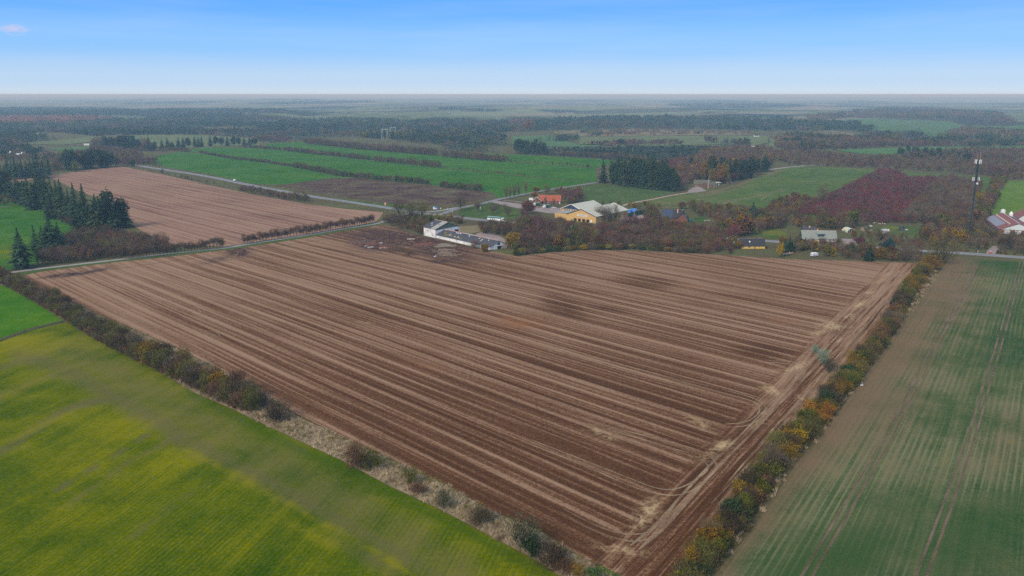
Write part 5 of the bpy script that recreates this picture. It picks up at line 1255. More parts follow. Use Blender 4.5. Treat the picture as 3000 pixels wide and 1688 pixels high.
for (px, pb, pt, w, kind, m_, lab) in [
    (820, 1233, 1176, 78, 'shrub', 'bare_dark', 'dark rounded bare shrub just below the end of the left hedge'),
    (1045, 1372, 1300, 80, 'shrub', 'bare_brown', 'brown bare shrub, left one of the pair on the dry grass strip'),
    (1085, 1378, 1312, 84, 'sparse', 'olive', 'olive shrub, right one of the pair on the dry grass strip'),
    (1203, 1420, 1366, 62, 'sparse', 'olive', 'small olive shrub with pointed top on the dry grass strip'),
    (1225, 1446, 1410, 46, 'shrub', 'bare_brown', 'low brown shrub tucked under the pointed olive one'),
    (1300, 1492, 1430, 62, 'sparse', 'grey_green', 'thin grey-green shrub on the dry grass strip'),
    (1402, 1538, 1484, 70, 'shrub', 'bare_dark', 'low dark brown bush on the dry grass strip'),
    (1532, 1612, 1504, 112, 'sparse', 'grey_green', 'large grey-green shrub near the bottom of the strip'),
    (1560, 1626, 1560, 70, 'leafshrub', 'darkgreen', 'dark green bush at the foot of the large grey-green shrub'),
    (1612, 1656, 1590, 104, 'shrub', 'bare_dark', 'broad dark brown bush below the large grey-green shrub'),
    (1655, 1676, 1634, 60, 'shrub', 'bare_brown', 'low brown bush near the lower end of the strip'),
    (1692, 1688, 1650, 50, 'sparse', 'gold', 'small yellow-leaved bush near the lower end of the strip'),
    (1738, 1702, 1662, 52, 'leafshrub', 'green', 'small dark green bush at the bottom frame edge')]:
    planted('shrub', kind, m_, px, pb, pt, w, lab, 'shrub')
# right hedge: species follow the photograph from bottom to top
RB = [(1990, 1745), (2035, 1690), (2100, 1600), (2165, 1512), (2238, 1408), (2320, 1305), (2400, 1222), (2478, 1125), (2553, 1036), (2608, 955), (2655, 868), (2700, 806), (2740, 765)]
LOOK = [(1990, 1730, 'sparse', 'bare_olive'), (2010, 1670, 'sparse', 'bare_olive'), (2065, 1650, 'leafshrub', 'olive'), (2090, 1600, 'leafshrub', 'gold'), (2120, 1560, 'shrub', 'bare_dark'), (2130, 1530, 'leafshrub', 'darkgreen'), (2165, 1500, 'shrub', 'bare_dark'), (2205, 1465, 'leafshrub', 'gold'),
        (2225, 1420, 'shrub', 'bare_dark'), (2245, 1390, 'sparse', 'olive'), (2270, 1360, 'shrub', 'bare_grey'), (2310, 1320, 'leafshrub', 'yellow'), (2335, 1285, 'leafshrub', 'olive'), (2360, 1245, 'leafshrub', 'olive'), (2375, 1225, 'leafshrub', 'orange'), (2410, 1205, 'leafshrub', 'gold'), (2420, 1180, 'shrub', 'bare_dark'),
        (2445, 1150, 'leafshrub', 'gold'), (2465, 1120, 'sparse', 'olive'), (2490, 1090, 'sparse', 'gold'), (2520, 1060, 'shrub', 'bare_dark'), (2540, 1035, 'sparse', 'gold'), (2560, 1005, 'sparse', 'rust'), (2575, 975, 'sparse', 'rust'), (2595, 950, 'shrub', 'bare_grey'), (2615, 925, 'leafshrub', 'rust'), (2630, 895, 'shrub', 'bare_dark'),
        (2650, 865, 'sparse', 'olive'), (2670, 840, 'sparse', 'gold'), (2690, 815, 'sparse', 'gold'), (2710, 790, 'sparse', 'gold'), (2735, 768, 'sparse', 'orange')]
NAMES = {'bare_olive': 'olive-twigged', 'olive': 'olive-leaved', 'gold': 'yellow-brown', 'bare_dark': 'dark bare', 'darkgreen': 'dark green', 'bare_grey': 'grey bare', 'yellow': 'bright yellow', 'orange': 'orange-brown', 'rust': 'rust-brown', 'bare_brown': 'brown bare'}
i = 0
for (q, nrm) in along(RB, 2.5, .2):
    u, w = PX(q.x, q.y)
    lk = min(LOOK, key=lambda l: abs(l[1] - w) + random.uniform(0, 10))
    kind, m_ = lk[2], lk[3]
    if random.random() < .42: kind, m_ = random.choice([('sparse', 'olive'), ('leafshrub', 'olive'), ('shrub', 'bare_olive'), ('sparse', 'gold'), ('shrub', 'bare_dark'), ('leafshrub', 'darkgreen')])
    q2 = q + nrm * (random.uniform(-2.4, -.6) if i % 2 else random.uniform(.6, 2.4))
    hh = random.choice([random.uniform(3.2, 5), random.uniform(5, 7.2)]) * (1.15 if w < 860 else 1)
    plant('shrub', kind, m_, q2, hh, random.uniform(4.2, 8.0), f'{NAMES[m_]} shrub in the right field hedge, {nth(i)} from its lower end', 'shrub', 'shrubs of the right field hedge')
    i += 1
planted('tree', 'bare', 'bare_grey', 2256, 1392, 1288, 74, 'bare grey tree with visible limbs rising above the right hedge')
planted('tree', 'bare', 'bare_grey', 2072, 1600, 1512, 60, 'thin bare tree at the lower part of the right hedge')
planted('tree', 'bare', 'bare_olive', 2762, 772, 690, 100, 'large bare olive-grey tree where the right hedge meets the road')
planted('tree', 'sparse', 'orange', 2728, 790, 742, 66, 'orange-brown tree at the top of the right hedge')
planted('bush', 'sparse', 'grey_green', 2428, 1092, 1046, 46, 'dark grey-green bush at the stubble edge, lowest of the three before the right hedge', 'bush')
planted('bush', 'sparse', 'pale_green', 2408, 1066, 1020, 42, 'pale green bush at the stubble edge, middle one of three before the right hedge', 'bush')
planted('bush', 'sparse', 'pale_green', 2388, 1036, 1008, 28, 'small pale green bush at the stubble edge, topmost of three before the right hedge', 'bush')

# tall conifers at the left
CON = [(64, 786, 668, 66, 'spruce'), (105, 741, 660, 36, 'fir_narrow'), (152, 744, 629, 74, 'spruce'), (176, 742, 650, 46, 'spruce'), (128, 740, 662, 40, 'spruce'), (182, 640, 545, 46, 'spruce'), (207, 646, 552, 42, 'spruce'), (224, 652, 535, 50, 'spruce'), (251, 660, 539, 58, 'spruce'), (236, 668, 600, 56, 'spruce'), (262, 672, 600, 58, 'pine'), (287, 676, 568, 52, 'spruce'), (311, 674, 560, 52, 'pine'), (325, 672, 562, 52, 'spruce'),
       (349, 668, 577, 54, 'pine'), (368, 666, 589, 44, 'spruce'), (300, 664, 585, 56, 'spruce'), (340, 662, 590, 50, 'spruce'), (275, 650, 600, 50, 'spruce'), (195, 640, 575, 44, 'spruce'),
       (10, 572, 500, 44, 'pine'), (30, 578, 520, 40, 'spruce'), (52, 592, 525, 48, 'pine'), (72, 600, 528, 40, 'spruce'), (86, 606, 514, 46, 'spruce'), (113, 612, 513, 44, 'spruce'), (128, 612, 522, 44, 'pine'), (140, 616, 516, 48, 'spruce'), (156, 622, 519, 40, 'spruce'), (172, 626, 530, 46, 'spruce'), (184, 628, 525, 48, 'spruce'), (100, 614, 535, 50, 'spruce'), (150, 640, 560, 46, 'spruce'), (-14, 580, 505, 50, 'pine')]
COLS = ['in the group of dark spruces beside the rounded pasture']
for i, (px, pb, pt, w, k) in enumerate(sorted(CON)):
    planted('spruce_tree' if k != 'pine' else 'pine_tree', k, 'conifer' if i % 3 else 'darkgreen', px, pb, pt, w * 1.08, {64: 'broad dark spruce at the left end of the lane', 105: 'slender spruce beside the willow thicket', 152: 'wide spruce behind the slender one at the willow thicket'}.get(px, f'dark conifer in the left conifer belt, {nth(i)} from the left frame edge'), 'tree', 'dark conifers of the left belt')
THIN = [(25, 520, 451, 24), (47, 525, 456, 28), (66, 522, 466, 24), (80, 522, 470, 20), (92, 522, 456, 28), (104, 520, 452, 26), (114, 524, 439, 34), (128, 520, 470, 22), (143, 514, 460, 24), (36, 516, 462, 20), (56, 520, 470, 20)]
for i, (px, pb, pt, w) in enumerate(sorted(THIN)):
    planted('spruce_tree', 'fir_narrow', 'conifer', px, pb, pt, w * 1.2, f'tall thin spruce in the upper left row, {nth(i)} from the left', 'tree', 'thin spruces at the upper left')
planted('tree', 'bare', 'bare_dark', 160, 508, 470, 14, 'single slender bare tree right of the thin spruces')
UL = [(197, 498, 440, 34, 'pine', 'darkgreen'), (208, 500, 437, 30, 'pine', 'conifer'), (222, 498, 444, 30, 'leafy', 'darkgreen'), (236, 494, 435, 36, 'leafy', 'rust'), (252, 496, 444, 30, 'pine', 'darkgreen'), (267, 494, 437, 32, 'pine', 'conifer'), (282, 494, 441, 30, 'leafy', 'darkgreen'), (297, 492, 438, 32, 'pine', 'darkgreen'), (312, 490, 440, 32, 'pine', 'conifer'), (328, 490, 446, 30, 'leafy', 'darkgreen'), (220, 504, 470, 24, 'leafshrub', 'olive'), (340, 488, 456, 28, 'bare', 'bare_purple'), (376, 488, 464, 24, 'bare', 'bare_dark'), (390, 488, 466, 16, 'pine', 'darkgreen')]
for i, (px, pb, pt, w, k, m_) in enumerate(UL):
    planted('tree', k, m_, px, pb, pt, w, f'{ {"darkgreen": "dark", "conifer": "dark", "rust": "rust-brown", "olive": "low olive", "bare_purple": "purplish bare", "bare_dark": "dark bare"}[m_]} tree in the clump behind the far stubble, {nth(i)} from left', 'tree', 'trees of the clump at the far stubble')
UG = [(278, 440, 402, 24, 'bare', 'bare_grey'), (294, 438, 398, 24, 'bare', 'bare_grey'), (312, 438, 396, 26, 'leafy', 'darkgreen'), (330, 438, 398, 26, 'leafy', 'darkgreen'), (348, 440, 396, 26, 'leafy', 'darkgreen'), (366, 440, 396, 28, 'pine', 'conifer'), (386, 440, 397, 30, 'pine', 'conifer'), (402, 440, 404, 26, 'leafy', 'darkgreen'), (426, 444, 402, 30, 'bare', 'bare_purple'), (437, 442, 397, 26, 'spruce', 'conifer'), (450, 442, 414, 24, 'leafy', 'darkgreen'), (475, 438, 405, 17, 'spruce', 'conifer'), (492, 438, 401, 18, 'spruce', 'conifer'), (506, 440, 416, 18, 'leafy', 'darkgreen'),
      (524, 436, 403, 22, 'spruce', 'conifer'), (538, 436, 402, 22, 'spruce', 'conifer'), (553, 434, 402, 24, 'leafy', 'darkgreen'), (571, 431, 397, 18, 'spruce', 'conifer'), (582, 431, 397, 18, 'spruce', 'conifer'), (592, 431, 398, 18, 'spruce', 'conifer'), (617, 429, 395, 20, 'spruce', 'conifer'), (632, 429, 397, 20, 'leafy', 'darkgreen'), (650, 429, 400, 20, 'leafy', 'darkgreen'), (667, 428, 396, 18, 'spruce', 'conifer'), (684, 428, 397, 20, 'leafy', 'darkgreen'), (700, 428, 400, 20, 'leafy', 'darkgreen'), (716, 428, 402, 22, 'spruce', 'conifer'), (732, 428, 400, 20, 'spruce', 'conifer'), (748, 428, 402, 22, 'leafy', 'darkgreen')]
for i, (px, pb, pt, w, k, m_) in enumerate(UG):
    planted('tree', k, m_, px, pb, pt, w, f'{ {"darkgreen": "dark", "conifer": "pointed dark", "bare_grey": "grey bare", "bare_purple": "purplish bare"}[m_]} tree in the row above the green strips, {nth(i)} from its left', 'tree', 'row of trees above the green strips')
# dark conifer block at centre right
CB = [(1767, 536, 462, 34, 'spruce'), (1796, 540, 470, 30, 'pine'), (1812, 543, 463, 34, 'pine'), (1830, 546, 458, 36, 'pine'), (1850, 548, 466, 36, 'pine'), (1868, 550, 462, 36, 'pine'), (1886, 552, 466, 36, 'pine'), (1902, 553, 462, 36, 'pine'), (1920, 556, 472, 38, 'pine'), (1938, 558, 470, 38, 'pine'), (1956, 560, 482, 38, 'pine'), (1974, 561, 494, 36, 'pine'), (1805, 532, 466, 32, 'spruce'), (1842, 536, 462, 34, 'spruce'), (1878, 540, 464, 34, 'spruce'), (1912, 545, 468, 34, 'spruce'), (1950, 548, 476, 34, 'spruce')]
for i, (px, pb, pt, w, k) in enumerate(sorted(CB)):
    planted('conifer_tree', k, 'conifer' if i % 2 else 'darkgreen', px, pb, pt, w, 'single pointed spruce left of the dark conifer block' if px == 1767 else f'tall dark conifer of the block beyond the yellow hall, {nth(i)} from the left', 'tree', 'conifer block beyond the yellow hall')
FW = [(2075, 524, 455, 24, 'spruce', 'darkgreen'), (2090, 528, 457, 24, 'pine', 'darkgreen'), (2018, 480, 448, 14, 'spruce', 'darkgreen'), (2024, 500, 460, 16, 'pine', 'darkgreen'), (2115, 530, 460, 24, 'pine', 'conifer'), (2137, 530, 464, 26, 'pine', 'conifer'), (2060, 530, 470, 26, 'leafy', 'gold'), (2085, 540, 490, 22, 'leafy', 'gold'), (2107, 540, 476, 26, 'leafy', 'orange'), (2122, 536, 472, 26, 'leafy', 'gold'), (2150, 530, 470, 30, 'pine', 'darkgreen'), (2172, 526, 466, 28, 'pine', 'conifer'), (2195, 522, 460, 32, 'pine', 'darkgreen'), (2215, 514, 462, 28, 'leafy', 'darkgreen'), (2242, 504, 460, 30, 'pine', 'conifer'), (1990, 520, 482, 30, 'leafy', 'orange'), (2232, 500, 456, 26, 'bare', 'bare_grey'), (2035, 505, 470, 24, 'leafy', 'rust')]
for i, (px, pb, pt, w, k, m_) in enumerate(sorted(FW)):
    planted('tree', k, m_, px, pb, pt, w, f'{ {"darkgreen": "dark green", "conifer": "dark conifer", "gold": "yellow-brown", "orange": "orange", "rust": "rust", "bare_grey": "grey bare"}[m_]} tree at the farm wood, {nth(i)} from the left', 'tree', 'taller trees of the farm wood')
# trees round the junction, houses and gardens
for (px, pb, pt, w, kind, m_, lab) in [
    (1168, 634, 588, 44, 'bare', 'bare_olive', 'bare tree beside the main road, leftmost of three at the junction'),
    (1202, 640, 588, 48, 'bare', 'bare_olive', 'bare tree beside the main road, middle of three at the junction'),
    (1237, 640, 586, 52, 'bare', 'bare_olive', 'yellowish bare tree beside the main road, rightmost of three at the junction'),
    (1350, 616, 565, 46, 'bare', 'bare_grey', 'large bare tree on the lawn edge by the side road'),
    (1399, 622, 588, 34, 'bare', 'bare_grey', 'bare tree with forked trunk beside the white sign on the lawn'),
    (1445, 628, 594, 32, 'bare', 'bare_grey', 'rounded small bare tree in the middle of the lawn'),
    (1456, 620, 596, 22, 'bare', 'bare_grey', 'smaller bare tree just behind the rounded one on the lawn'),
    (1479, 614, 596, 20, 'bare', 'bare_grey', 'little bare tree at the upper right of the lawn'),
    (1488, 634, 604, 28, 'bare', 'bare_grey', 'open bare tree at the right end of the lawn'),
    (1483, 584, 545, 13, 'poplar', 'bare_brown', 'slim bare tree by the side road, first of four from the left'),
    (1495, 581, 541, 13, 'poplar', 'bare_brown', 'slim bare tree by the side road, second of four from the left'),
    (1508, 578, 540, 14, 'poplar', 'bare_brown', 'slim bare tree by the side road, third of four from the left'),
    (1520, 576, 536, 15, 'poplar', 'bare_grey', 'slim bare tree by the side road, fourth of four from the left'),
    (1541, 571, 529, 15, 'poplar', 'bare_grey', 'slim bare tree standing apart right of the four by the side road'),
    (1547, 628, 587, 50, 'leafy', 'red', 'wine-red tree at the corner of the car park'),
    (1532, 640, 606, 28, 'bare', 'bare_purple', 'small purplish tree below the wine-red one'),
    (1570, 566, 546, 26, 'leafy', 'gold', 'yellowish tree behind the red-roofed house at its left end'),
    (1600, 570, 540, 26, 'bare', 'bare_olive', 'olive bare tree behind the middle of the red-roofed house'),
    (1630, 568, 548, 24, 'bare', 'bare_grey', 'grey bare tree behind the right end of the red-roofed house'),
    (1642, 575, 546, 24, 'leafy', 'rust', 'rust tree behind the right end of the red-roofed house'),
    (1565, 575, 562, 24, 'leafshrub', 'orange', 'orange bush at the left gable of the red-roofed house'),
    (1668, 592, 552, 42, 'bare', 'bare_purple', 'broad reddish bare tree right of the red-roofed house'),
    (1700, 592, 558, 34, 'bare', 'bare_brown', 'brown bare tree at the right end of the bushes by the red-roofed house'),
    (1598, 602, 574, 12, 'poplar', 'bare_grey', 'young bare tree in front of the red-roofed house, left of two'),
    (1623, 606, 578, 12, 'poplar', 'bare_grey', 'young bare tree in front of the red-roofed house, right of two'),
    (1755, 648, 599, 34, 'bare', 'bare_grey', 'bare spreading tree in front of the yellow hall, first of four from the left'),
    (1770, 650, 604, 28, 'bare', 'bare_purple', 'brownish bare tree in front of the yellow hall, second of four'),
    (1783, 652, 600, 34, 'bare', 'bare_grey', 'bare tree in front of the yellow hall, third of four'),
    (1803, 648, 600, 34, 'bare', 'bare_grey', 'bare tree in front of the yellow hall, fourth of four'),
    (1791, 646, 625, 8, 'juniper', 'darkgreen', 'slim columnar evergreen before the hall wall, left of two'),
    (1803, 645, 624, 10, 'juniper', 'darkgreen', 'slim columnar evergreen before the hall wall, right of two'),
    (1919, 632, 606, 30, 'leafy', 'red', 'bright red tree left of the black-roofed house'),
    (1996, 612, 590, 32, 'leafy', 'rust', 'reddish tree behind the black-roofed house'),
    (2204, 652, 592, 50, 'spruce', 'conifer', 'large single blue-green spruce in the gardens'),
    (2180, 690, 628, 78, 'leafy', 'rust', 'big rust-orange tree left of the yellow cottage'),
    (2150, 698, 658, 50, 'bare', 'bare_wine', 'wine-coloured bare tree at the left foot of the rust-orange one'),
    (2245, 672, 632, 52, 'leafy', 'gold', 'yellow-topped tree right of the single spruce'),
    (2278, 668, 600, 30, 'bare', 'bare_grey', 'tall grey bare tree right of the yellow-topped tree'),
    (2098, 726, 704, 44, 'leafshrub', 'yellow', 'bright orange-yellow bush at the edge of the stubble'),
    (2165, 728, 706, 34, 'leafshrub', 'gold', 'yellow-brown bush at the left of the yellow cottage'),
    (2298, 742, 700, 30, 'spruce', 'conifer', 'dark spruce just left of the small boat'),
    (2312, 740, 690, 24, 'spruce', 'conifer', 'taller dark spruce behind the one by the boat'),
    (2358, 732, 694, 18, 'fir_narrow', 'darkgreen', 'slim dark evergreen before the left end of the metal-roofed house'),
    (2415, 724, 700, 14, 'spruce', 'conifer', 'small dark fir before the wall of the metal-roofed house'),
    (2285, 755, 710, 26, 'leafy', 'yellow', 'golden leafy column left of the boat'),
    (2296, 722, 690, 34, 'leafy', 'gold', 'yellow-brown tree behind the spruces by the boat'),
    (2422, 752, 712, 40, 'leafy', 'yellowgreen', 'yellow-green bush right of the caravan'),
    (2438, 752, 722, 22, 'leafshrub', 'yellow', 'yellow lower part bush right of the caravan'),
    (2455, 726, 694, 26, 'bare', 'bare_grey', 'bare tree beside the pale forecourt'),
    (2545, 764, 716, 32, 'spruce', 'conifer', 'dark spruce at the stubble edge, left of two'),
    (2600, 738, 700, 42, 'pine', 'conifer_blue', 'dark rounded conifer beyond the main road'),
    (2580, 762, 722, 34, 'leafy', 'gold', 'yellow-brown bush beside the stubble-edge spruce'),
    (2610, 764, 740, 34, 'leafshrub', 'rust', 'red-brown bush at the stubble edge'),
    (2650, 764, 725, 46, 'bare', 'bare_grey', 'broad grey bare bush at the stubble edge near the hedge'),
    (2690, 745, 702, 34, 'bare', 'bare_brown', 'brown tree between the road and the big olive-grey one'),
    (2518, 714, 696, 40, 'leafshrub', 'bare_wine' , 'dark wine-red bush beyond the road'),
    (2370, 680, 640, 30, 'bare', 'bare_olive', 'bare tree behind the metal-roofed house'),
    (2408, 664, 606, 44, 'bare', 'bare_olive', 'olive-brown rounded tree before the plantation, left of three'),
    (2460, 674, 612, 50, 'bare', 'bare_brown', 'brown rounded tree before the plantation, middle of three'),
    (2500, 664, 612, 44, 'leafy', 'olive', 'olive and gold tree before the plantation, right of three'),
    (2430, 668, 646, 34, 'pine', 'darkgreen', 'low dark evergreen behind the metal-roofed house'),
    (2540, 690, 658, 20, 'bare', 'bare_olive', 'thin tree in front of the garden sheds, left'),
    (2575, 706, 664, 26, 'bare', 'bare_olive', 'thin tree in front of the garden sheds, right'),
    (2655, 650, 612, 44, 'bare', 'bare_grey', 'grey bare tree at the plantation edge, left of three'),
    (2700, 655, 620, 40, 'bare', 'bare_grey', 'grey bare tree at the plantation edge, middle of three'),
    (2760, 662, 625, 44, 'leafy', 'olive', 'olive tree at the plantation edge, right of three'),
    (2802, 712, 672, 46, 'leafy', 'yellow', 'bright golden tree near the foot of the mast'),
    (2745, 716, 686, 44, 'leafy', 'gold', 'gold-tinged broad tree behind the road'),
    (2840, 690, 640, 34, 'bare', 'bare_dark', 'dark bare tree at the foot of the mast'),
    (2820, 668, 636, 38, 'leafy', 'gold', 'brownish-gold tree left of the mast'),
    (2868, 600, 560, 30, 'leafy', 'yellow', 'yellow tree on the track behind the mast'),
    (2890, 700, 664, 30, 'bare', 'bare_grey', 'bare tree left of the red-roofed barn'),
    (2952, 732, 672, 60, 'bare', 'bare_dark', 'large dark bare tree in front of the red-roofed barn'),
    (2990, 738, 690, 50, 'bare', 'bare_grey', 'grey bare tree at the right frame edge'),
    (1500, 728, 684, 52, 'leafy', 'gold', 'large yellow-brown bush beside the end of the long barn'),
    (1507, 712, 680, 44, 'leafy', 'yellow', 'yellower bush behind the end of the long barn'),
    (1420, 738, 712, 30, 'leafshrub', 'gold', 'yellowish bush against the wall of the long barn'),
    (1390, 728, 704, 34, 'sparse', 'rust', 'brown bush against the wall of the long barn'),
    (1285, 654, 626, 42, 'leafy', 'yellowgreen', 'yellow-green bush behind the white barn'),
    (1268, 650, 632, 36, 'leafy', 'olive', 'olive bush behind the white barn'),
    (1219, 676, 656, 18, 'leafshrub', 'yellow', 'small yellow bush left of the white barn'),
    (1340, 655, 635, 30, 'leafy', 'rust', 'rust-coloured bush behind the white barn'),
    (1428, 688, 650, 22, 'bare', 'bare_grey', 'bare bush beside the barn drive'),
    (1447, 686, 652, 26, 'bare', 'bare_dark', 'tree with pale forked trunk beside the barn drive'),
    (1420, 683, 670, 26, 'leafshrub', 'yellowgreen', 'low yellow-green bush at the edge of the barn drive'),
    (475, 622 - 112, 498, 10, 'bare', 'bare_dark', 'small dark bush on the bank of the main road, left of three'),
    (532, 522, 510, 10, 'bare', 'bare_dark', 'small dark bush on the bank of the main road, middle of three'),
    (550, 526, 514, 10, 'bare', 'bare_dark', 'small dark bush on the bank of the main road, right of three'),
    (871, 588, 558, 24, 'bare', 'bare_brown', 'bare tree beside the dark blue car, left of two'),
    (891, 589, 560, 20, 'bare', 'bare_brown', 'bare tree beside the dark blue car, right of two'),
    (481, 742, 682, 40, 'bare', 'bare_brown', 'taller bare tree between the willow thicket and the lane trees'),
    (455, 744, 690, 34, 'bare', 'bare_grey', 'bare tree at the right end of the willow thicket'),
    (1550 + 3, 386, 352, 34, 'leafy', 'orange', 'large orange-brown tree in front of the far belt'),
    (1821, 424, 406, 34, 'leafy', 'darkgreen', 'round dark tree on the pale far fields'),
    (2788, 526, 508, 12, 'bare', 'bare_dark', 'single small tree on the pale strip behind the plantation'),
    (230, 1025 - 110, 888, 26, 'sparse', 'bare_olive', 'open twiggy bush in a gap of the left hedge'),
    (2410, 600, 540, 34, 'bare', 'bare_grey', 'grey-green bare tree at the upper left of the purple plantation')]:
    planted('tree' if 'bush' not in lab else 'bush', kind, m_, px, pb, pt, w, lab, 'tree' if 'bush' not in lab else 'bush', bark=BARK_PALE if 'pale forked' in lab else None)
# bushes of the front edge of the thicket facing the stubble
fr = along([(1505, 750), (1600, 739), (1720, 731), (1850, 731), (1980, 738), (2085, 744)], 5.6, .25)
FM = ['olive', 'yellowgreen', 'bare_brown', 'olive', 'yellow', 'bare_olive', 'green', 'bare_dark', 'yellowgreen', 'bare_grey', 'gold']
FN = {'olive': 'olive', 'yellowgreen': 'yellow-green', 'bare_brown': 'brown bare', 'yellow': 'yellow', 'bare_olive': 'olive-brown', 'green': 'green', 'bare_dark': 'dark bare', 'bare_grey': 'grey bare', 'gold': 'yellow-brown'}
for i, (q, nrm) in enumerate(fr):
    u, w = PX(q.x, q.y)
    m_ = FM[(i * 5 + 3) % len(FM)]
    if u > 1900 and m_ in ('yellowgreen', 'yellow', 'green'): m_ = 'bare_grey'
    plant('bush', 'leafshrub' if 'bare' not in m_ else 'shrub', m_, q + nrm * random.uniform(-1, 1.5), random.uniform(3.0, 5.2), random.uniform(5, 8), f'{FN[m_]} bush on the stubble side of the thicket, {nth(i)} from its left', 'bush', 'bushes along the edge of the thicket')

wood('garden_scrub', F_BARE, [2, 1, 3, 2, 3, .6, 1.5, .3, .8, .1, 1.0], [(2500, 692), (2560, 688), (2640, 694), (2700, 700), (2705, 726), (2620, 722), (2560, 716), (2500, 708)], 6.5, .6, .55, 'garden shrubs between the road and the sheds', .4)
treeline('hedge_undergrowth', F_BARE, [2, .5, 1, 3, 4, .6, 3, 0, .3, 0, 1.5], RB, 1.5, .52, .46, 'tangled olive undergrowth knitting the right hedge together', 3, 1.9, .5, .35)
treeline('hedge_undergrowth', F_BARE, [3, .5, 2, 4, 3, .2, 1.2, 0, .3, 0, .6], LB, 1.5, .52, .42, 'tangled dark undergrowth knitting the left hedge together', 3, 2.2, .5, .35)
# ------------------------------------------------------------------ buildings
def frame(ax_, ang, label, name, cat, group=None):
    return empty(name, (ax_[0], ax_[1], 0), R(ang), label, cat, group)

def roof_gable(mb, x0, x1, y0, y1, zw, rise, over=.4, th=.18, along='x'):
    """two sloping slabs with thickness"""
    if along == 'x':
        ym = (y0 + y1) / 2; k = rise / (ym - y0); e = over
        a = [(x0 - e, y0 - e, zw - e * k), (x1 + e, y0 - e, zw - e * k), (x1 + e, ym, zw + rise), (x0 - e, ym, zw + rise)]
        c = [(x0 - e, ym, zw + rise), (x1 + e, ym, zw + rise), (x1 + e, y1 + e, zw - e * k), (x0 - e, y1 + e, zw - e * k)]
    else:
        xm = (x0 + x1) / 2; k = rise / (xm - x0); e = over
        a = [(x0 - e, y0 - e, zw - e * k), (xm, y0 - e, zw + rise), (xm, y1 + e, zw + rise), (x0 - e, y1 + e, zw - e * k)]
        c = [(xm, y0 - e, zw + rise), (x1 + e, y0 - e, zw - e * k), (x1 + e, y1 + e, zw - e * k), (xm, y1 + e, zw + rise)]
    for s in (a, c):
        mb.hexa([(p[0], p[1], p[2] + .02) for p in s] + [(p[0], p[1], p[2] + th) for p in s])
    return mb

def walls(root, x0, x1, y0, y1, zw, rise, mat, along='x', name='wall', gmat=None):
    m = MB().box(x0, x1, y0, y1, -.2, zw)
    m.build(name, mat, root)
    t = .12
    if along == 'x':
        ym = (y0 + y1) / 2
        for x in (x0, x1 - t):
            g = MB().add([(x, y0, zw), (x, y1, zw), (x, ym, zw + rise - .06), (x + t, y0, zw), (x + t, y1, zw), (x + t, ym, zw + rise - .06)], [(0, 2, 1), (3, 4, 5), (0, 1, 4, 3), (1, 2, 5, 4), (2, 0, 3, 5)]); g.build('gable', gmat or mat, root)
    else:
        xm = (x0 + x1) / 2
        for y in (y0, y1 - t):
            g = MB().add([(x0, y, zw), (x1, y, zw), (xm, y, zw + rise - .06), (x0, y + t, zw), (x1, y + t, zw), (xm, y + t, zw + rise - .06)], [(0, 1, 2), (3, 5, 4), (0, 3, 4, 1), (1, 4, 5, 2), (2, 5, 3, 0)]); g.build('gable', gmat or mat, root)

def window(root, c, w, h, face='y-', glass='glass', frm='white', name='window', depth=.08, mull=True):
    """window on a wall: glass pane with a frame standing proud; face names the wall's outward side"""
    x, y, z = c; f = MB(); t = .1
    if face[0] == 'y':
        s = -1 if face[1] == '-' else 1; ya, yb = sorted((y + s * .01, y + s * depth))
        f.box(x - w/2 - t, x + w/2 + t, ya, yb, z - h/2 - t, z - h/2).box(x - w/2 - t, x + w/2 + t, ya, yb, z + h/2, z + h/2 + t).box(x - w/2 - t, x - w/2, ya, yb, z - h/2, z + h/2).box(x + w/2, x + w/2 + t, ya, yb, z - h/2, z + h/2)
        if mull: f.box(x - .04, x + .04, ya, yb, z - h/2, z + h/2)
        ga, gb = sorted((y + s * .005, y + s * .04)); g = MB().box(x - w/2, x + w/2, ga, gb, z - h/2, z + h/2)
    else:
        s = -1 if face[1] == '-' else 1; xa, xb = sorted((x + s * .01, x + s * depth))
        f.box(xa, xb, y - w/2 - t, y + w/2 + t, z - h/2 - t, z - h/2).box(xa, xb, y - w/2 - t, y + w/2 + t, z + h/2, z + h/2 + t).box(xa, xb, y - w/2 - t, y - w/2, z - h/2, z + h/2).box(xa, xb, y + w/2, y + w/2 + t, z - h/2, z + h/2)
        ga, gb = sorted((x + s * .005, x + s * .04)); g = MB().box(ga, gb, y - w/2, y + w/2, z - h/2, z + h/2)
    o = f.build(name, M[frm], root); g.build('pane', M[glass], o)
    return o

def chimney(root, x, y, z0, z1, w=.7, mat='red_brick'):
    m = MB().box(x - w/2, x + w/2, y - w/2, y + w/2, z0, z1).box(x - w/2 - .08, x + w/2 + .08, y - w/2 - .08, y + w/2 + .08, z1 + .001, z1 + .15)
    m.build('chimney', M[mat], root)

def skylight(root, x, y, z, w, l, slope, mat='glass_light', sgn=1, along='x'):
    """flat light lying on a roof slope that rises towards +y (sgn 1) at the given slope, or along x"""
    a = math.atan(slope); up = .24
    def P(du, dv):
        if along == 'x': return (x + du, y + dv * math.cos(a), z + sgn * dv * math.sin(a) + up)
        return (x + dv * math.cos(a), y + du, z + sgn * dv * math.sin(a) + up)
    b = [P(-w/2, -l/2), P(w/2, -l/2), P(w/2, l/2), P(-w/2, l/2)]
    MB().hexa([(p[0], p[1], p[2] - .06) for p in b] + [(p[0], p[1], p[2] + .06) for p in b]).build('skylight', M[mat], root)

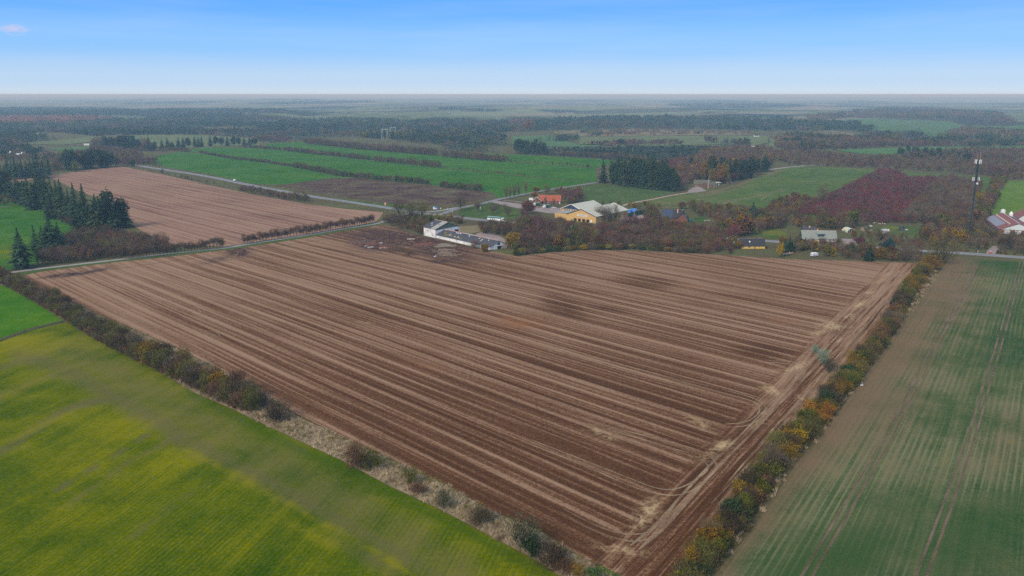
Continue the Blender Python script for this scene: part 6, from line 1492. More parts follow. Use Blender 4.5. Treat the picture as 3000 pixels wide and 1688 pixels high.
# white barn, tall block: x along the gable front, y away to the left
O = (-54.6, 578.6)
b = frame(O, 40, 'tall white barn block with grey roof and green cladding in its gable', 'white_barn', 'barn')
LX, LY, ZW, RS = 21.0, 15.0, 6.4, 4.0
MB().box(0, LX, 0, LY, -.2, ZW).build('wall', M['white_wall'], b)
# the white wall stops below the verge; sheet cladding fills the gable
g = MB()
g.add([(0, -.03, ZW - .9), (LX, -.03, ZW + .3), (LX, -.03, ZW + .45), (LX / 2, -.03, ZW + RS - .1), (0, -.03, ZW + .1), (0, .1, ZW - .9), (LX, .1, ZW + .3), (LX, .1, ZW + .45), (LX / 2, .1, ZW + RS - .1), (0, .1, ZW + .1)], [(0, 1, 2, 3, 4), (9, 8, 7, 6, 5), (0, 5, 6, 1), (1, 6, 7, 2), (2, 7, 8, 3), (3, 8, 9, 4), (4, 9, 5, 0)])
g.build('gable_cladding', M['green_cladding'], b)
for k in range(9):
    x = 1.6 + k * 2.2; zt = ZW + RS * (1 - abs(x - LX / 2) / (LX / 2)) - .25; zb = ZW - .7 + 1.1 * x / LX
    if zt > zb + .3: MB().box(x - .06, x + .06, -.1, -.035, zb, zt).build('batten', M['eternit_dark'], b)
k = RS / (LX / 2)
def slab(x0, z0, x1, z1, y0, y1, nm, mat, th=.16):
    MB().hexa([(x0, y0, z0), (x1, y0, z1), (x1, y1, z1), (x0, y1, z0), (x0, y0, z0 + th), (x1, y0, z1 + th), (x1, y1, z1 + th), (x0, y1, z0 + th)]).build(nm, M[mat], b)
slab(-.5, ZW - .5 * k + .05, LX / 2, ZW + RS + .05, -.5, 5.6, 'pale_roof_sheet', 'eternit_pale')
slab(-.5, ZW - .5 * k + .05, LX / 2, ZW + RS + .05, 5.61, LY + .4, 'dark_roof_sheet', 'eternit_dark', .19)
slab(LX / 2 + .001, ZW + RS + .05, LX + .5, ZW - .5 * k + .05, -.5, LY + .4, 'roof_sheet', 'eternit_pale')
MB().box(LX / 2 - .3, LX / 2 + .3, -.5, LY + .4, ZW + RS + .215, ZW + RS + .32).build('ridge_cap', M['pinkish'], b)
for (yy, dv) in ((9.0, 3.2), (12.4, 5.6), (8.4, 6.4)):
    if yy != 8.4: skylight(b, dv, yy, ZW + dv * k, 1.1, 1.0, k, 'glass_light', 1, 'y')
skylight(b, 5.4, 2.4, ZW + 5.4 * k, 1.3, .9, k, 'dark', 1, 'y')
o = window(b, (LX - 2.4, 0, 2.9), 3.2, 2.9, 'y-', 'dark', 'steel_dark', 'door_opening')
MB().box(-.12, .0, 0, .25, -.2, ZW - .05).build('downpipe', M['steel'], b)
# long low barn
lb = frame((-54.2, 579.2), -50, 'long low white barn with dark roof and mossy patches', 'long_barn', 'barn')
L2, D2, Z2, R2 = 62.0, 14.5, 2.4, 3.1
# front wall slumps forward a little half-way
MB().box(0, 17.8, 0, D2, -.2, Z2).build('wall', M['white_wall'], lb)
MB().hexa([(18.0, -.2, -.2), (L2, .1, -.2), (L2, D2, -.2), (18.0, D2, -.2), (18.0, 0, Z2), (L2, .1, Z2), (L2, D2, Z2), (18.0, D2, Z2)]).build('wall', M['white_wall'], lb)
for x in (0.0, L2 - .15):
    MB().add([(x, .1, Z2), (x, D2, Z2), (x, D2 / 2, Z2 + R2 - .05), (x + .14, .1, Z2), (x + .14, D2, Z2), (x + .14, D2 / 2, Z2 + R2 - .05)], [(0, 2, 1), (3, 4, 5), (0, 1, 4, 3), (1, 2, 5, 4), (2, 0, 3, 5)]).build('gable', M['white_wall'], lb)
roof_gable(MB(), 0, L2, 0, D2, Z2, R2, .4).build('roof', M['eternit_dark'], lb)
k2 = R2 / (D2 / 2)
def patch(xc, v, w, l, mat, nm, n=9):
    """irregular flat piece lying on the front slope"""
    a = math.atan(k2); P = []
    for i in range(n):
        t = 2 * PI * i / n; r = random.uniform(.6, 1.1)
        yy = v + math.sin(t) * l / 2 * r
        P.append((xc + math.cos(t) * w / 2 * r, yy, Z2 + yy * k2 + .215))
    MB().add(P + [(p[0], p[1], p[2] + .05) for p in P], [tuple(range(n, 2 * n))] + [(i, (i + 1) % n, n + (i + 1) % n, n + i) for i in range(n)]).build(nm, M[mat], lb)
for xc, v, w, l in ((10, 1.6, 6, 2.0), (16, 1.8, 4.5, 1.8), (22, 1.0, 5, 1.4), (27, 1.2, 4, 1.6), (6, 3.5, 3, 2)): patch(xc, v, w, l, 'moss', 'moss_patch')
for xc, v, w, l in ((13.2, 2.6, 1.2, 2.6), (19.8, 1.9, 1.6, 1.6), (23.5, 2.0, 1.8, 1.4), (3, 6.5, 2, 1), (47.5, 4.0, 1.0, 3.4), (43.5, 5.5, 1.0, 1.8), (53.5, 5.6, 1.2, 1.6)): patch(xc, v, w, l, 'cream', 'patch_sheet', 5)
for xc, v in ((16.5, 6.0), (18.6, 6.0), (21, 6.2), (32, 5.6)): skylight(lb, xc, v, Z2 + v * k2, 1.2, .9, k2)
for xa, xb in ((22.5, 36), (48, 52)): MB().box(xa, xb, D2 / 2 - .3, D2 / 2 + .3, Z2 + R2 + .1, Z2 + R2 + .33).build('ridge_cap', M['cream'], lb)
for xa, xb in ((0.1, 22.4), (36.1, 47.9), (52.1, 61.9)): MB().box(xa, xb, D2 / 2 - .25, D2 / 2 + .25, Z2 + R2 + .08, Z2 + R2 + .26).build('ridge_cap', M['pinkish'], lb)
MB().box(L2 + .0, L2 + .1, 6.3, 8.2, 2.6, 4.3).build('hatch', M['navy'], lb)
MB().box(L2 + .0, L2 + .12, 6.0, 9.2, 0, 2.1).build('door_opening', M['dark'], lb)
MB().box(L2 + .0, L2 + .5, 5.6, 9.6, 2.15, 2.35).build('canopy', M['white'], lb)
MB().box(L2 + .0, L2 + .07, 9.7, 14.2, 0.0, 2.3).build('bare_render', M['pink_wall'], lb)

# yellow hall (two gabled halls side by side)
h = frame((66.7, 646.7), 52, 'large yellow brick hall with two pale grey gabled roofs and blue gable', 'yellow_hall', 'hall')
walls(h, 0, 50, 0, 28, 5.4, 4.6, M['yellow_brick'])
roof_gable(MB(), 0, 50, 0, 28, 5.4, 4.6, .5, .2).build('roof', M['roof_cement'], h)
walls(h, 24, 58, 29.2, 50, 5.4, 4.2, M['yellow_brick'], 'x', 'rear_wall', M['navy'])
roof_gable(MB(), 24, 58, 29.2, 50, 5.4, 4.2, .7, .2).build('rear_roof', M['roof_cement'], h)
MB().box(24, 50, 28.01, 29.19, 5.0, 5.3).build('valley_gutter', M['steel'], h)
MB().box(0, 24, 28.01, 28.9, -.2, 5.2).build('annex_wall', M['yellow_brick'], h)
MB().box(6, 23.99, 28.91, 44, -.2, 4.4).build('annex_wall', M['yellow_brick'], h)
MB().box(5.7, 24.2, 28.92, 44.3, 4.41, 4.6).build('annex_roof', M['eternit_pale'], h)
# white verge boards on the rear gable, grey ones on the front gable
for y0, z0, y1, z1, xx, mt in ((28.6, 5.2, 39.6, 9.85, 23.25, 'white'), (50.6, 5.2, 39.6, 9.85, 23.25, 'white'), (-.5, 5.3, 14, 10.3, -.56, 'steel_dark'), (28.5, 5.3, 14, 10.3, -.56, 'steel_dark'), (-.5, 5.3, 14, 10.3, 50.56, 'white'), (28.5, 5.3, 14, 10.3, 50.56, 'white')):
    MB().bar((xx, y0, z0), (xx, y1, z1), .12, .4).build('verge_board', M[mt], h)
for i, y in enumerate((46.2, 43.8, 41.6, 38.6, 36.4, 34.4)):
    window(h, (24, y, 4.7), 1.3, 1.5 if i < 5 else .7, 'x-', 'glass', 'white', depth=.06)
for y in (19.5, 15.5, 11.5, 7.5):
    window(h, (0, y, 1.3), 2.6, 2.4, 'x-', 'dark', 'yellow_brick', 'window', .12)
MB().box(-.12, -.01, 3.4, 5.0, 0, 2.3).build('door', M['white'], h)
sb = MB().box(-.18, -.02, 8.2, 17.6, 4.5, 6.0).build('sign_board', M['white'], h)
def lettering(txt, size, mat, parent, loc, rot, ex=.02, name='lettering'):
    cu = bpy.data.curves.new(name, 'FONT'); cu.body = txt; cu.size = size; cu.extrude = ex; cu.align_x = 'CENTER'; cu.align_y = 'CENTER'; cu.resolution_u = 2
    tmp = bpy.data.objects.new('tmp_text', cu); COL.objects.link(tmp)
    dg = bpy.context.evaluated_depsgraph_get(); me = bpy.data.meshes.new_from_object(tmp.evaluated_get(dg)); me.name = name
    COL.objects.unlink(tmp); bpy.data.objects.remove(tmp)
    me.materials.clear(); me.materials.append(mat)
    o = link(bpy.data.objects.new(name, me), parent); o.location = loc; o.rotation_euler = rot
    return o
lettering('AARUPHILD', 1.5, M['dark'], h, (-.2, 12.9, 5.35), (R(90), 0, R(-90)))
MB().box(14, 14.12, -.16, -.02, 0, 5.2).build('downpipe', M['steel_dark'], h)
MB().box(37, 37.12, -.16, -.02, 0, 5.2).build('downpipe', M['steel_dark'], h)
window(h, (9.5, 0, 1.5), 1.4, 1.4, 'y-', 'dark', 'yellow_brick')

# red-roofed brick house
A = G(1577, 596)
r = frame(A, -8, 'red-tiled brick farmhouse with white bargeboards beside the car park', 'red_roof_house', 'house')
walls(r, 0, 21, 0, 9, 2.7, 4.6, M['red_brick'])
roof_gable(MB(), 0, 21, 0, 9, 2.7, 4.6, .4, .2).build('roof', M['roof_red'], r)
walls(r, -4.6, 3.4, -4.5, 6, 2.9, 3.7, M['red_brick'], 'y', 'wing_wall')
roof_gable(MB(), -4.6, 3.4, -4.5, 4.2, 2.9, 3.7, .35, .22, 'y').build('wing_roof', M['roof_red'], r)
for x0, x1 in ((-5.0, -.6), (3.8, -.6)):
    MB().bar((x0, -4.95, 2.75), (x1, -4.95, 6.85), .12, .3).build('bargeboard', M['white'], r)
for x in (6.2, 9.2, 14.2, 16.6):
    window(r, (x, 0, 1.6), 1.1, 1.1, 'y-')
for x in (-2.2, .8): window(r, (x, -4.5, 1.5), 1.0, 1.2, 'y-')
window(r, (20.2, 0, 1.2), .9, 2.2, 'y-', 'glass_light', 'white', 'door')
chimney(r, 10, 4.5, 7.1, 8.3, .8)
t = frame(G(1556, 588), -10, 'small white trailer box at the gable of the red-roofed house', 'trailer_box', 'trailer')
MB().box(-2, 2, -1, 1, .5, 2.6).build('body', M['white'], t); MB().cyl((-.8, -1.1, .4), (-.8, 1.1, .4), .38, n=10).build('wheel', M['tyre'], t)

# black-roofed house
A = G(1940, 646)
r = frame(A, -14, 'house with steep black roof, two bright roof windows and dark blue slope', 'black_roof_house', 'house')
walls(r, 0, 17, 0, 10, 2.6, 5.6, M['red_brick'])
roof_gable(MB(), 0, 17, 0, 10, 2.6, 5.6, .5, .2).build('roof', M['roof_black'], r)
MB().hexa([(-.5, -.52, 2.2), (8.2, -.52, 2.2), (8.2, 5.0, 8.24), (-.5, 5.0, 8.24), (-.5, -.56, 2.42), (8.2, -.56, 2.42), (8.2, 4.96, 8.46), (-.5, 4.96, 8.46)]).build('blue_roof_slope', M['roof_blue'], r)
walls(r, 11.5, 20.5, -6, 7, 2.6, 4.6, M['red_brick'], 'y', 'wing_wall')
roof_gable(MB(), 11.5, 20.5, -6, 7, 2.6, 4.6, .5, .22, 'y').build('wing_roof', M['roof_black'], r)
for y in (-3.2, .6): skylight(r, 18.6, y, 2.6 + 1.9 * 4.6 / 4.5, .9, 1.9, 4.6 / 4.5, 'glass_light', -1, 'y')
chimney(r, 12.0, 3.2, 6.2, 9.0, .8, 'pinkish'); chimney(r, 16, 5.4, 7, 8.6, .6, 'cream')
MB().box(21.5, 25, -6, -3, 0, 2.2).build('lean_to', M['green_paint'], r)
gt = frame(G(2071, 648), 5, 'white garden table on the lawn by the black-roofed house', 'garden_table', 'table')
MB().box(-2.2, 2.2, -.5, .5, .7, .8).build('table_top', M['white'], gt)
for x in (-1.8, 1.8): MB().box(x - .06, x + .06, -.4, .4, 0, .695).build('leg', M['white'], gt)

# yellow cottage
A = G(2173, 729)
r = frame(A, 1, 'small yellow cottage with dark tiled roof beside the road', 'yellow_cottage', 'house')
walls(r, 0, 15.5, 0, 8, 2.5, 3.6, M['yellow_paint'])
roof_gable(MB(), 0, 15.5, 0, 8, 2.5, 3.6, .5, .22).build('roof', M['roof_black'], r)
MB().box(-.6, 16.1, -.66, -.52, 2.0, 2.2).build('gutter', M['steel_dark'], r)
MB().box(0, 15.5, 3.85, 4.15, 6.33, 6.45).build('ridge_cap', M['concrete'], r)
window(r, (5.0, 0, 1.4), 1.6, 1.3, 'y-'); window(r, (1.2, 0, 1.5), 1.0, 1.4, 'y-'); window(r, (11.4, 0, 1.5), .9, 1.1, 'y-'); window(r, (14.0, 0, 1.4), .5, 1.1, 'y-')
MB().box(8.2, 9.2, -.1, -.01, 0, 2.1).build('door', M['wood'], r)
skylight(r, 5.6, 1.9, 2.5 + 1.9 * .9, 1.0, 1.1, .9); chimney(r, 10.3, 4, 6.0, 7.2, .7)
walls(r, -4.5, -.05, 2, 8, 2.1, 1.6, M['red_brick'], 'x', 'shed_wall')
roof_gable(MB(), -4.5, -.7, 2, 8, 2.1, 1.6, .2, .15).build('shed_roof', M['concrete'], r)

# metal-roofed house
A = G(2362, 708)
r = frame(A, -6, 'long rendered house with ribbed grey-green metal roof and blue dormer', 'metal_roof_house', 'house')
LH = 20.5
walls(r, 0, LH, 0, 9.5, 2.3, 4.7, M['pink_wall'])
roof_gable(MB(), -2.6, LH, 0, 9.5, 2.3, 4.7, .4, .16).build('roof', M['roof_metal'], r)
k3 = 4.7 / 4.75
for i in range(40):
    x = -2.8 + i * .595
    if 7.2 < x < 12.8: continue
    MB().hexa([(x, -.35, 2.3 - .35 * k3 + .185), (x + .1, -.35, 2.3 - .35 * k3 + .185), (x + .1, 4.7, 2.3 + 4.7 * k3 + .185), (x, 4.7, 2.3 + 4.7 * k3 + .185), (x, -.35, 2.3 - .35 * k3 + .3), (x + .1, -.35, 2.3 - .35 * k3 + .3), (x + .1, 4.7, 2.3 + 4.7 * k3 + .3), (x, 4.7, 2.3 + 4.7 * k3 + .3)]).build('roof_rib', M['roof_metal'], r)
d_ = MB().hexa([(7.4, 1.0, 3.5), (12.4, 1.0, 3.5), (12.4, 3.9, 6.2), (7.4, 3.9, 6.2), (7.4, 1.0, 5.3), (12.4, 1.0, 5.3), (12.4, 3.9, 6.5), (7.4, 3.9, 6.5)]).build('dormer', M['roof_metal'], r)
MB().box(7.7, 12.1, .93, .99, 3.65, 5.1).build('pane', M['navy'], d_)
MB().hexa([(7.1, .7, 5.31), (12.7, .7, 5.31), (12.7, 4.2, 6.62), (7.1, 4.2, 6.62), (7.1, .7, 5.45), (12.7, .7, 5.45), (12.7, 4.2, 6.76), (7.1, 4.2, 6.76)]).build('dormer_roof', M['roof_metal'], r)
for x in (9.2, 15.6, 18.2, 4.8): window(r, (x, 0, 1.45), 1.1, 1.0, 'y-', 'dark', 'white')
MB().box(-2.6, LH, 4.6, 4.9, 7.1, 7.25).build('ridge_cap', M['cream'], r); chimney(r, 8.2, 4.75, 6.9, 8.1, .6, 'pinkish')
s_ = frame(G(2352, 682), -6, 'small outbuilding with grey roof and pink ridge behind the metal-roofed house', 'outbuilding', 'shed')
walls(s_, 0, 9, 0, 6, 2.2, 2.4, M['steel_dark']); roof_gable(MB(), 0, 9, 0, 6, 2.2, 2.4, .3, .15).build('roof', M['eternit_dark'], s_)
MB().box(4.4, 5.0, -.3, 3, 3.6, 4.9).build('verge', M['pinkish'], s_)

# red-roofed barn at the right edge; x runs from the far corner towards the camera
rb = frame((381, 655.5), -110, 'long brick barn with dull red roof and solar panels at the right edge', 'red_roof_barn', 'barn')
walls(rb, 0, 60, 0, 24, 3.0, 4.8, M['red_brick'], 'x', 'wall', M['pylon'])
roof_gable(MB(), 0, 60, 0, 24, 3.0, 4.8, .5, .2).build('roof', M['roof_red_dull'], rb)
k4 = 4.8 / 12
for i in range(12):
    x0 = 1 + i * 4.1
    if i > 10: break
    ya, yb = .0, 6.2 - .02 * i
    MB().hexa([(x0, ya, 3.0 + ya * k4 + .24), (x0 + 4.0, ya, 3.0 + ya * k4 + .24), (x0 + 4.0, yb, 3.0 + yb * k4 + .24), (x0, yb, 3.0 + yb * k4 + .24), (x0, ya, 3.0 + ya * k4 + .33), (x0 + 4.0, ya, 3.0 + ya * k4 + .33), (x0 + 4.0, yb, 3.0 + yb * k4 + .33), (x0, yb, 3.0 + yb * k4 + .33)]).build('solar_panel', M['solar'], rb)
for i in range(9):
    x = 4 + i * 6.0; y = 7.3
    MB().box(x - .5, x + .5, y - .5, y + .5, 3 + y * k4 + .1, 3 + y * k4 + 1.1).build('roof_vent', M['pink_wall'], rb)
MB().box(-.5, 60.5, 11.7, 12.3, 7.98, 8.15).build('ridge_cap', M['pink_wall'], rb)
for i in range(12):
    window(rb, (4 + i * 4.7, 0, 1.6), .8, 1.2, 'y-', 'glass_light', 'white', depth=.05, mull=False)
for i in range(3): MB().box(60.01, 60.1, 3 + i * 7, 7 + i * 7, 0, 2.6).build('barn_door', M['pylon'], rb)
rb2 = frame(G(2984, 650), -20, 'smaller red-roofed barn with pale gable cut by the right frame edge', 'red_gable_barn', 'barn')
walls(rb2, 0, 12, 0, 22, 3.2, 4.2, M['pylon'], 'y'); roof_gable(MB(), 0, 12, 0, 22, 3.2, 4.2, .5, .2, 'y').build('roof', M['roof_red_dull'], rb2)
for (x, y, rad, pt, cone, lab) in ((399.0, 662, 1.75, 615, .5, 'taller white feed silo behind the red-roofed barn'), (404.6, 660, 1.5, 626, 1.8, 'shorter white feed silo with conical top behind the red-roofed barn')):
    s_ = frame((x, y), 0, lab, 'feed_silo', 'silo', 'white feed silos')
    p = Vector((x, y, 0)); ht = hgt(p, pt)
    MB().cyl((0, 0, .8), (0, 0, ht), rad, n=16).build('body', M['white'], s_)
    MB().cyl((0, 0, ht + .01), (0, 0, ht + cone), rad, .25, 16).build('top_cone', M['white'], s_)
    for a in range(4): MB().box(rad * .8 * math.cos(a * 1.57) - .1, rad * .8 * math.cos(a * 1.57) + .1, rad * .8 * math.sin(a * 1.57) - .1, rad * .8 * math.sin(a * 1.57) + .1, 0, .79).build('leg', M['steel'], s_)
    MB().cyl((0, 0, ht + cone), (0, 0, ht + cone + 1.4), .05, n=5).build('vent_pipe', M['steel'], s_)

# farm
A = G(2033, 546)
r = frame(A, -12, 'old farmhouse with mossy grey roof behind the gravel yard', 'farmhouse', 'house')
walls(r, 0, 17, 0, 8, 2.5, 4.2, M['red_brick']); roof_gable(MB(), 0, 17, 0, 8, 2.5, 4.2, .5, .3).build('roof', M['roof_moss'], r)
for x in (2, 4.5, 9, 12): window(r, (x, 0, 1.5), 1.2, 1.2, 'y-')
A = G(2070, 549)
r = frame(A, 24, 'low farm wing with row of pale pillars beside the flagpole', 'farm_wing', 'outbuilding')
walls(r, 0, 14, 1.2, 7, 2.3, 2.6, M['red_brick']); roof_gable(MB(), 0, 14, 0, 7, 2.3, 2.6, .3, .2).build('roof', M['roof_moss'], r)
for i in range(7): MB().box(1 + i * 2 - .2, 1 + i * 2 + .2, -.1, .3, 0, 2.25).build('pillar', M['pinkish'], r)
r = frame(G(2094, 544), 26, 'dark green shed with pale roof edge right of the farm', 'green_shed', 'shed')
MB().box(0, 9, 0, 5, 0, 2.8).build('wall', M['green_paint'], r); MB().hexa([(-.3, -.4, 2.82), (9.3, -.4, 2.82), (9.3, 5.3, 3.1), (-.3, 5.3, 3.1), (-.3, -.4, 3.0), (9.3, -.4, 3.0), (9.3, 5.3, 3.3), (-.3, 5.3, 3.3)]).build('roof', M['cream'], r)
MB().box(5.2, 6.2, -.08, -.01, 0, 2.1).build('door', M['white'], r)
r = frame(G(2130, 538), 26, 'low brown shed at the wood edge right of the green one', 'brown_shed', 'shed')
MB().box(0, 8, 0, 4, 0, 2.0).build('wall', M['wood'], r); MB().box(-.3, 8.3, -.3, 4.3, 2.01, 2.2).build('roof', M['roof_red_dull'], r)
fp = empty('flagpole', G(2074.5, 554), 0, 'white flagpole at the edge of the farm yard', 'flagpole')
hh = hgt(G(2074.5, 554), 523); MB().cyl((0, 0, 0), (0, 0, hh), .16, .09, 8).build('pole', M['white'], fp); MB().cyl((0, 0, hh), (0, 0, hh + .25), .18, .18, 8).build('knob', M['pinkish'], fp)

# sheds of the gardens
r = empty('polytunnel', G(2483, 682), R(8), 'arched milky polytunnel with white frame in the gardens', 'greenhouse')
for j in range(6):
    f = MB(); n = 8
    pts = [(2.9 * math.cos(PI * k_ / n) + 2.9, j * 1.5, 3.1 * math.sin(PI * k_ / n) ** .8) for k_ in range(n + 1)]
    for a_, c_ in zip(pts[:-1], pts[1:]): f.bar(a_, c_, .12)
    f.build('hoop', M['white'], r)
V = []; n = 8
for y in (0, 7.5): V += [(2.86 * math.cos(PI * k_ / n) + 2.9, y, 3.05 * math.sin(PI * k_ / n) ** .8) for k_ in range(n + 1)]
MB().add(V, [(k_, k_ + 1, n + 2 + k_, n + 1 + k_) for k_ in range(n)]).build('cover', M['greenhouse'], r)
for x in (1.5, 2.9, 4.3): MB().box(x - .06, x + .06, -.1, .0, 0, 2.4).build('post', M['white'], r)
r = empty('garden_shed', G(2533, 678), R(18), 'dark grey garden shed roof with two pale skylights', 'shed')
walls(r, 0, 7, 0, 4.5, 2.1, 1.5, M['wood']); roof_gable(MB(), 0, 7, 0, 4.5, 2.1, 1.5, .3, .15).build('roof', M['eternit_dark'], r)
skylight(r, 1.8, .8, 2.6, 1.4, .6, .66, 'glass_light'); skylight(r, 5.6, 1.2, 2.9, .8, .5, .66, 'glass_light')
MB().box(6.2, 7.6, 1.0, 3.2, 2.6, 4.0).build('pale_box', M['cream'], r)
r = empty('garden_shed', G(2584, 685), R(0), 'grey metal-roofed shed with pale wall between the garden trees', 'shed')
walls(r, 0, 4, 0, 4, 2.2, 1.0, M['steel']); roof_gable(MB(), 0, 4, 0, 4, 2.2, 1.0, .3, .12).build('roof', M['steel'], r)
r = empty('garden_shed', G(2638, 677), R(0), 'small slate-grey shed on the paddock', 'shed')
walls(r, 0, 3.2, 0, 3, 2.2, 1.3, M['steel_dark']); roof_gable(MB(), 0, 3.2, 0, 3, 2.2, 1.3, .3, .12, 'y').build('roof', M['eternit_dark'], r)
r = empty('feed_trough', G(2654, 676), R(0), 'white-topped feed trough beside the slate-grey shed', 'trough')
MB().box(-1, 1.2, -.4, .4, .5, .9).build('basin', M['white'], r)
for x in (-.8, 1.0): MB().box(x - .06, x + .06, -.3, .3, 0, .49).build('leg', M['steel'], r)
r = empty('round_tank', G(2603, 678), 0, 'small round pale tank with pinkish lid', 'tank')
MB().cyl((0, 0, 0), (0, 0, 1.4), .7, n=12).build('body', M['white'], r); MB().cyl((0, 0, 1.41), (0, 0, 1.7), .72, .3, 12).build('lid', M['pinkish'], r)
def sheep(px, py, lab, yaw):
    s_ = empty('sheep', G(px, py), R(yaw), lab, 'sheep', 'sheep at the plantation edge')
    bm = bmesh.new(); bmesh.ops.create_icosphere(bm, subdivisions=2, radius=.5)
    for v in bm.verts:
        v.co.x *= 1.15; v.co.y *= .62; v.co.z = v.co.z * .58 + .72
        if v.co.x > .35: v.co.z += (v.co.x - .35) * .9; v.co.y *= .72
    # neck and head drawn out of the front
    for v in bm.verts:
        if v.co.x > .50: v.co.x += .25; v.co.z -= .12; v.co.y *= .8
    for (x, y) in ((.32, .17), (.32, -.17), (-.34, .17), (-.34, -.17)):
        bmesh.ops.create_cone(bm, cap_ends=True, segments=6, radius1=.045, radius2=.07, depth=.5, matrix=Matrix.Translation((x, y, .25)))
    me = bpy.data.meshes.new('body'); bm.to_mesh(me); bm.free(); me.materials.append(M['wool'])
    link(bpy.data.objects.new('body', me), s_)
    MB().box(.80, 1.0, -.08, .08, .72, .9).build('muzzle', M['cream'], s_)
for i, (px, py, yw) in enumerate(((2546, 657, 20), (2562, 655, 160), (2574, 657, 10), (2579, 658, 200), (2585, 657, 30), (2592, 658, 170))):
    sheep(px, py, f'pale sheep grazing at the plantation edge, {nth(i)} from the left', yw)
r = empty('garden_windmill', G(2646, 706), 0, 'tiny blue and white ornamental windmill in the gardens', 'ornament')
MB().cyl((0, 0, 0), (0, 0, 2.0), .12, .08, 6).build('post', M['dark'], r)
for a in range(4):
    c_, s2 = math.cos(a * 1.57 + .4), math.sin(a * 1.57 + .4)
    MB().add([(0, -.1, 2.0), (c_ * .8 - s2 * .2, -.1, 2.0 + s2 * .8 + c_ * .2), (c_ * .8 + s2 * .2, -.1, 2.0 + s2 * .8 - c_ * .2), (0, -.16, 2.0), (c_ * .8 - s2 * .2, -.16, 2.0 + s2 * .8 + c_ * .2), (c_ * .8 + s2 * .2, -.16, 2.0 + s2 * .8 - c_ * .2)], [(0, 1, 2), (5, 4, 3), (0, 3, 4, 1), (1, 4, 5, 2), (2, 5, 3, 0)]).build('blade', M['lightblue' if a % 2 else 'white'], r)
r = empty('parasol', G(2469, 680), 0, 'small yellow parasol in the garden right of the metal-roofed house', 'parasol')
MB().cyl((0, 0, 0), (0, 0, 2.1), .04, n=6).build('pole', M['wood'], r); MB().cyl((0, 0, 1.9), (0, 0, 2.4), 1.3, .05, 10).build('canopy', M['yellow_paint'], r)
# far houses
def far_house(px, py, ang, L, D, zw, rise, wm, rm, lab, cat='house'):
    p = G(px, py); r = empty('far_house', p, R(ang), lab, cat)
    walls(r, 0, L, 0, D, zw, rise, M[wm]); roof_gable(MB(), 0, L, 0, D, zw, rise, .4, .2).build('roof', M[rm], r)
    for x in (L * .25, L * .6): window(r, (x, 0, zw * .6), 1.2, 1.2, 'y-', 'dark')
far_house(22, 452, 10, 5, 5, 2.6, 2.2, 'white', 'pylon', 'small white far house above the thin spruces, leftmost of three')
far_house(48, 457, 20, 5, 4, 2.2, 1.6, 'white', 'pylon', 'pale far roof above the thin spruces, middle of three')
far_house(62, 454, 14, 9, 5, 2.2, 2.2, 'cream', 'pylon', 'long pale far barn above the thin spruces, rightmost of three', 'barn')
far_house(246, 426, 0, 10, 3, 2.2, .6, 'white', 'white', 'small white building at the edge of the far left meadow')
far_house(1887, 352, 2, 48, 12, 4, 5, 'white', 'roof_red', 'large far farmhouse with red roof beyond the long conifer belt', 'farm')
far_house(1523, 426, 0, 14, 8, 3, 2.5, 'white', 'pylon', 'white far house beside the pointed conifers')
far_house(2165, 437, -5, 30, 9, 3, 2.5, 'pink_wall', 'pylon', 'long low far building with pale roof in the brown woods', 'farm')
far_house(2210, 401, 0, 12, 8, 3, 2.5, 'white', 'roof_black', 'small far house at the end of the tan field')
# ------------------------------------------------------------------ mast and pylons
p = G(2838, 690); H_ = hgt(p, 466)
m = empty('lattice_mast', p, R(15), 'tall dark lattice mast with white antennas above the track', 'mast')
m.location = p
w0, w1 = 1.25, .85
legs = [(math.cos(R(90 + 120 * i)), math.sin(R(90 + 120 * i))) for i in range(3)]
for (a, c) in legs: MB().cyl((a * w0, c * w0, 0), (a * w1, c * w1, H_), .16, .13, 6).build('leg', M['steel_dark'], m)
nb = 30
for i in range(nb):
    z0, z1 = H_ * i / nb, H_ * (i + 1) / nb
    br = MB()
    for k in range(3):
        (a, c), (a2, c2) = legs[k], legs[(k + 1) % 3]
        s0, s1 = w0 + (w1 - w0) * i / nb, w0 + (w1 - w0) * (i + 1) / nb
        if i % 2: a, c, a2, c2 = a2, c2, a, c
        br.bar((a * s0, c * s0, z0), (a2 * s1, c2 * s1, z1), .10); br.bar((a * s1, c * s1, z1), (a2 * s1, c2 * s1, z1), .08)
    br.build('brace', M['steel_dark'], m)
MB().box(-.32, .32, -.3, .3, 0, H_ - 8).build('cable_ladder', M['black'], m)
MB().box(-.42, .42, -.36, .36, H_ - 15, H_ - 1.5).build('cable_bundle', M['black'], m)
for z, rad, hgt_a in ((H_ - 3.4, 1.75, 3.0), (H_ - 15.5, 1.9, 2.6)):
    rg = MB()
    for k in range(6):
        a0, a1 = R(60 * k), R(60 * k + 60); rg.bar((math.cos(a0) * rad, math.sin(a0) * rad, z + .6), (math.cos(a1) * rad, math.sin(a1) * rad, z + .6), .12)
    rg.build('platform_ring', M['steel_dark'], m)
    for k in range(6):
        if z < H_ - 10 and k in (1, 4): continue
        a0 = R(60 * k + 10); x, y = math.cos(a0) * (rad + .15), math.sin(a0) * (rad + .15)
        MB().box(x - .22, x + .22, y - .16, y + .16, z, z + hgt_a).build('antenna', M['white'], m)
MB().cyl((-.3, -1.7, H_ - 17.3), (-.3, -2.1, H_ - 17.3), .8, .8, 14).build('dish', M['white'], m)
for x in (-1.2, 1.3): MB().cyl((x, 0, H_), (x, 0, H_ + 5.2), .07, .04, 5).build('whip_aerial', M['pinkish'], m)

